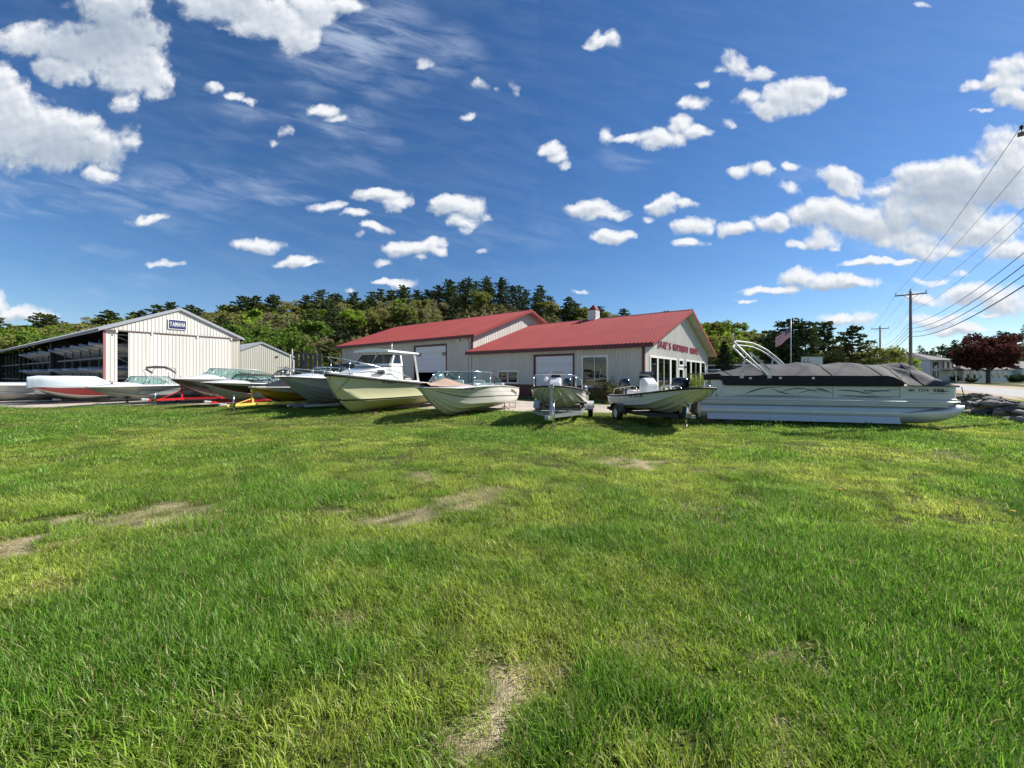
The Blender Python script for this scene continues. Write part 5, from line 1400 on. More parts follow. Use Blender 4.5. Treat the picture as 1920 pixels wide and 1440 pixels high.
for bay, ys in ((0, [2.0 + 2.9 * i for i in range(6)]), (1, [21.0 + 2.9 * i for i in range(5)])):
    for lvl, z in ((0, 1.0), (1, 2.88)):
        for i, yy in enumerate(ys):
            w_ = so + sp @ Vector((5.25, yy + .3, z))
            cov_word = 'white' if (i + lvl) % 2 else 'blue-grey'
            b = thing('racked_boat', '', 'boat', w_, AS + math.pi, 'covered boats stored on the shed rack')
            relink(rm, 'hull', b); relink(rc if (i + lvl) % 2 else rc2, 'boat_cover', b)
            if bay == 0 and i == 0: b['label'] = 'boat under %s cover on the %s rack tier nearest the shed gable' % (cov_word, ('lower', 'upper')[lvl])
            elif bay == 0: b['label'] = 'boat under %s cover on the %s rack tier, %s from the shed gable' % (cov_word, ('lower', 'upper')[lvl], ['', 'second', 'third', 'fourth', 'fifth', 'sixth'][i])
            else: b['label'] = 'boat under %s cover on the %s rack tier, %s past the board wall' % (cov_word, ('lower', 'upper')[lvl], ['first', 'second', 'third', 'fourth', 'fifth'][i])
            b.scale = (1, 1, 1.35)
# ---- upright dark dock sections and posts near the tan shed -------------------------------------
o = gp(556, 700, Y=31)
dk_ = thing('board_stack', 'stack of dark weathered dock boards standing on end beside the tan shed', 'boards', (o.x, 31, 0), .3)
for i in range(6):
    MB().box((i * .34, (i % 2) * .12, 1.62 + .06 * (i % 3)), (.26, .10, 3.2)).build('board', MATS['old_board'], dk_)
for k_, (px, h_) in enumerate(((544, 3.1), (548, 3.6))):
    q = gp(px, 700, Y=30 + k_)
    tag(MB().tube([(0, 0, 0), (0, 0, h_)], .05, 8).build('post', mat('post_grey', (.38, .37, .33), .8, 0, .2, 4), None, loc=(q.x, q.y, 0)), ['short grey post standing before the tan shed', 'taller grey post standing before the tan shed'][k_], 'post')
# ------------------------------------------------------------------ ground
rng = np.random.default_rng(7)
def vnoise(x, y, s, seed=0, oct_=3):
    """value noise, vectorised"""
    x = np.asarray(x, float) * s; y = np.asarray(y, float) * s; out = 0; amp = 1; tot = 0
    for o_ in range(oct_):
        xi, yi = np.floor(x).astype(int), np.floor(y).astype(int); xf, yf = x - xi, y - yi
        u, v = xf * xf * (3 - 2 * xf), yf * yf * (3 - 2 * yf)
        def h(a, b):
            n = (a * 374761393 + b * 668265263 + (seed + o_ * 7) * 974711) & 0x7fffffff
            n = ((n ^ (n >> 13)) * 1274126177) & 0x7fffffff
            return ((n ^ (n >> 16)) & 0xffff) / 65535.0
        out = out + amp * ((h(xi, yi) * (1 - u) + h(xi + 1, yi) * u) * (1 - v) + (h(xi, yi + 1) * (1 - u) + h(xi + 1, yi + 1) * u) * v)
        tot += amp; amp *= .5; x = x * 2.03 + 17; y = y * 2.03 + 5
    return out / tot
DRY = [(20,1026,95,16,1.0),(90,1012,60,12,.8),(240,992,58,9,1.0),(128,1042,22,12,.9),(330,946,46,9,.8),(375,958,30,8,.6),(185,975,40,8,.4),(300,970,60,10,.4),
 (558,948,18,5,.9),(556,966,18,9,.8),(805,896,40,9,.7),(700,950,34,8,.6),(870,944,54,12,.8),(910,926,34,8,.5),(770,962,40,8,.5),(1215,868,72,8,.9),(1140,866,30,6,.5),(1750,846,55,6,.6),(360,1000,60,12,.35),
 (1045,915,40,10,.4),(908,1256,30,30,1.2),(950,1320,34,46,1.3),(925,1370,36,30,1.2),(885,1412,70,34,1.4),(815,1385,50,26,1.0),(1005,1280,34,20,.5),(1795,1380,26,34,.6),(1330,970,40,20,.3),(1145,1045,34,14,.5),(1540,1110,36,10,.5),
 (1250,1190,70,16,.45),(1500,1230,60,18,.45),(1600,1260,50,20,.5),(1480,1400,60,26,.5),(1810,1190,30,14,.5),(1560,1330,50,18,.35),(60,1130,60,30,.25),(640,1170,70,20,.3),(700,880,30,6,.3),(400,1330,70,20,.2),(280,790,60,4,.2)]
def G(px, py): Y = EYE * F / (py - 703.0); return (px - 960) / F * Y, Y
def dryf(x, y):
    x = np.asarray(x, float); y = np.asarray(y, float); d = np.zeros_like(x)
    wx = x + (vnoise(x, y, 2.0, 3, 4) - .5) * .22 * np.clip(y, 1, 6); wy = y + (vnoise(x, y, 2.0, 9, 4) - .5) * .30 * np.clip(y, 1, 6)
    for (px, py, rx, ry, s_) in DRY:
        cx, cy = G(px, py); ax = rx / F * cy * 1.1; ay = max(abs(G(px, py - ry)[1] - G(px, py + ry)[1]) / 2, .04) * 1.1
        d = np.maximum(d, s_ * np.clip(1.5 - 1.25 * (((wx - cx) / ax) ** 2 + ((wy - cy) / ay) ** 2), 0, 1))
    return np.clip(d * (np.where(y < 4.5, .5, .15) + 1.5 * vnoise(x, y, 4.5, 21, 4)), 0, 1)
def field_edge(x):      # where the lawn stops and the gravel yard begins
    x = np.asarray(x, float)
    return np.interp(x, [-60, -30, -22, -18, -10, -3, 1, 4, 8, 10.5, 12], [17.4, 17.3, 17.5, 19.3, 19.6, 16.6, 15.6, 15.2, 15.3, 15.9, 17.5]) + (vnoise(x, x * 0, .8, 5) - .5) * .5
def far_edge(x):
    x = np.asarray(x, float)
    return np.interp(x, [-60, -31, -22, -14, -8, -4, 0, 4, 8, 10.5, 12], [60, 30, 34, 46, 28.5, 27.6, 22.6, 19.6, 17.8, 17.6, 17.55])
def gheight(x, y):
    x = np.asarray(x, float); y = np.asarray(y, float)
    w = np.clip((13 - y) / 5, 0, 1) * np.clip((14 - np.abs(x)) / 4, 0, 1)
    return (vnoise(x, y, .55, 11, 3) - .5) * .10 * w - .004
xs = np.concatenate([[-900, -500, -300, -200, -140, -100, -80, -60, -50, -40, -34, -30, -27], np.arange(-25, 25.01, .2), [27, 30, 34, 40, 50, 60, 80, 100, 140, 200, 300, 500, 900]])
ys = np.concatenate([[-400, -100, -30, -10, -4, -1], np.arange(0, 20.01, .16), [21, 22, 24, 26, 28, 31, 35, 40, 46, 55, 65, 80, 110, 150, 220, 320, 500, 900, 1500]])
gx, gy = np.meshgrid(xs, ys); gz = gheight(gx, gy)
nX, nY = len(xs), len(ys)
V_ = np.stack([gx, gy, gz], -1).reshape(-1, 3)
ii, jj = np.meshgrid(np.arange(nX - 1), np.arange(nY - 1)); q = (jj * nX + ii).ravel()
Fq = np.stack([q, q + 1, q + nX + 1, q + nX], -1)
def npmesh(name, V, Fc, mats, smooth=False, mi=None):
    me = bpy.data.meshes.new(name); k = Fc.shape[1]
    me.vertices.add(len(V)); me.vertices.foreach_set('co', np.asarray(V, np.float32).ravel())
    me.loops.add(Fc.size); me.loops.foreach_set('vertex_index', Fc.astype(np.int32).ravel())
    me.polygons.add(len(Fc)); me.polygons.foreach_set('loop_start', np.arange(0, Fc.size, k, dtype=np.int32))
    for m_ in mats: me.materials.append(m_)
    if mi is not None: me.polygons.foreach_set('material_index', np.asarray(mi, np.int32))
    me.polygons.foreach_set('use_smooth', np.full(len(Fc), smooth))
    me.update(calc_edges=True); me.validate(); return me
def soil_material():
    m = bpy.data.materials.new('lawn_soil'); m.use_nodes = True; nt = m.node_tree; b = nt.nodes['Principled BSDF']; b.inputs['Roughness'].default_value = .95; b.inputs['Specular IOR Level'].default_value = .1
    at = nt.nodes.new('ShaderNodeAttribute'); at.attribute_name = 'dry'
    t = nt.nodes.new('ShaderNodeTexCoord')
    n = nt.nodes.new('ShaderNodeTexNoise'); n.inputs['Scale'].default_value = 9; n.inputs['Detail'].default_value = 8; n.inputs['Roughness'].default_value = .7
    nt.links.new(t.outputs['Object'], n.inputs['Vector'])
    mx = nt.nodes.new('ShaderNodeMix'); mx.data_type = 'RGBA'; mx.inputs[6].default_value = (.040, .055, .014, 1); mx.inputs[7].default_value = (.105, .115, .035, 1); nt.links.new(n.outputs['Fac'], mx.inputs[0])
    # straw: fine crossing fibres
    mp = nt.nodes.new('ShaderNodeMapping'); mp.inputs['Scale'].default_value = (60, 18, 20); nt.links.new(t.outputs['Object'], mp.inputs[0])
    n2 = nt.nodes.new('ShaderNodeTexNoise'); n2.inputs['Scale'].default_value = 1.6; n2.inputs['Detail'].default_value = 5; n2.inputs['Distortion'].default_value = 2.5; nt.links.new(mp.outputs[0], n2.inputs['Vector'])
    rp = nt.nodes.new('ShaderNodeValToRGB'); nt.links.new(n2.outputs['Fac'], rp.inputs[0]); rp.color_ramp.elements[0].position = .35; rp.color_ramp.elements[0].color = (.17, .13, .07, 1); rp.color_ramp.elements[1].position = .62; rp.color_ramp.elements[1].color = (.56, .48, .31, 1)
    m2 = nt.nodes.new('ShaderNodeMix'); m2.data_type = 'RGBA'; nt.links.new(at.outputs['Fac'], m2.inputs[0]); nt.links.new(mx.outputs[2], m2.inputs[6]); nt.links.new(rp.outputs[0], m2.inputs[7])
    nt.links.new(m2.outputs[2], b.inputs['Base Color'])
    bp = nt.nodes.new('ShaderNodeBump'); bp.inputs['Distance'].default_value = .02; bp.inputs['Strength'].default_value = .8; nt.links.new(n2.outputs['Fac'], bp.inputs['Height']); nt.links.new(bp.outputs[0], b.inputs['Normal'])
    return m
me = npmesh('ground', V_, Fq, [soil_material()], True)
at = me.attributes.new('dry', 'FLOAT', 'POINT'); at.data.foreach_set('value', np.where((gy.ravel() > .5) & (gy.ravel() < 20), dryf(gx.ravel(), gy.ravel()), 0).astype(np.float32))
ground = relink(me, 'ground'); tag(ground, kind='structure')

# gravel yard
GRAV = mat('gravel', (.46, .40, .34), .95, 0, .28, .8, bump=1.0, bscale=30, spec=.1)
cols = np.linspace(-60, 12, 220); rows_ = []
mb = MB()
for u in np.linspace(0, 1, 10):
    row = []
    for x in cols:
        a_, b_ = float(field_edge(x)), float(far_edge(x)); b_ = max(b_, a_ + .05)
        row.append((x, a_ + (b_ - a_) * u, .004))
    rows_.append(row)
mb.grid(rows_, 0, False); tag(mb.build('gravel_yard', GRAV), kind='structure')
# road on the right, running beside the utility poles, with sandy shoulders
rd = Vector((.618, .786, 0)); rn = Vector((.786, -.618, 0)); r0 = Vector((34.3, 25.7, 0))
def strip(name, o0, o1, z, m, t0=-60, t1=150):
    mb = MB(); n = 60
    rows = [[r0 + rd * (t0 + (t1 - t0) * i / n) + rn * (o + .25 * math.sin(i * 1.3 + o)) + Vector((0, 0, z)) for o in (o0, (o0 + o1) / 2, o1)] for i in range(n + 1)]
    mb.grid(rows, 0, False, flip=True); return tag(mb.build(name, m), kind='structure')
strip('sandy_shoulder', -1.6, 9.2, .004, mat('sand', (.42, .33, .24), .95, 0, .2, .7, spec=.1))
strip('road', 0, 6.0, .008, mat('pale_asphalt', (.40, .39, .38), .9, 0, .12, 2, spec=.1))
strip('roadside_lot', 14.5, 22, .006, mat('sand_pale', (.48, .40, .30), .95, 0, .2, .7, spec=.1), -20, 60)

# ------------------------------------------------------------------ hills
HT = mat('hill_floor', (.05, .055, .02), .95, 0, .3, .1, spec=.1)
sky_pts = [(-500,600),(-200,600),(0,598),(60,597),(150,588),(250,583),(330,575),(400,573),(450,566),(480,562),(545,556),(600,556),(640,548),(700,550),(760,544),(800,540),(840,542),(870,524),(920,521),(960,526),(990,536),(1040,544),(1060,556),(1100,562),(1185,575),(1240,588),(1310,590),(1350,590),(1400,596),(1440,610),(1500,630),(1560,650),(1700,690),(2100,702)]
SKX = np.array([p[0] for p in sky_pts]); SKY_ = np.array([p[1] for p in sky_pts])
def skyline(px): return np.interp(px, SKX, SKY_)
YR = 145.0
RX = (SKX - 960) / F * YR; RZ = EYE + (703 - SKY_) / F * YR - 11.5
RZ = np.maximum(RZ, 0)
def hillz(x, y):
    x = np.asarray(x, float); y = np.asarray(y, float)
    r = np.interp(x * YR / np.clip(y, 40, 400), RX, RZ); s_ = np.clip((y - 60) / (YR - 60), 0, 1); s_ = s_ * s_ * (3 - 2 * s_)
    back = np.clip((y - YR) / 150, 0, 1)
    return r * s_ * (1 - back * .8)
hx = np.linspace(-330, 200, 90); hy = np.linspace(58, 300, 50); ax_, ay_ = np.meshgrid(hx, hy)
az_ = hillz(ax_, ay_) - .3
V_ = np.stack([ax_, ay_, az_], -1).reshape(-1, 3); ii, jj = np.meshgrid(np.arange(89), np.arange(49)); q = (jj * 90 + ii).ravel()
tag(relink(npmesh('hill', V_, np.stack([q, q + 1, q + 91, q + 90], -1), [HT], True), 'hill'), kind='structure')
# far blue-green hill to the right
fr_pts = [(1480, 690), (1600, 668), (1640, 660), (1700, 656), (1760, 652), (1800, 642), (1840, 632), (1880, 626), (1920, 616), (2000, 606), (2200, 600), (2500, 620)]
FX = np.array([(p[0] - 960) / F * 330 for p in fr_pts]); FZ = np.array([EYE + (703 - p[1]) / F * 330 - 12 for p in fr_pts])
def farz(x, y):
    r = np.interp(np.asarray(x) * 330 / np.clip(y, 100, 900), FX, np.maximum(FZ, 0)); s_ = np.clip((np.asarray(y) - 170) / 160, 0, 1); return r * s_ * s_ * (3 - 2 * s_)
hx = np.linspace(200, 900, 60); hy = np.linspace(165, 520, 30); ax_, ay_ = np.meshgrid(hx, hy); az_ = farz(ax_, ay_) - .3
V_ = np.stack([ax_, ay_, az_], -1).reshape(-1, 3); ii, jj = np.meshgrid(np.arange(59), np.arange(29)); q = (jj * 60 + ii).ravel()
tag(relink(npmesh('far_hill', V_, np.stack([q, q + 1, q + 61, q + 60], -1), [HT], True), 'far_hill'), kind='structure')

# ------------------------------------------------------------------ trees
BARK = mat('bark', (.12, .095, .075), .9, 0, .3, 4, bump=.6)
BARKG = mat('bark_grey', (.22, .20, .17), .9, 0, .3, 4, bump=.5)
L_PINE = leafmat('needles_dark', (.05, .08, .032), (.11, .145, .055), .15, .5, .6)
L_PINE2 = leafmat('needles_olive', (.06, .085, .025), (.12, .14, .045), .2, .4, .5)
L_SPRING = leafmat('leaves_spring', (.15, .25, .03), (.28, .38, .055), .5, .4, .5)
L_OLIVE = leafmat('leaves_olive', (.21, .22, .055), (.36, .36, .11), .45, .4, .5, c3=(.13, .18, .035))
L_BUD = leafmat('leaves_budding', (.26, .225, .12), (.40, .35, .18), .4, .4, .5, c3=(.21, .22, .07))
L_MID = leafmat('leaves_mid', (.065, .125, .022), (.14, .215, .038), .35, .3, .7)
L_RED = leafmat('leaves_red', (.06, .024, .024), (.15, .058, .042), .3, .2, .5)
L_BLUE = leafmat('far_foliage', (.05, .085, .045), (.11, .15, .06), .2, .8, .3)
L_SPRUCE = leafmat('needles_spruce', (.012, .026, .016), (.03, .048, .026), .1, .2, 1.5)
L_BUSH = leafmat('leaves_bush', (.09, .085, .03), (.20, .19, .06), .3, .2, 3)
def quads(C_, size, rg, flat=.0, aspect=.6):
    """random leaf quads round centres C_ (n,3)"""
    n = len(C_); size = np.broadcast_to(size, (n,))
    a_ = rg.normal(size=(n, 3)); a_[:, 2] *= (1 - flat); a_ /= np.linalg.norm(a_, axis=1, keepdims=True)
    b_ = rg.normal(size=(n, 3)); b_ -= a_ * (a_ * b_).sum(1, keepdims=True); b_ /= np.linalg.norm(b_, axis=1, keepdims=True)
    A = a_ * size[:, None] * .5; B = b_ * size[:, None] * .5 * aspect
    V = np.stack([C_ - A - B * .4, C_ - A * .1 - B, C_ + A, C_ - A * .1 + B], 1).reshape(-1, 3)
    return V, np.arange(4 * n).reshape(n, 4)
def trunk_arrays(segs, n=6):
    Vs, Fs, o_ = [], [], 0
    for (p0, p1, r0_, r1_) in segs:
        p0, p1 = np.array(p0, float), np.array(p1, float); d = p1 - p0; d /= max(np.linalg.norm(d), 1e-6)
        x = np.cross(d, [0, 0, 1.0]) if abs(d[2]) < .95 else np.array([1.0, 0, 0]); x /= np.linalg.norm(x); y = np.cross(d, x)
        q = np.linspace(0, 2 * np.pi, n, endpoint=False); ring = np.cos(q)[:, None] * x + np.sin(q)[:, None] * y
        Vs += [p0 + ring * r0_, p1 + ring * r1_]; k = np.arange(n)
        Fs.append(np.stack([k, (k + 1) % n, n + (k + 1) % n, n + k], 1) + o_); o_ += 2 * n
    return np.concatenate(Vs), np.concatenate(Fs)
def combine(name, V1, F1, V2, F2, m1, m2):
    return npmesh(name, np.concatenate([V1, V2]), np.concatenate([F1, F2 + len(V1)]), [m1, m2], mi=np.concatenate([np.zeros(len(F1)), np.ones(len(F2))]))
def pine(name, h, r, seed, leaf, nq=1700, size=.45, low=.12, irregular=.35, shape=.8, whorls=15, bark=BARK, split=False):
    rg = np.random.default_rng(seed); segs = [((0, 0, 0), (0, 0, h * .97), h * .018 + .05, .03)]; C_ = []; 
    lean = 0
    for k in range(whorls):
        u = low + (1 - low) * (k / whorls) ** .9; z = h * u; nb = rg.integers(4, 7); a0 = rg.uniform(0, 6.3)
        env = r * min(1, (1 - u) * 1.25 + .05) ** shape
        for b in range(nb):
            ln = env * rg.uniform(1 - irregular * 1.4, 1 + irregular * .4); q_ = a0 + b * 6.283 / nb + rg.uniform(-.3, .3)
            up = rg.uniform(-.05, .30) + u * .25
            d = np.array([math.cos(q_), math.sin(q_), up]); segs.append(((0, 0, z), tuple(np.array([0, 0, z]) + d * ln * .85), .03 + .02 * (1 - u), .012))
            m_ = max(3, int(nq / (whorls * nb) * (ln / r + .25) * 1.3))
            t = rg.uniform(.22, 1.05, m_) ** .8
            p = np.array([0, 0, z]) + d * (ln * t)[:, None] + rg.normal(size=(m_, 3)) * np.array([.16, .16, .09]) * (ln * .5 + .25)
            C_.append(p)
    C_.append(np.array([[0, 0, h * .97]]) + rg.normal(size=(14, 3)) * [.12, .12, .25])
    C_ = np.concatenate(C_); V2, F2 = quads(C_, size * rg.uniform(.6, 1.25, len(C_)), rg, flat=.55, aspect=.55)
    V1, F1 = trunk_arrays(segs, 5)
    if split: return npmesh(name, V1, F1, [bark], True), npmesh(name + '_crown', V2, F2, [leaf])
    return combine(name, V1, F1, V2, F2, bark, leaf)
def broad(name, h, r, seed, leaf, nq=1700, size=.4, zc=.60, rz=.42, clumps=26, bark=BARK, fill=.35, sparse=0.0, trunk_h=.28, split=False, flatb=0.0):
    rg = np.random.default_rng(seed); base = np.array([0, 0, h * trunk_h]); tr = h * .022 + .04
    segs = [((0, 0, 0), tuple(base), tr * 1.25, tr)]; C_ = []
    cs = []
    for k in range(clumps):
        d = rg.normal(size=3); d /= np.linalg.norm(d); rad = rg.uniform(.45, .95)
        if flatb and d[2] < 0: d[2] *= (1 - flatb)
        c = np.array([d[0] * r * rad, d[1] * r * rad, h * zc + d[2] * h * rz * rad]); c[2] = max(c[2], h * .14); cs.append(c)
    lead = np.array([rg.uniform(-.1, .1) * r, rg.uniform(-.1, .1) * r, h * .82]); segs.append((tuple(base), tuple(lead), tr, tr * .25))
    for c in cs:
        s0 = base + (lead - base) * rg.uniform(0, .6); mid = s0 + (c - s0) * .5 + np.array([0, 0, .04 * h]) * rg.uniform(0, 1)
        segs.append((tuple(s0), tuple(mid), tr * .45, tr * .25)); segs.append((tuple(mid), tuple(c), tr * .25, .015))
        for _ in range(3):
            e_ = c + rg.normal(size=3) * r * .22; segs.append((tuple(mid + (c - mid) * .6), tuple(e_), tr * .12, .01))
        n_ = int(nq / clumps * rg.uniform(.5, 1.4)); cr = r * rg.uniform(.20, .38)
        dd = rg.normal(size=(n_, 3)); dd /= np.linalg.norm(dd, axis=1, keepdims=True)
        rr = cr * rg.uniform(0.0, 1.0, (n_, 1)) ** (1 / 2.2)
        C_.append(c + dd * rr * [1, 1, .75])
    C_ = np.concatenate(C_); V2, F2 = quads(C_, size * rg.uniform(.6, 1.3, len(C_)), rg, flat=.2, aspect=.75)
    V1, F1 = trunk_arrays(segs, 5)
    if split: return npmesh(name, V1, F1, [bark], True), npmesh(name + '_crown', V2, F2, [leaf])
    return combine(name, V1, F1, V2, F2, bark, leaf)
PROT = {
 'pine': [pine('pine_tree', 15, 4.6, 10 + i, L_PINE, size=.75, irregular=.6, shape=.55, nq=3000, whorls=19, low=.05) for i in range(4)],
 'pine2': [pine('pine_tree', 13, 4.2, 30 + i, L_PINE2, size=.9, irregular=.4, shape=.55, nq=1900, whorls=13, low=.05) for i in range(2)],
 'spring': [broad('leafy_tree', 12, 4.9, 50 + i, L_SPRING, size=.8, nq=2200, zc=.55, rz=.45) for i in range(3)],
 'olive': [broad('leafy_tree', 12, 4.9, 60 + i, L_OLIVE, size=.8, nq=2200, zc=.55, rz=.45) for i in range(3)],
 'bud': [broad('budding_tree', 12, 4.6, 70 + i, L_BUD, size=.55, nq=2400, bark=BARKG, zc=.55, rz=.45) for i in range(3)],
 'mid': [broad('leafy_tree', 12, 4.8, 80 + i, L_MID, size=.6, nq=2800, zc=.52, rz=.47) for i in range(2)],
}
LAB = {'pine': 'dark green pine standing on the wooded ridge', 'pine2': 'olive green conifer standing on the wooded ridge', 'spring': 'bright spring-green leafy tree on the wooded ridge',
       'olive': 'olive-green leafy tree on the wooded ridge', 'bud': 'brownish budding tree with thin foliage on the wooded ridge', 'mid': 'mid-green leafy tree on the wooded ridge'}
NAME = {'pine': 'pine_tree', 'pine2': 'pine_tree', 'spring': 'leafy_tree', 'olive': 'leafy_tree', 'bud': 'budding_tree', 'mid': 'leafy_tree'}
H0 = {'pine': 15, 'pine2': 13, 'spring': 12, 'olive': 12, 'bud': 12, 'mid': 12}
rg = random.Random(5)
def put(kind, x, y, h, z=0, i=None, label=None, group='trees on the wooded ridge', wide=1.0):
    lst = PROT[kind]; me = lst[rg.randrange(len(lst)) if i is None else i]; s_ = h / H0[kind]
    o = relink(me, NAME[kind], loc=(x, y, z - .2), rot=(0, 0, rg.uniform(0, 6.28)), scale=(s_ * wide, s_ * wide, s_))
    return tag(o, label or LAB[kind], 'tree', group)
rowsY = [(68, 7.5), (80, 7.5), (95, 7.5), (108, 7.0), (118, 7.0), (127, 6.5), (136, 6.0), (146, 4.8)]
for ri, (Y, stp) in enumerate(rowsY):
    px = -60.0
    while px < 1480:
        yy = Y + rg.uniform(-5, 5); x = (px - 960) / F * yy
        px += stp * rg.uniform(.75, 1.15) / yy * F
        # out of sight behind the big roofs
        if ri < 3 and 655 < px < 1330: continue
        if ri in (3, 4) and 860 < px < 1300: continue
        if px > 1440 and ri < 2: continue
        if px > 1330 and ri < 1: continue
        z = float(hillz(x, yy)); last = ri >= 6
        pine_zone = (845 < px < 1060) or (620 < px < 830 and rg.random() < .6)
        if last: kind = 'pine' if pine_zone or rg.random() < (.15 if px < 560 else .34) else rg.choice(['olive', 'bud', 'pine2', 'olive'])
        elif ri >= 2: kind = rg.choice(['olive', 'bud', 'bud', 'spring', 'pine', 'olive'])
        else: kind = rg.choice(['spring', 'bud', 'mid', 'olive', 'bud'])
        if px > 1300: kind = rg.choice(['olive', 'spring', 'mid', 'olive'])
        h = rg.uniform(11, 16) if kind.startswith('pine') else rg.uniform(9.5, 13)
        top = EYE + (703 - float(skyline(px)) - (2 if last else 14)) / F * yy
        jit = rg.uniform(-1.8, 1.0) if last else rg.uniform(-3, 0)
        if last and kind.startswith('pine'): jit += 1.0
        elif last: jit -= 1.2
        h = min(h, top + jit - z) if not last else max(6.5, min(17, top + jit - z))
        if h < 4: continue
        put(kind, x, yy, h, z, wide=1.15 if h > 8 else 1.35)
# undergrowth covering the slope
n = 16000; uy = rng.uniform(62, 150, n); ux = rng.uniform(-1.42, .55, n) * uy
uz = hillz(ux, uy) + rng.uniform(0, 1.6, n) * rng.uniform(.2, 1, n); k2 = (uy > 90) | (ux / uy < -.43); rgq = np.random.default_rng(77)
Vq, Fq2 = quads(np.stack([ux, uy, uz], -1)[k2], 1.9, rgq, flat=.1, aspect=.9)
L_UNDER = leafmat('undergrowth', (.08, .085, .03), (.18, .16, .07), .25, 0, .08)
tag(relink(npmesh('undergrowth', Vq, Fq2, [L_UNDER]), 'undergrowth'), 'tangled brown-green undergrowth covering the wooded slope behind the buildings', 'undergrowth', kind='stuff')
# nearer trees behind the tan shed
for px, Y, h, kind, i, lab in ((462, 62, 9.2, 'mid', 0, 'round mid-green tree just above the left half of the tan shed roof'), (505, 58, 8.8, 'mid', 1, 'dense green tree rising behind the peak of the tan shed'), (545, 60, 9.6, 'mid', 0, 'tall mid-green tree behind the right end of the tan shed'),
                              (590, 64, 8.5, 'bud', 1, 'thin brownish tree between the tan shed and the workshop'), (618, 52, 6.4, 'pine2', 0, 'small conifer at the left corner of the workshop'), (585, 50, 4.6, 'spring', 2, 'low bright-green tree beside the stack of dark boards'), (428, 66, 9.5, 'bud', 0, 'thin grey-brown tree behind the right slope of the storage shed')):
    put(kind, (px - 960) / F * Y, Y, h, 0, i, lab, None)
def tree2(name, label, mtrunk, mcrown, px, Y, rz=0, s=1, z=-.1):
    t = thing(name, label, 'tree', ((px - 960) / F * Y, Y, z), rz); t.scale = (s, s, s)
    relink(mtrunk, 'trunk', t); relink(mcrown, 'crown', t); return t
a_, b_ = pine('spruce', 5.4, 1.55, 5, L_SPRUCE, nq=3400, size=.22, low=.03, irregular=.15, shape=1.0, whorls=26, split=True)
tree2('spruce_tree', 'small dark blue-green spruce at the right corner of the shop', a_, b_, 1358, 43)
for i, (px, Y, h, r, lab) in enumerate(((1478, 62, 10.4, 4.4, 'tall dark pine immediately left of the flagpole top'), (1510, 60, 9.8, 4.2, 'dark pine directly behind the flagpole and lettered sign'), (1545, 63, 10.2, 3.8, 'pointed dark pine right of the flagpole'), (1450, 66, 9.2, 4.0, 'low dark pine at the left of the pine group by the flag'))):
    a_, b_ = pine('big_pine', h, r, 90 + i, L_PINE, nq=4200, size=.50, low=.10, irregular=.45, shape=.5, whorls=17, split=True)
    tree2('pine_tree', lab, a_, b_, px, Y, i)
a_, b_ = pine('pale_pine', 9.0, 3.4, 97, L_PINE2, nq=3600, size=.45, low=.08, irregular=.5, shape=.55, whorls=15, split=True)
tree2('pine_tree', 'pale olive pine between the flag pines and the crossarm pole', a_, b_, 1598, 58)
for i, (px, Y, h, r, mt_, lab) in enumerate(((1568, 60, 6.2, 3.4, L_BUD, 'low buff-coloured budding tree right of the lettered sign'), (1648, 66, 6.5, 3.6, L_OLIVE, 'yellow-green tree behind the farther crossarm pole'), (1688, 70, 5.0, 3.2, L_SPRING, 'low yellow-green tree against the nearer crossarm pole'), (1380, 64, 7.0, 3.6, L_SPRING, 'bright yellow-green tree behind the dark spruce'), (1345, 70, 9.0, 4.0, L_OLIVE, 'olive tree rising beside the shop roof edge'), (1632, 72, 8.4, 3.0, L_BUD, 'tall sparse budding tree left of the farther crossarm pole'), (1735, 95, 5.2, 4.5, L_BUD, 'brownish thicket left of the white house'), (1765, 125, 7.5, 5, L_MID, 'green tree behind the roof of the white house'))):
    a_, b_ = broad('roadside', h, r, 110 + i, mt_, nq=3000 if 'sparse' not in lab else 700, size=.42 if 'sparse' not in lab else .25, split=True, bark=BARKG, trunk_h=.2)
    tree2('leafy_tree', lab, a_, b_, px, Y, i)
# the red-leaved tree
a_, b_ = broad('red_tree', 9.7, 4.4, 140, L_RED, nq=9500, size=.50, zc=.56, rz=.40, clumps=64, split=True, trunk_h=.20, flatb=.35)
tree2('red_leaf_tree', 'large round dark red-leaved tree in front of the white house', a_, b_, 1853, 70)
# far hill trees
me_far = [broad('far_tree', 11, 5.5, 150 + i, L_BLUE, nq=420, size=1.1, clumps=14) for i in range(3)] + [pine('far_pine', 14, 4, 160, L_BLUE, nq=420, size=1.1, whorls=10)]
for Y in (185, 215, 250, 290, 330):
    px = 1560.0
    while px < 1990:
        yy = Y + rg.uniform(-12, 12); x = (px - 960) / F * yy; px += rg.uniform(8, 12) / yy * F
        z = float(farz(x, yy)); top = EYE + (703 - float(np.interp(px, [p[0] for p in fr_pts], [p[1] for p in fr_pts]))) / F * yy
        h = min(rg.uniform(9, 14), top - z + rg.uniform(-1, 2.5)) if Y < 330 else max(7, min(15, top - z + rg.uniform(-2, 2)))
        if h < 4: continue
        o = relink(me_far[rg.randrange(4)], 'hill_tree', loc=(x, yy, z - .3), rot=(0, 0, rg.uniform(0, 6)), scale=(h / 12,) * 3)
        tag(o, 'hazy green tree on the distant hill beyond the white house', 'tree', 'trees on the distant hill')
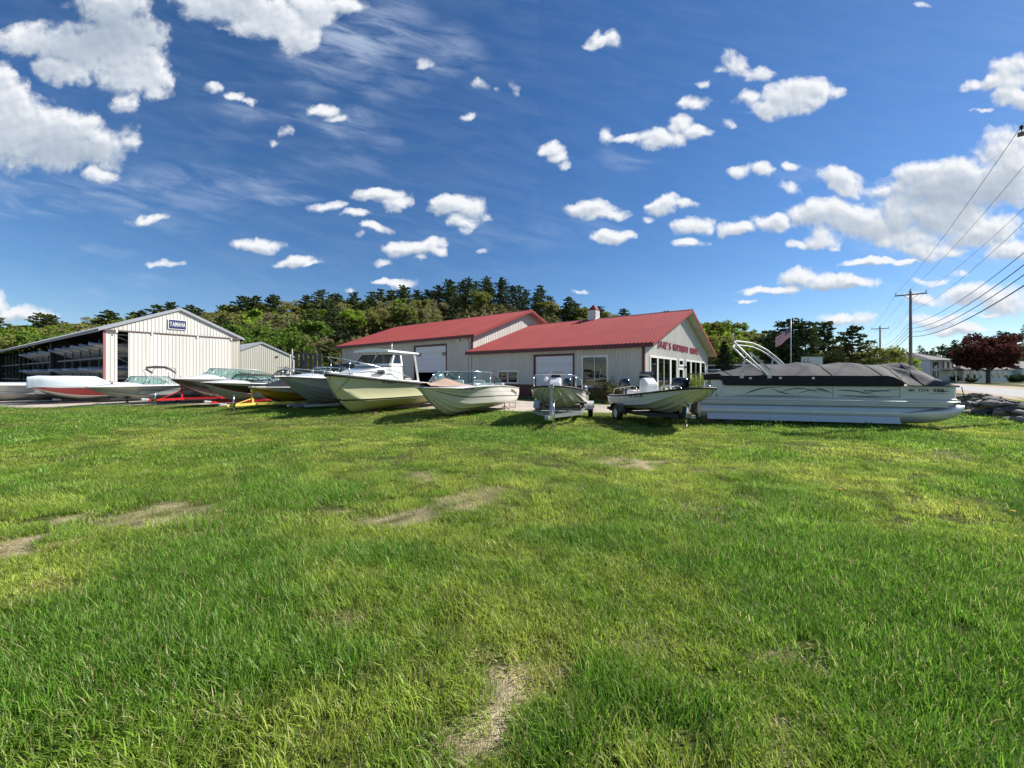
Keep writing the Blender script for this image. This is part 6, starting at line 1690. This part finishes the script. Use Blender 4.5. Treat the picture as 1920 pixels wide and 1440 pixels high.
# ------------------------------------------------------------------ shrubs by the shop
def shrub(label, x, y, h, r, leaf, n=900, size=.09, name='shrub', stems=26, seed=0, up=True):
    rgn = np.random.default_rng(seed); t = thing(name, label, 'shrub', (x, y, 0))
    segs, C_ = [], []
    for k in range(stems):
        a_ = rgn.uniform(0, 6.28); rr = r * rgn.uniform(.2, 1); hh = h * rgn.uniform(.5, 1.05); tip = np.array([math.cos(a_) * rr, math.sin(a_) * rr, hh])
        b0 = np.array([math.cos(a_) * rr * .3, math.sin(a_) * rr * .3, 0]); segs.append((tuple(b0), tuple(tip), .012, .004))
        u = rgn.uniform(.25, 1.02, max(4, n // stems)); C_.append(b0 + (tip - b0) * u[:, None] + rgn.normal(size=(len(u), 3)) * .07 * r)
    V1, F1 = trunk_arrays(segs, 4); relink(npmesh('stems', V1, F1, [BARKG]), 'stems', t)
    V2, F2 = quads(np.concatenate(C_), size, rgn, aspect=.5); relink(npmesh('foliage', V2, F2, [leaf]), 'foliage', t); return t
for i, (px, Y, h, r, l_, lab) in enumerate(((1128, 20.7, 1.15, .75, L_BUSH, 'brownish shrub at the foot of the big shop window'), (1150, 20.4, 1.35, .8, L_BUSH, 'tallest straggly shrub by the shop corner, with bare shoots'), (1172, 20.2, .9, .6, L_BUSH, 'smaller brown-green shrub behind the right-hand skiff stern'), (1105, 21.6, .55, .6, L_SPRING, 'low green weeds at the wainscot left of the shrubs'),
                               (1246, 22.6, .95, .5, L_OLIVE, 'olive shrub under the first showroom window'), (1292, 28.4, 1.3, .7, L_OLIVE, 'yellow-green shrub under the second showroom windows'), (1308, 30.2, 1.6, .8, L_SPRING, 'yellow-green bush at the far end of the showroom windows'), (1322, 32.5, 1.6, .8, L_OLIVE, 'olive bush at the far corner of the shop gable'))):
    shrub(lab, (px - 960) / F * Y, Y, h, r, l_, seed=200 + i, n=1100, size=.10)

# ------------------------------------------------------------------ poles and wires
PD = Vector((.647, .762, 0)); PN = Vector((.762, -.647, 0))
P1 = Vector((42.5, 41, 0)); P2 = P1 + PD * 39.5; P3 = P1 - PD * 37.5
P0_ = P3 - PD * 37
def pole(loc, ht, arm_z, label, arm=1.2):
    t = thing('utility_pole', label, 'pole', loc, math.atan2(PN.y, PN.x))
    MB().tube([(0, 0, 0), (0, 0, ht)], .16, 12, r2=.11).build('shaft', POLEW, t)
    MB().b2((-arm, -.17, arm_z - .06), (arm, -.07, arm_z + .06)).build('crossarm', WOOD, t)
    MB().beam((-.6, -.18, arm_z - .04), (0, -.14, arm_z - .55), .02, .04).beam((.6, -.18, arm_z - .04), (0, -.14, arm_z - .55), .02, .04).build('arm_brace', GALV, t)
    for xx, zz in ((-arm + .08, arm_z + .06), (0, ht), (arm - .08, arm_z + .06)):
        MB().lathe([(.012, 0), (.012, .10), (.05, .11), (.03, .16), (.055, .18), (.03, .24), (0, .25)], (xx, -.12 if xx else 0, zz), 'z', 8).build('insulator', BLKSTEEL, t)
    return t
pole(P1, 10.45, 10.05, 'nearer grey utility pole with a crossarm, standing behind the pontoon boat bow')
pole(P2, 10.45, 10.05, 'farther utility pole with a crossarm, left of the nearer pole')
pole(P3, 10.2, 9.68, 'utility pole at the right edge with only the crossarm tip showing')
def wire(a, b, sag, r, name='power_line'):
    mb = MB(); n = 24
    return mb, [a + (b - a) * (i / n) - Vector((0, 0, sag * 4 * (i / n) * (1 - i / n))) for i in range(n + 1)]
cnt = 0
seqs = []
pls = [P3 - PD * 36, P3, P1, P2, P2 + PD * 40]
top = lambda P, o, z: P + PN * o + Vector((0, 0, z))
hts = [(-1.12, 10.33, .45), (0, 10.68, .45), (1.12, 10.33, .45), (-.1, 8.3, .7)]
names_w = ['thin power line carried on the left crossarm ends', 'thin power line carried on the pole tops', 'thin power line carried on the right crossarm ends', 'thin neutral wire strung below the crossarms']
for (o, z, sg_), lab in zip(hts, names_w):
    pts = []
    for A, B in zip(pls[:-1], pls[1:]):
        za = z - (.37 if A is P3 or A is pls[0] else 0) * (1 if z > 9 else 1); zb = z - (.37 if B is P3 else 0)
        a_, b_ = top(A, o, za), top(B, o, zb); _, p_ = wire(a_, b_, sg_, .01); pts += p_[:-1]
    tag(MB().tube(pts, .009, 5).build('power_line', CABLE), lab, 'wire')
for k_, (z, sg_, r_, lab) in enumerate(((6.95, .75, .014, 'highest of the four thick black cables'), (6.5, .85, .018, 'second highest of the four thick black cables'), (6.1, .85, .018, 'third highest of the four thick black cables'), (5.65, .8, .024, 'lowest and thickest of the four black cables'))):
    pts = []
    for A, B in zip(pls[:-1], pls[1:]):
        a_, b_ = top(A, -.18, z - (.3 if A is P3 or A is pls[0] else 0)), top(B, -.18, z - (.3 if B is P3 else 0)); _, p_ = wire(a_, b_, sg_, r_); pts += p_[:-1]
    tag(MB().tube(pts, r_, 5).build('telephone_cable', CABLE), lab, 'cable')

# ------------------------------------------------------------------ flagpole and flag
fp = gp(1483, 700, Y=52)
t = thing('flagpole', 'white flagpole behind the pontoon boat cover', 'flagpole', (fp.x, 52, 0))
MB().tube([(0, 0, 0), (0, 0, 8.9)], .075, 10, r2=.045).lathe([(0, 0), (.08, .05), (.1, .1), (.08, .16), (0, .2)], (0, 0, 8.9), 'z', 10).build('shaft', WHITE, t)
fl = thing('flag', 'red and white striped flag with dark blue canton hanging limp from the flagpole', 'flag', (fp.x, 51.95, 0))
FR, FW, FB = mat('flag_red', (.60, .04, .06), .8), mat('flag_white', (.80, .78, .78), .8), mat('flag_blue', (.025, .03, .09), .8)
W_, H_ = 2.35, 1.45
def fpt(u, v):   # u 0 hoist..1 fly, v 0 bottom..1 top
    return Vector((-.08 - u * W_ * .84, .14 * math.sin(u * 7 + v * 2) * u, 6.5 + v * H_ - u * 1.25 + .10 * math.sin(u * 5 + 1)))
for k_ in range(13):
    mb = MB(); rows = [[fpt((0 if k_ < 6 else .40) + (1 - (0 if k_ < 6 else .40)) * i / 12, (k_ + e_) / 13) for e_ in (0, .5, 1)] for i in range(13)]
    mb.grid(rows, 0, True).build('stripe', FR if k_ % 2 == 0 else FW, fl)
ct = MB().grid([[fpt(.40 * i / 8, 6 / 13 + (7 / 13) * j / 6) for j in range(7)] for i in range(9)], 0, True).build('canton', FB, fl)
mb = MB()
for i in range(9):
    for j in range(6 if i % 2 == 0 else 5):
        u = .40 * (j + (.5 if i % 2 == 0 else 1)) / 6; v = 6 / 13 + (7 / 13) * (i + .8) / 9.8; c = fpt(u, v) + Vector((0, -.012, 0))
        P = [c + Vector((math.cos(1.571 + q * .6283) * (.035 if q % 2 == 0 else .015), 0, math.sin(1.571 + q * .6283) * (.035 if q % 2 == 0 else .015))) for q in range(10)]
        mb.add(P, [tuple(range(10))])
mb.build('star_field', FW, ct)
# ------------------------------------------------------------------ sign by the road
sx = gp(1522, 700, Y=30)
t = thing('road_sign_board', "white sign with black lettering and duck emblem, seen above the pontoon cover", 'sign', (sx.x, 30, 0))
MB().b2((-.82, -.03, 1.75), (.82, .03, 2.90)).build('board', WHITE, t)
MB().b2((-.86, -.04, 2.90), (.86, .04, 2.95)).b2((-.86, -.04, 1.70), (-.82, .04, 2.90)).b2((.82, -.04, 1.70), (.86, .04, 2.90)).build('border', GELDG, t)
mb = MB(); 
for s__, z in (("Dave's", 2.69), ('Motorboat', 2.46), ('Shoppe', 2.22)): text_mb(mb, s__, (-.40, -.034, z), (1, 0, 0), (0, 0, 1), .17, 0, sx=.25)
mb.build('lettering', BLACKG, t)
mb = MB()
mb.add([(-.72, -.035, 2.40), (-.60, -.035, 2.34), (-.48, -.035, 2.38), (-.42, -.035, 2.52), (-.50, -.035, 2.47), (-.57, -.035, 2.50), (-.60, -.035, 2.60), (-.55, -.035, 2.72), (-.50, -.035, 2.74), (-.55, -.035, 2.78), (-.62, -.035, 2.72), (-.66, -.035, 2.58), (-.67, -.035, 2.48)], [tuple(range(13))])
mb.build('emblem', BLACKG, t)
for xx in (-.6, .6): MB().b2((xx - .05, .035, 0), (xx + .05, .13, 2.8)).build('sign_post', WOOD, t)
# long low white-roofed building behind
lb = thing('low_building', 'long low grey building with a white roof edge, right of the shop', 'building', (31.5, 58, 0), -.05)
ribbed(lb, 'siding_panel', (0, 0, 0), (1, 0, 0), (0, 0, 1), (0, -1, 0), 0, 12.5, 2.9, 0, [(2.2, 3.4, 0, 2.1), (6, 8.6, .9, 2.0)], mat('siding_dark_grey', (.17, .17, .17), .6), panel=1.83, pitch=.45)
MB().b2((0, .03, 0), (12.5, 6, 2.9)).build('wall_core', DARKINT, lb)
MB().b2((-.4, -.6, 2.9), (12.9, 6.4, 3.12)).build('roof', WHITE, lb)
# ------------------------------------------------------------------ white house and wings
HS = mat('clapboard_white', (.70, .70, .68), .5, 0, .05, 3, streak=False)
RSH = mat('roof_shingle', (.13, .13, .14), .9, 0, .25, 3)
hs = thing('white_house', 'two-storey white clapboard house with grey roof and shuttered windows', 'house', (80.5, 74, 0), .30)
def clap(par, a, b, z0, z1, out, n=None, ops=()):
    """lapped boards on a wall from a to b; each course is one board"""
    a, b, o_ = Vector(a), Vector(b), Vector(out); n = n or int((z1 - z0) / .32); mb = MB()
    for i in range(n):
        za, zb = z0 + (z1 - z0) * i / n, z0 + (z1 - z0) * (i + 1) / n
        mb = MB(); mb.add([a + o_ * .03 + Vector((0, 0, za)), b + o_ * .03 + Vector((0, 0, za)), b + o_ * .004 + Vector((0, 0, zb)), a + o_ * .004 + Vector((0, 0, zb))], [(0, 1, 2, 3)]); mb.build('clapboard', HS, par)
HZ = 4.4
MB().b2((0, 0, 0), (7.2, 8, HZ)).build('wall', HS, hs)
clap(hs, (0, 0, 0), (7.2, 0, 0), 0, HZ, (0, -1, 0), 14); clap(hs, (0, 8, 0), (0, 0, 0), 0, HZ, (-1, 0, 0), 14)
mb = MB(); mb.add([(-.4, -.4, HZ), (7.6, -.4, HZ), (7.6, 8.4, HZ), (-.4, 8.4, HZ), (2.6, 4, HZ + 1.5), (4.6, 4, HZ + 1.5)], [(0, 1, 5, 4), (1, 2, 5), (2, 3, 4, 5), (3, 0, 4), (3, 2, 1, 0)])
mb.build('roof', RSH, hs)
def hwin(par, x, z, w=.8, h=1.2, y=-.04, shut=True):
    f = MB().b2((x - w / 2 - .08, y - .03, z - .08), (x + w / 2 + .08, y, z + h + .08)).build('window', WHITE, par)
    MB().b2((x - w / 2, y - .036, z), (x + w / 2, y - .031, z + h)).build('pane', DARKGL, f)
    if shut:
        for s_ in (-1, 1): MB().b2((x + s_ * (w / 2 + .30) - .16, y - .04, z - .05), (x + s_ * (w / 2 + .30) + .16, y, z + h + .05)).build('shutter', BLKSTEEL, f)
for x in (1.5, 4.6, 6.2): hwin(hs, x, 2.85, .7, 1.15)
for x in (1.5,): hwin(hs, x, .9, .8, 1.3)
MB().b2((3.2, -2.2, 2.35), (8.2, -.06, 2.5)).build('porch_roof', RSH, hs)
for x in (3.3, 5.6, 8.0): MB().b2((x - .08, -2.15, 0), (x + .08, -2.0, 2.35)).build('porch_post', WHITE, hs)
MB().b2((3.2, -2.2, 0), (8.2, -.05, .3)).build('porch_floor', CONC, hs)
wg = thing('house_wing', 'long low white house wing with dark roof behind the red-leaved tree trunk', 'house', (88.5, 75.5, 0), .30)
MB().b2((0, 0, 0), (17, 6, 2.6)).build('wall', HS, wg); clap(wg, (0, 0, 0), (17, 0, 0), 0, 2.6, (0, -1, 0), 9)
mb = MB().prism([(-.4, 2.6), (6.4, 2.6), (3, 4.0)], -.2, 17.2, 'x'); mb.build('roof', RSH, wg, fix=True)
for i in range(7): hwin(wg, 1.6 + i * 2.1, .9, .8, 1.2, shut=False)
w2 = thing('white_cottage', 'white cottage with a dark roof beyond the red-leaved tree', 'house', (106, 80, 0), .30)
MB().b2((0, 0, 0), (10, 7, 2.8)).build('wall', HS, w2); clap(w2, (0, 0, 0), (10, 0, 0), 0, 2.8, (0, -1, 0), 9)
MB().prism([(-.4, 2.8), (7.4, 2.8), (3.5, 4.6)], -.2, 10.2, 'x').build('roof', RSH, w2, fix=True)
for x in (1.5, 4, 7): hwin(w2, x, .9, .9, 1.2, shut=False)
for i, (px, Y, h, lab) in enumerate(((1786, 76, 1.4, 'dark rounded bush by the porch of the white house'), (1822, 74, .9, 'low dark bush left of the red-leaved tree trunk'), (1898, 76, 1.5, 'dark bush at the right end of the white wing'), (1912, 75, 1.7, 'largest dark bush at the right edge before the cottage'))):
    shrub(lab, (px - 960) / F * Y, Y, h, 1.2, L_PINE, seed=240 + i, n=700, size=.3)

# ------------------------------------------------------------------ dry stone wall
STONE = [mat('field_stone_%s' % c, col, .9, 0, .35, 3, bump=.6, bscale=12) for c, col in (('grey', (.24, .23, .215)), ('dark', (.11, .105, .10)), ('tan', (.34, .31, .26)))]
sw = thing('stone_wall', 'tumbled dry wall of flat grey field stones at the right edge', 'wall', (0, 0, 0))
def stone_mesh(seed, m):
    rgn = np.random.default_rng(seed); mb = MB()
    rows = []; nlat, nlon = 5, 9; off = rgn.uniform(.72, 1.12, (nlat + 1, nlon))
    for i in range(nlat + 1):
        th = math.pi * i / nlat; row = []
        for j in range(nlon + 1):
            ph_ = 2 * math.pi * j / nlon; o_ = off[i, j % nlon] if 0 < i < nlat else .95
            s_ = abs(math.sin(th)) ** .6
            cz = math.copysign(abs(math.cos(th)) ** .7, math.cos(th))
            row.append((s_ * math.cos(ph_) * o_, s_ * math.sin(ph_) * o_, cz * (.85 + .15 * o_)))
        rows.append(row)
    return mb.grid(rows, 0, False).mesh('stone', m)
SM = [stone_mesh(300 + i, STONE[i % 3]) for i in range(9)]
rw = random.Random(3)
path = [(19.6, 16.6), (17.8, 14.2), (17.0, 12.4), (16.2, 10.6), (15.6, 9.0)]
def ppt(u):
    u *= len(path) - 1; i = min(int(u), len(path) - 2); f = u - i
    return path[i][0] * (1 - f) + path[i + 1][0] * f, path[i][1] * (1 - f) + path[i + 1][1] * f
for k_ in range(230):
    u = rw.random(); x, y = ppt(u); lay = rw.random(); z = lay * .62 * (1 - .25 * u + .2 * math.sin(u * 9)); sp_ = (1 - lay * .6) * .75
    s_ = rw.uniform(.12, .28)
    relink(SM[rw.randrange(9)], 'stone', sw, loc=(x + rw.uniform(-sp_, sp_), y + rw.uniform(-sp_, sp_), max(z, .05)), rot=(rw.uniform(-.35, .35), rw.uniform(-.35, .35), rw.uniform(0, 6.3)), scale=(s_ * rw.uniform(1, 1.5), s_ * rw.uniform(.8, 1.1), s_ * rw.uniform(.28, .5)))

# ------------------------------------------------------------------ dandelions
DY_ = mat('dandelion_yellow', (.85, .55, .02), .6); DG = mat('dandelion_green', (.10, .20, .04), .6)
for i, (px, py, lab) in enumerate(((648, 881, 'yellow dandelion left of the middle of the lawn, near the boats'), (1574, 917, 'left one of a pair of orange-yellow dandelions on the right lawn'), (1584, 916, 'right one of a pair of orange-yellow dandelions on the right lawn'), (1797, 944, 'dandelion on a tall stem, second from the right edge'), (1899, 958, 'dandelion closest to the right edge of the lawn'))):
    z_ = .12; q_ = gp(px, py, z=z_)
    t = thing('dandelion', lab, 'flower', (q_.x, q_.y, 0))
    MB().tube([(0, 0, 0), (.01, .01, .07), (0, 0, z_)], .0025, 5).build('stem', DG, t)
    mb = MB()
    for ring_, (n_, r_, dz) in enumerate(((14, .026, -.002), (11, .02, .004), (7, .012, .009))):
        for j in range(n_):
            a_ = j * 6.283 / n_ + ring_; c_, s_ = math.cos(a_), math.sin(a_)
            mb.add([(0, 0, z_), (c_ * r_ * .6 - s_ * .003, s_ * r_ * .6 + c_ * .003, z_ + dz + .003), (c_ * r_, s_ * r_, z_ + dz), (c_ * r_ * .6 + s_ * .003, s_ * r_ * .6 - c_ * .003, z_ + dz + .003)], [(0, 1, 2, 3)])
    mb.build('flower_head', DY_, t)

# ------------------------------------------------------------------ grass: clumps scattered by geometry nodes
def grass_material():
    m = bpy.data.materials.new('grass_blades'); m.use_nodes = True; nt = m.node_tree; nt.nodes.clear()
    def nn(k, **kw):
        n = nt.nodes.new(k)
        for a, b in kw.items(): setattr(n, a, b)
        return n
    o = nn('ShaderNodeOutputMaterial'); g = nn('ShaderNodeNewGeometry'); oi = nn('ShaderNodeObjectInfo')
    dry = nn('ShaderNodeAttribute'); dry.attribute_name = 'dry'; dry.attribute_type = 'INSTANCER'
    lush = nn('ShaderNodeAttribute'); lush.attribute_name = 'lush'; lush.attribute_type = 'INSTANCER'
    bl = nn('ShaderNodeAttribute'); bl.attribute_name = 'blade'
    def mixc(f, a, b):
        x = nn('ShaderNodeMix', data_type='RGBA')
        for s, v in ((x.inputs[0], f), (x.inputs[6], a), (x.inputs[7], b)):
            if hasattr(v, 'links'): nt.links.new(v, s)
            else: s.default_value = v if not isinstance(v, tuple) else (*v, 1)
        return x.outputs[2]
    n = nn('ShaderNodeTexNoise'); n.inputs['Scale'].default_value = .75; n.inputs['Detail'].default_value = 5; n.inputs['Roughness'].default_value = .6; nt.links.new(g.outputs['Position'], n.inputs['Vector'])
    mr = nn('ShaderNodeMapRange'); mr.inputs[1].default_value = .42; mr.inputs[2].default_value = .60; nt.links.new(n.outputs['Fac'], mr.inputs[0])
    base = mixc(mr.outputs[0], (.21, .37, .045), (.41, .51, .10))
    lushc = mixc(lush.outputs['Fac'], base, (.15, .32, .040))
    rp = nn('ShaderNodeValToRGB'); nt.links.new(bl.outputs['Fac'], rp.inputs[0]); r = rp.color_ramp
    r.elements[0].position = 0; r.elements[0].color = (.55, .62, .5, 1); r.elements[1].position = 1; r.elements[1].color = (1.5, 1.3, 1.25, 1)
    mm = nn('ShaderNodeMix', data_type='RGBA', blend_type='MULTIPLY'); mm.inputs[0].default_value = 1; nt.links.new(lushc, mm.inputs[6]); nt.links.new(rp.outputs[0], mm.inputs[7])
    # some blades are straw, more of them where it is dry
    th = nn('ShaderNodeMath', operation='MULTIPLY_ADD'); th.inputs[1].default_value = .85; th.inputs[2].default_value = .12; nt.links.new(dry.outputs['Fac'], th.inputs[0])
    fr_ = nn('ShaderNodeMath', operation='FRACT'); ml = nn('ShaderNodeMath', operation='MULTIPLY_ADD'); ml.inputs[1].default_value = 7.31; nt.links.new(bl.outputs['Fac'], ml.inputs[0]); nt.links.new(oi.outputs['Random'], ml.inputs[2]); nt.links.new(ml.outputs[0], fr_.inputs[0])
    lt = nn('ShaderNodeMath', operation='LESS_THAN'); nt.links.new(fr_.outputs[0], lt.inputs[0]); nt.links.new(th.outputs[0], lt.inputs[1])
    col = mixc(lt.outputs[0], mm.outputs[2], (.46, .42, .19))
    hv = nn('ShaderNodeHueSaturation'); mv = nn('ShaderNodeMath', operation='MULTIPLY_ADD'); mv.inputs[1].default_value = .7; mv.inputs[2].default_value = .70; nt.links.new(oi.outputs['Random'], mv.inputs[0]); nt.links.new(mv.outputs[0], hv.inputs['Value']); nt.links.new(col, hv.inputs['Color'])
    d = nn('ShaderNodeBsdfDiffuse'); t = nn('ShaderNodeBsdfTranslucent'); gl = nn('ShaderNodeBsdfGlossy'); gl.inputs['Roughness'].default_value = .38; gl.inputs['Color'].default_value = (.9, 1, .9, 1)
    nt.links.new(hv.outputs[0], d.inputs[0]); nt.links.new(hv.outputs[0], t.inputs[0])
    m1 = nn('ShaderNodeMixShader'); m1.inputs[0].default_value = .54; nt.links.new(d.outputs[0], m1.inputs[1]); nt.links.new(t.outputs[0], m1.inputs[2])
    m2 = nn('ShaderNodeMixShader'); m2.inputs[0].default_value = .012; nt.links.new(m1.outputs[0], m2.inputs[1]); nt.links.new(gl.outputs[0], m2.inputs[2]); nt.links.new(m2.outputs[0], o.inputs[0])
    return m
GM = grass_material()
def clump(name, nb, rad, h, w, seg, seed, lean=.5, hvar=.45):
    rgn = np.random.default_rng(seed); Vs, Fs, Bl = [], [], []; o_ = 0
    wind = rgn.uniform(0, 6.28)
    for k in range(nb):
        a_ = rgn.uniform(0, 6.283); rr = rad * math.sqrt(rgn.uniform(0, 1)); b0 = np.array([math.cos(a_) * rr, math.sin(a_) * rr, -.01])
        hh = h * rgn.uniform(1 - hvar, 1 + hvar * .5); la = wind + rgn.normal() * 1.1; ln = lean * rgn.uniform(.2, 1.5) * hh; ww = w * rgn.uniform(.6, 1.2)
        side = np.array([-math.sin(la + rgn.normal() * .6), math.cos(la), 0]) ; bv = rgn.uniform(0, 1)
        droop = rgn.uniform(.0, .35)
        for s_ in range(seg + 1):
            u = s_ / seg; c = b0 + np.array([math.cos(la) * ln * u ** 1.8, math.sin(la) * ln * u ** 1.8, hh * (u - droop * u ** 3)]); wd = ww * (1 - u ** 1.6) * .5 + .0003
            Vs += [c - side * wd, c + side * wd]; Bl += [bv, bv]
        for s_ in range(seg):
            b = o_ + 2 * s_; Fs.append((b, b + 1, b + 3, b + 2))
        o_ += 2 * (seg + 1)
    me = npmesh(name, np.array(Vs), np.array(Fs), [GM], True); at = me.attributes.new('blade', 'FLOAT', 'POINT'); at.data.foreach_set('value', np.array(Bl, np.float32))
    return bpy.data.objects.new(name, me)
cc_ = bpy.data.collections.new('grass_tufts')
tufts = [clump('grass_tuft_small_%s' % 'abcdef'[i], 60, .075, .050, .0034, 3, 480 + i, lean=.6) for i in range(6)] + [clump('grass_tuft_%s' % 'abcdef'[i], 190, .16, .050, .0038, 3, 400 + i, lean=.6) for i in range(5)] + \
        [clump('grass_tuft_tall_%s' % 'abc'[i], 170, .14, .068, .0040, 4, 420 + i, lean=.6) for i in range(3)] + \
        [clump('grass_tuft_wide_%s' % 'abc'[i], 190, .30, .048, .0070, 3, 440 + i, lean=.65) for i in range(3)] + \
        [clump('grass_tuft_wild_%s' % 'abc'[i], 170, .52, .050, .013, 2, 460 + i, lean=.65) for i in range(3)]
for o in tufts: cc_.objects.link(o)
order = sorted(range(len(tufts)), key=lambda i: tufts[i].name)   # collection info sorts children by name
idx_of = {tufts[i].name: k for k, i in enumerate(order)}
S_n = [idx_of['grass_tuft_small_%s' % c] for c in 'abcdef']; A_n = [idx_of['grass_tuft_%s' % c] for c in 'abcde']; T_n = [idx_of['grass_tuft_tall_%s' % c] for c in 'abc']; W_n = [idx_of['grass_tuft_wide_%s' % c] for c in 'abc']; X_n = [idx_of['grass_tuft_wild_%s' % c] for c in 'abc']
pts, scl, rot_, idx, dr_, lu_ = [], [], [], [], [], []
LUSH = [(1290, 1350, 80, 60), (400, 1300, 90, 30), (620, 1250, 80, 30), (1130, 1290, 70, 40), (250, 1110, 90, 20), (1100, 1010, 120, 16), (1330, 1060, 110, 18), (700, 1040, 120, 16), (1650, 1120, 90, 22), (1060, 1390, 60, 40), (1850, 1330, 50, 40)]
def lushf(x, y):
    l = np.clip((vnoise(x, y, .42, 33, 4) - .44) * 5.5, 0, 1)
    for (px, py, rx, ry) in LUSH:
        cx, cy = G(px, py); ax = rx / F * cy * 1.3; ay = max(abs(G(px, py - ry)[1] - G(px, py + ry)[1]) / 2, .05) * 1.3
        l = np.maximum(l, np.clip(1.4 - ((x - cx) / ax) ** 2 - ((y - cy) / ay) ** 2, 0, 1))
    return l
def scatter(y0, y1, dens, pool, hmul, tall=False):
    n = int(dens * 1.48 * (y1 * y1 - y0 * y0)); yy = np.sqrt(rng.uniform(y0 * y0, y1 * y1, n)); xx = rng.uniform(-1.48, 1.48, n) * yy
    d = dryf(xx, yy); l_ = lushf(xx, yy)
    keep = rng.uniform(0, 1, n) > np.where(yy < 4.5, np.clip(d * 1.5, 0, .97), np.clip(d * 1.15, 0, .82))
    fe = field_edge(xx); be = far_edge(xx)
    keep &= (yy < fe + rng.normal(0, .12, n)) | (yy > be) | (xx > 12)
    keep &= ~((yy > 19.3) & (xx < -8))
    xx, yy, d, l_ = xx[keep], yy[keep], d[keep], l_[keep]; n = len(xx)
    s_ = hmul * (.72 + .62 * l_ + .25 * vnoise(xx, yy, 1.7, 41)) * rng.uniform(.8, 1.2, n) * (1 - .72 * d) * np.clip(1.35 - yy * .04, .62, 1.25)
    pts.append(np.stack([xx, yy, gheight(xx, yy) + .002], -1)); scl.append(np.stack([np.clip(s_ * .9 + .25, .7, 1.5), np.clip(s_ * .9 + .25, .7, 1.5), s_], -1)); rot_.append(np.stack([rng.normal(0, .10, n), rng.normal(0, .10, n), rng.uniform(0, 6.283, n)], -1))
    idx.append(rng.choice(pool, n)); dr_.append(d); lu_.append(l_)
scatter(.9, 3.8, 300, S_n, 1.12)
scatter(3.8, 6.5, 48, A_n + T_n, 1.0)
def scatter_dry(y0, y1, dens, hmul):
    n = int(dens * 1.48 * (y1 * y1 - y0 * y0)); yy = np.sqrt(rng.uniform(y0 * y0, y1 * y1, n)); xx = rng.uniform(-1.48, 1.48, n) * yy; d = dryf(xx, yy)
    k = (d > .12) & (rng.uniform(0, 1, n) < .30 + .5 * vnoise(xx, yy, 5, 61)) & (yy < field_edge(xx)); xx, yy, d = xx[k], yy[k], d[k]; n = len(xx)
    s_ = hmul * rng.uniform(.35, .9, n) * (1.2 - .5 * d)
    pts.append(np.stack([xx, yy, gheight(xx, yy)], -1)); scl.append(np.stack([rng.uniform(1.1, 2.2, n), rng.uniform(1.1, 2.2, n), s_], -1)); rot_.append(np.stack([rng.normal(0, .2, n), rng.normal(0, .2, n), rng.uniform(0, 6.283, n)], -1))
    idx.append(rng.choice(S_n, n)); dr_.append(np.clip(d * 1.2, .35, .9)); lu_.append(np.zeros(n))
scatter_dry(1.2, 3.8, 60, .6); scatter_dry(3.8, 14, 34, .8)
scatter(6.5, 11, 22, W_n, 1.05)
scatter(11, 23, 8.5, X_n, 1.0)
pts = np.concatenate(pts); scl = np.concatenate(scl); rot_ = np.concatenate(rot_); idx = np.concatenate(idx); dr_ = np.concatenate(dr_); lu_ = np.concatenate(lu_)
gme = bpy.data.meshes.new('grass'); gme.vertices.add(len(pts)); gme.vertices.foreach_set('co', pts.astype(np.float32).ravel())
for nm, tp, dat in (('scl', 'FLOAT_VECTOR', scl), ('rot', 'FLOAT_VECTOR', rot_), ('idx', 'INT', idx), ('dry', 'FLOAT', dr_), ('lush', 'FLOAT', lu_)):
    at = gme.attributes.new(nm, tp, 'POINT'); at.data.foreach_set('vector' if tp == 'FLOAT_VECTOR' else 'value', dat.astype(np.int32 if tp == 'INT' else np.float32).ravel())
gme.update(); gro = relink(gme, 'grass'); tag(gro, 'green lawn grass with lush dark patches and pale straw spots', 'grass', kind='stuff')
ng = bpy.data.node_groups.new('scatter_grass', 'GeometryNodeTree')
ng.interface.new_socket('Geometry', in_out='INPUT', socket_type='NodeSocketGeometry'); ng.interface.new_socket('Geometry', in_out='OUTPUT', socket_type='NodeSocketGeometry')
gi, go = ng.nodes.new('NodeGroupInput'), ng.nodes.new('NodeGroupOutput')
ci = ng.nodes.new('GeometryNodeCollectionInfo'); ci.inputs['Collection'].default_value = cc_; ci.inputs['Separate Children'].default_value = True; ci.inputs['Reset Children'].default_value = True
ip = ng.nodes.new('GeometryNodeInstanceOnPoints'); ip.inputs['Pick Instance'].default_value = True
def na(nm, tp):
    n = ng.nodes.new('GeometryNodeInputNamedAttribute'); n.data_type = tp; n.inputs['Name'].default_value = nm; return n.outputs[0]
ng.links.new(gi.outputs[0], ip.inputs['Points']); ng.links.new(ci.outputs[0], ip.inputs['Instance']); ng.links.new(na('idx', 'INT'), ip.inputs['Instance Index'])
e2r = ng.nodes.new('FunctionNodeEulerToRotation'); ng.links.new(na('rot', 'FLOAT_VECTOR'), e2r.inputs[0]); ng.links.new(e2r.outputs[0], ip.inputs['Rotation']); ng.links.new(na('scl', 'FLOAT_VECTOR'), ip.inputs['Scale'])
ng.links.new(ip.outputs[0], go.inputs[0])
md = gro.modifiers.new('scatter', 'NODES'); md.node_group = ng
print('grass clumps', len(pts))
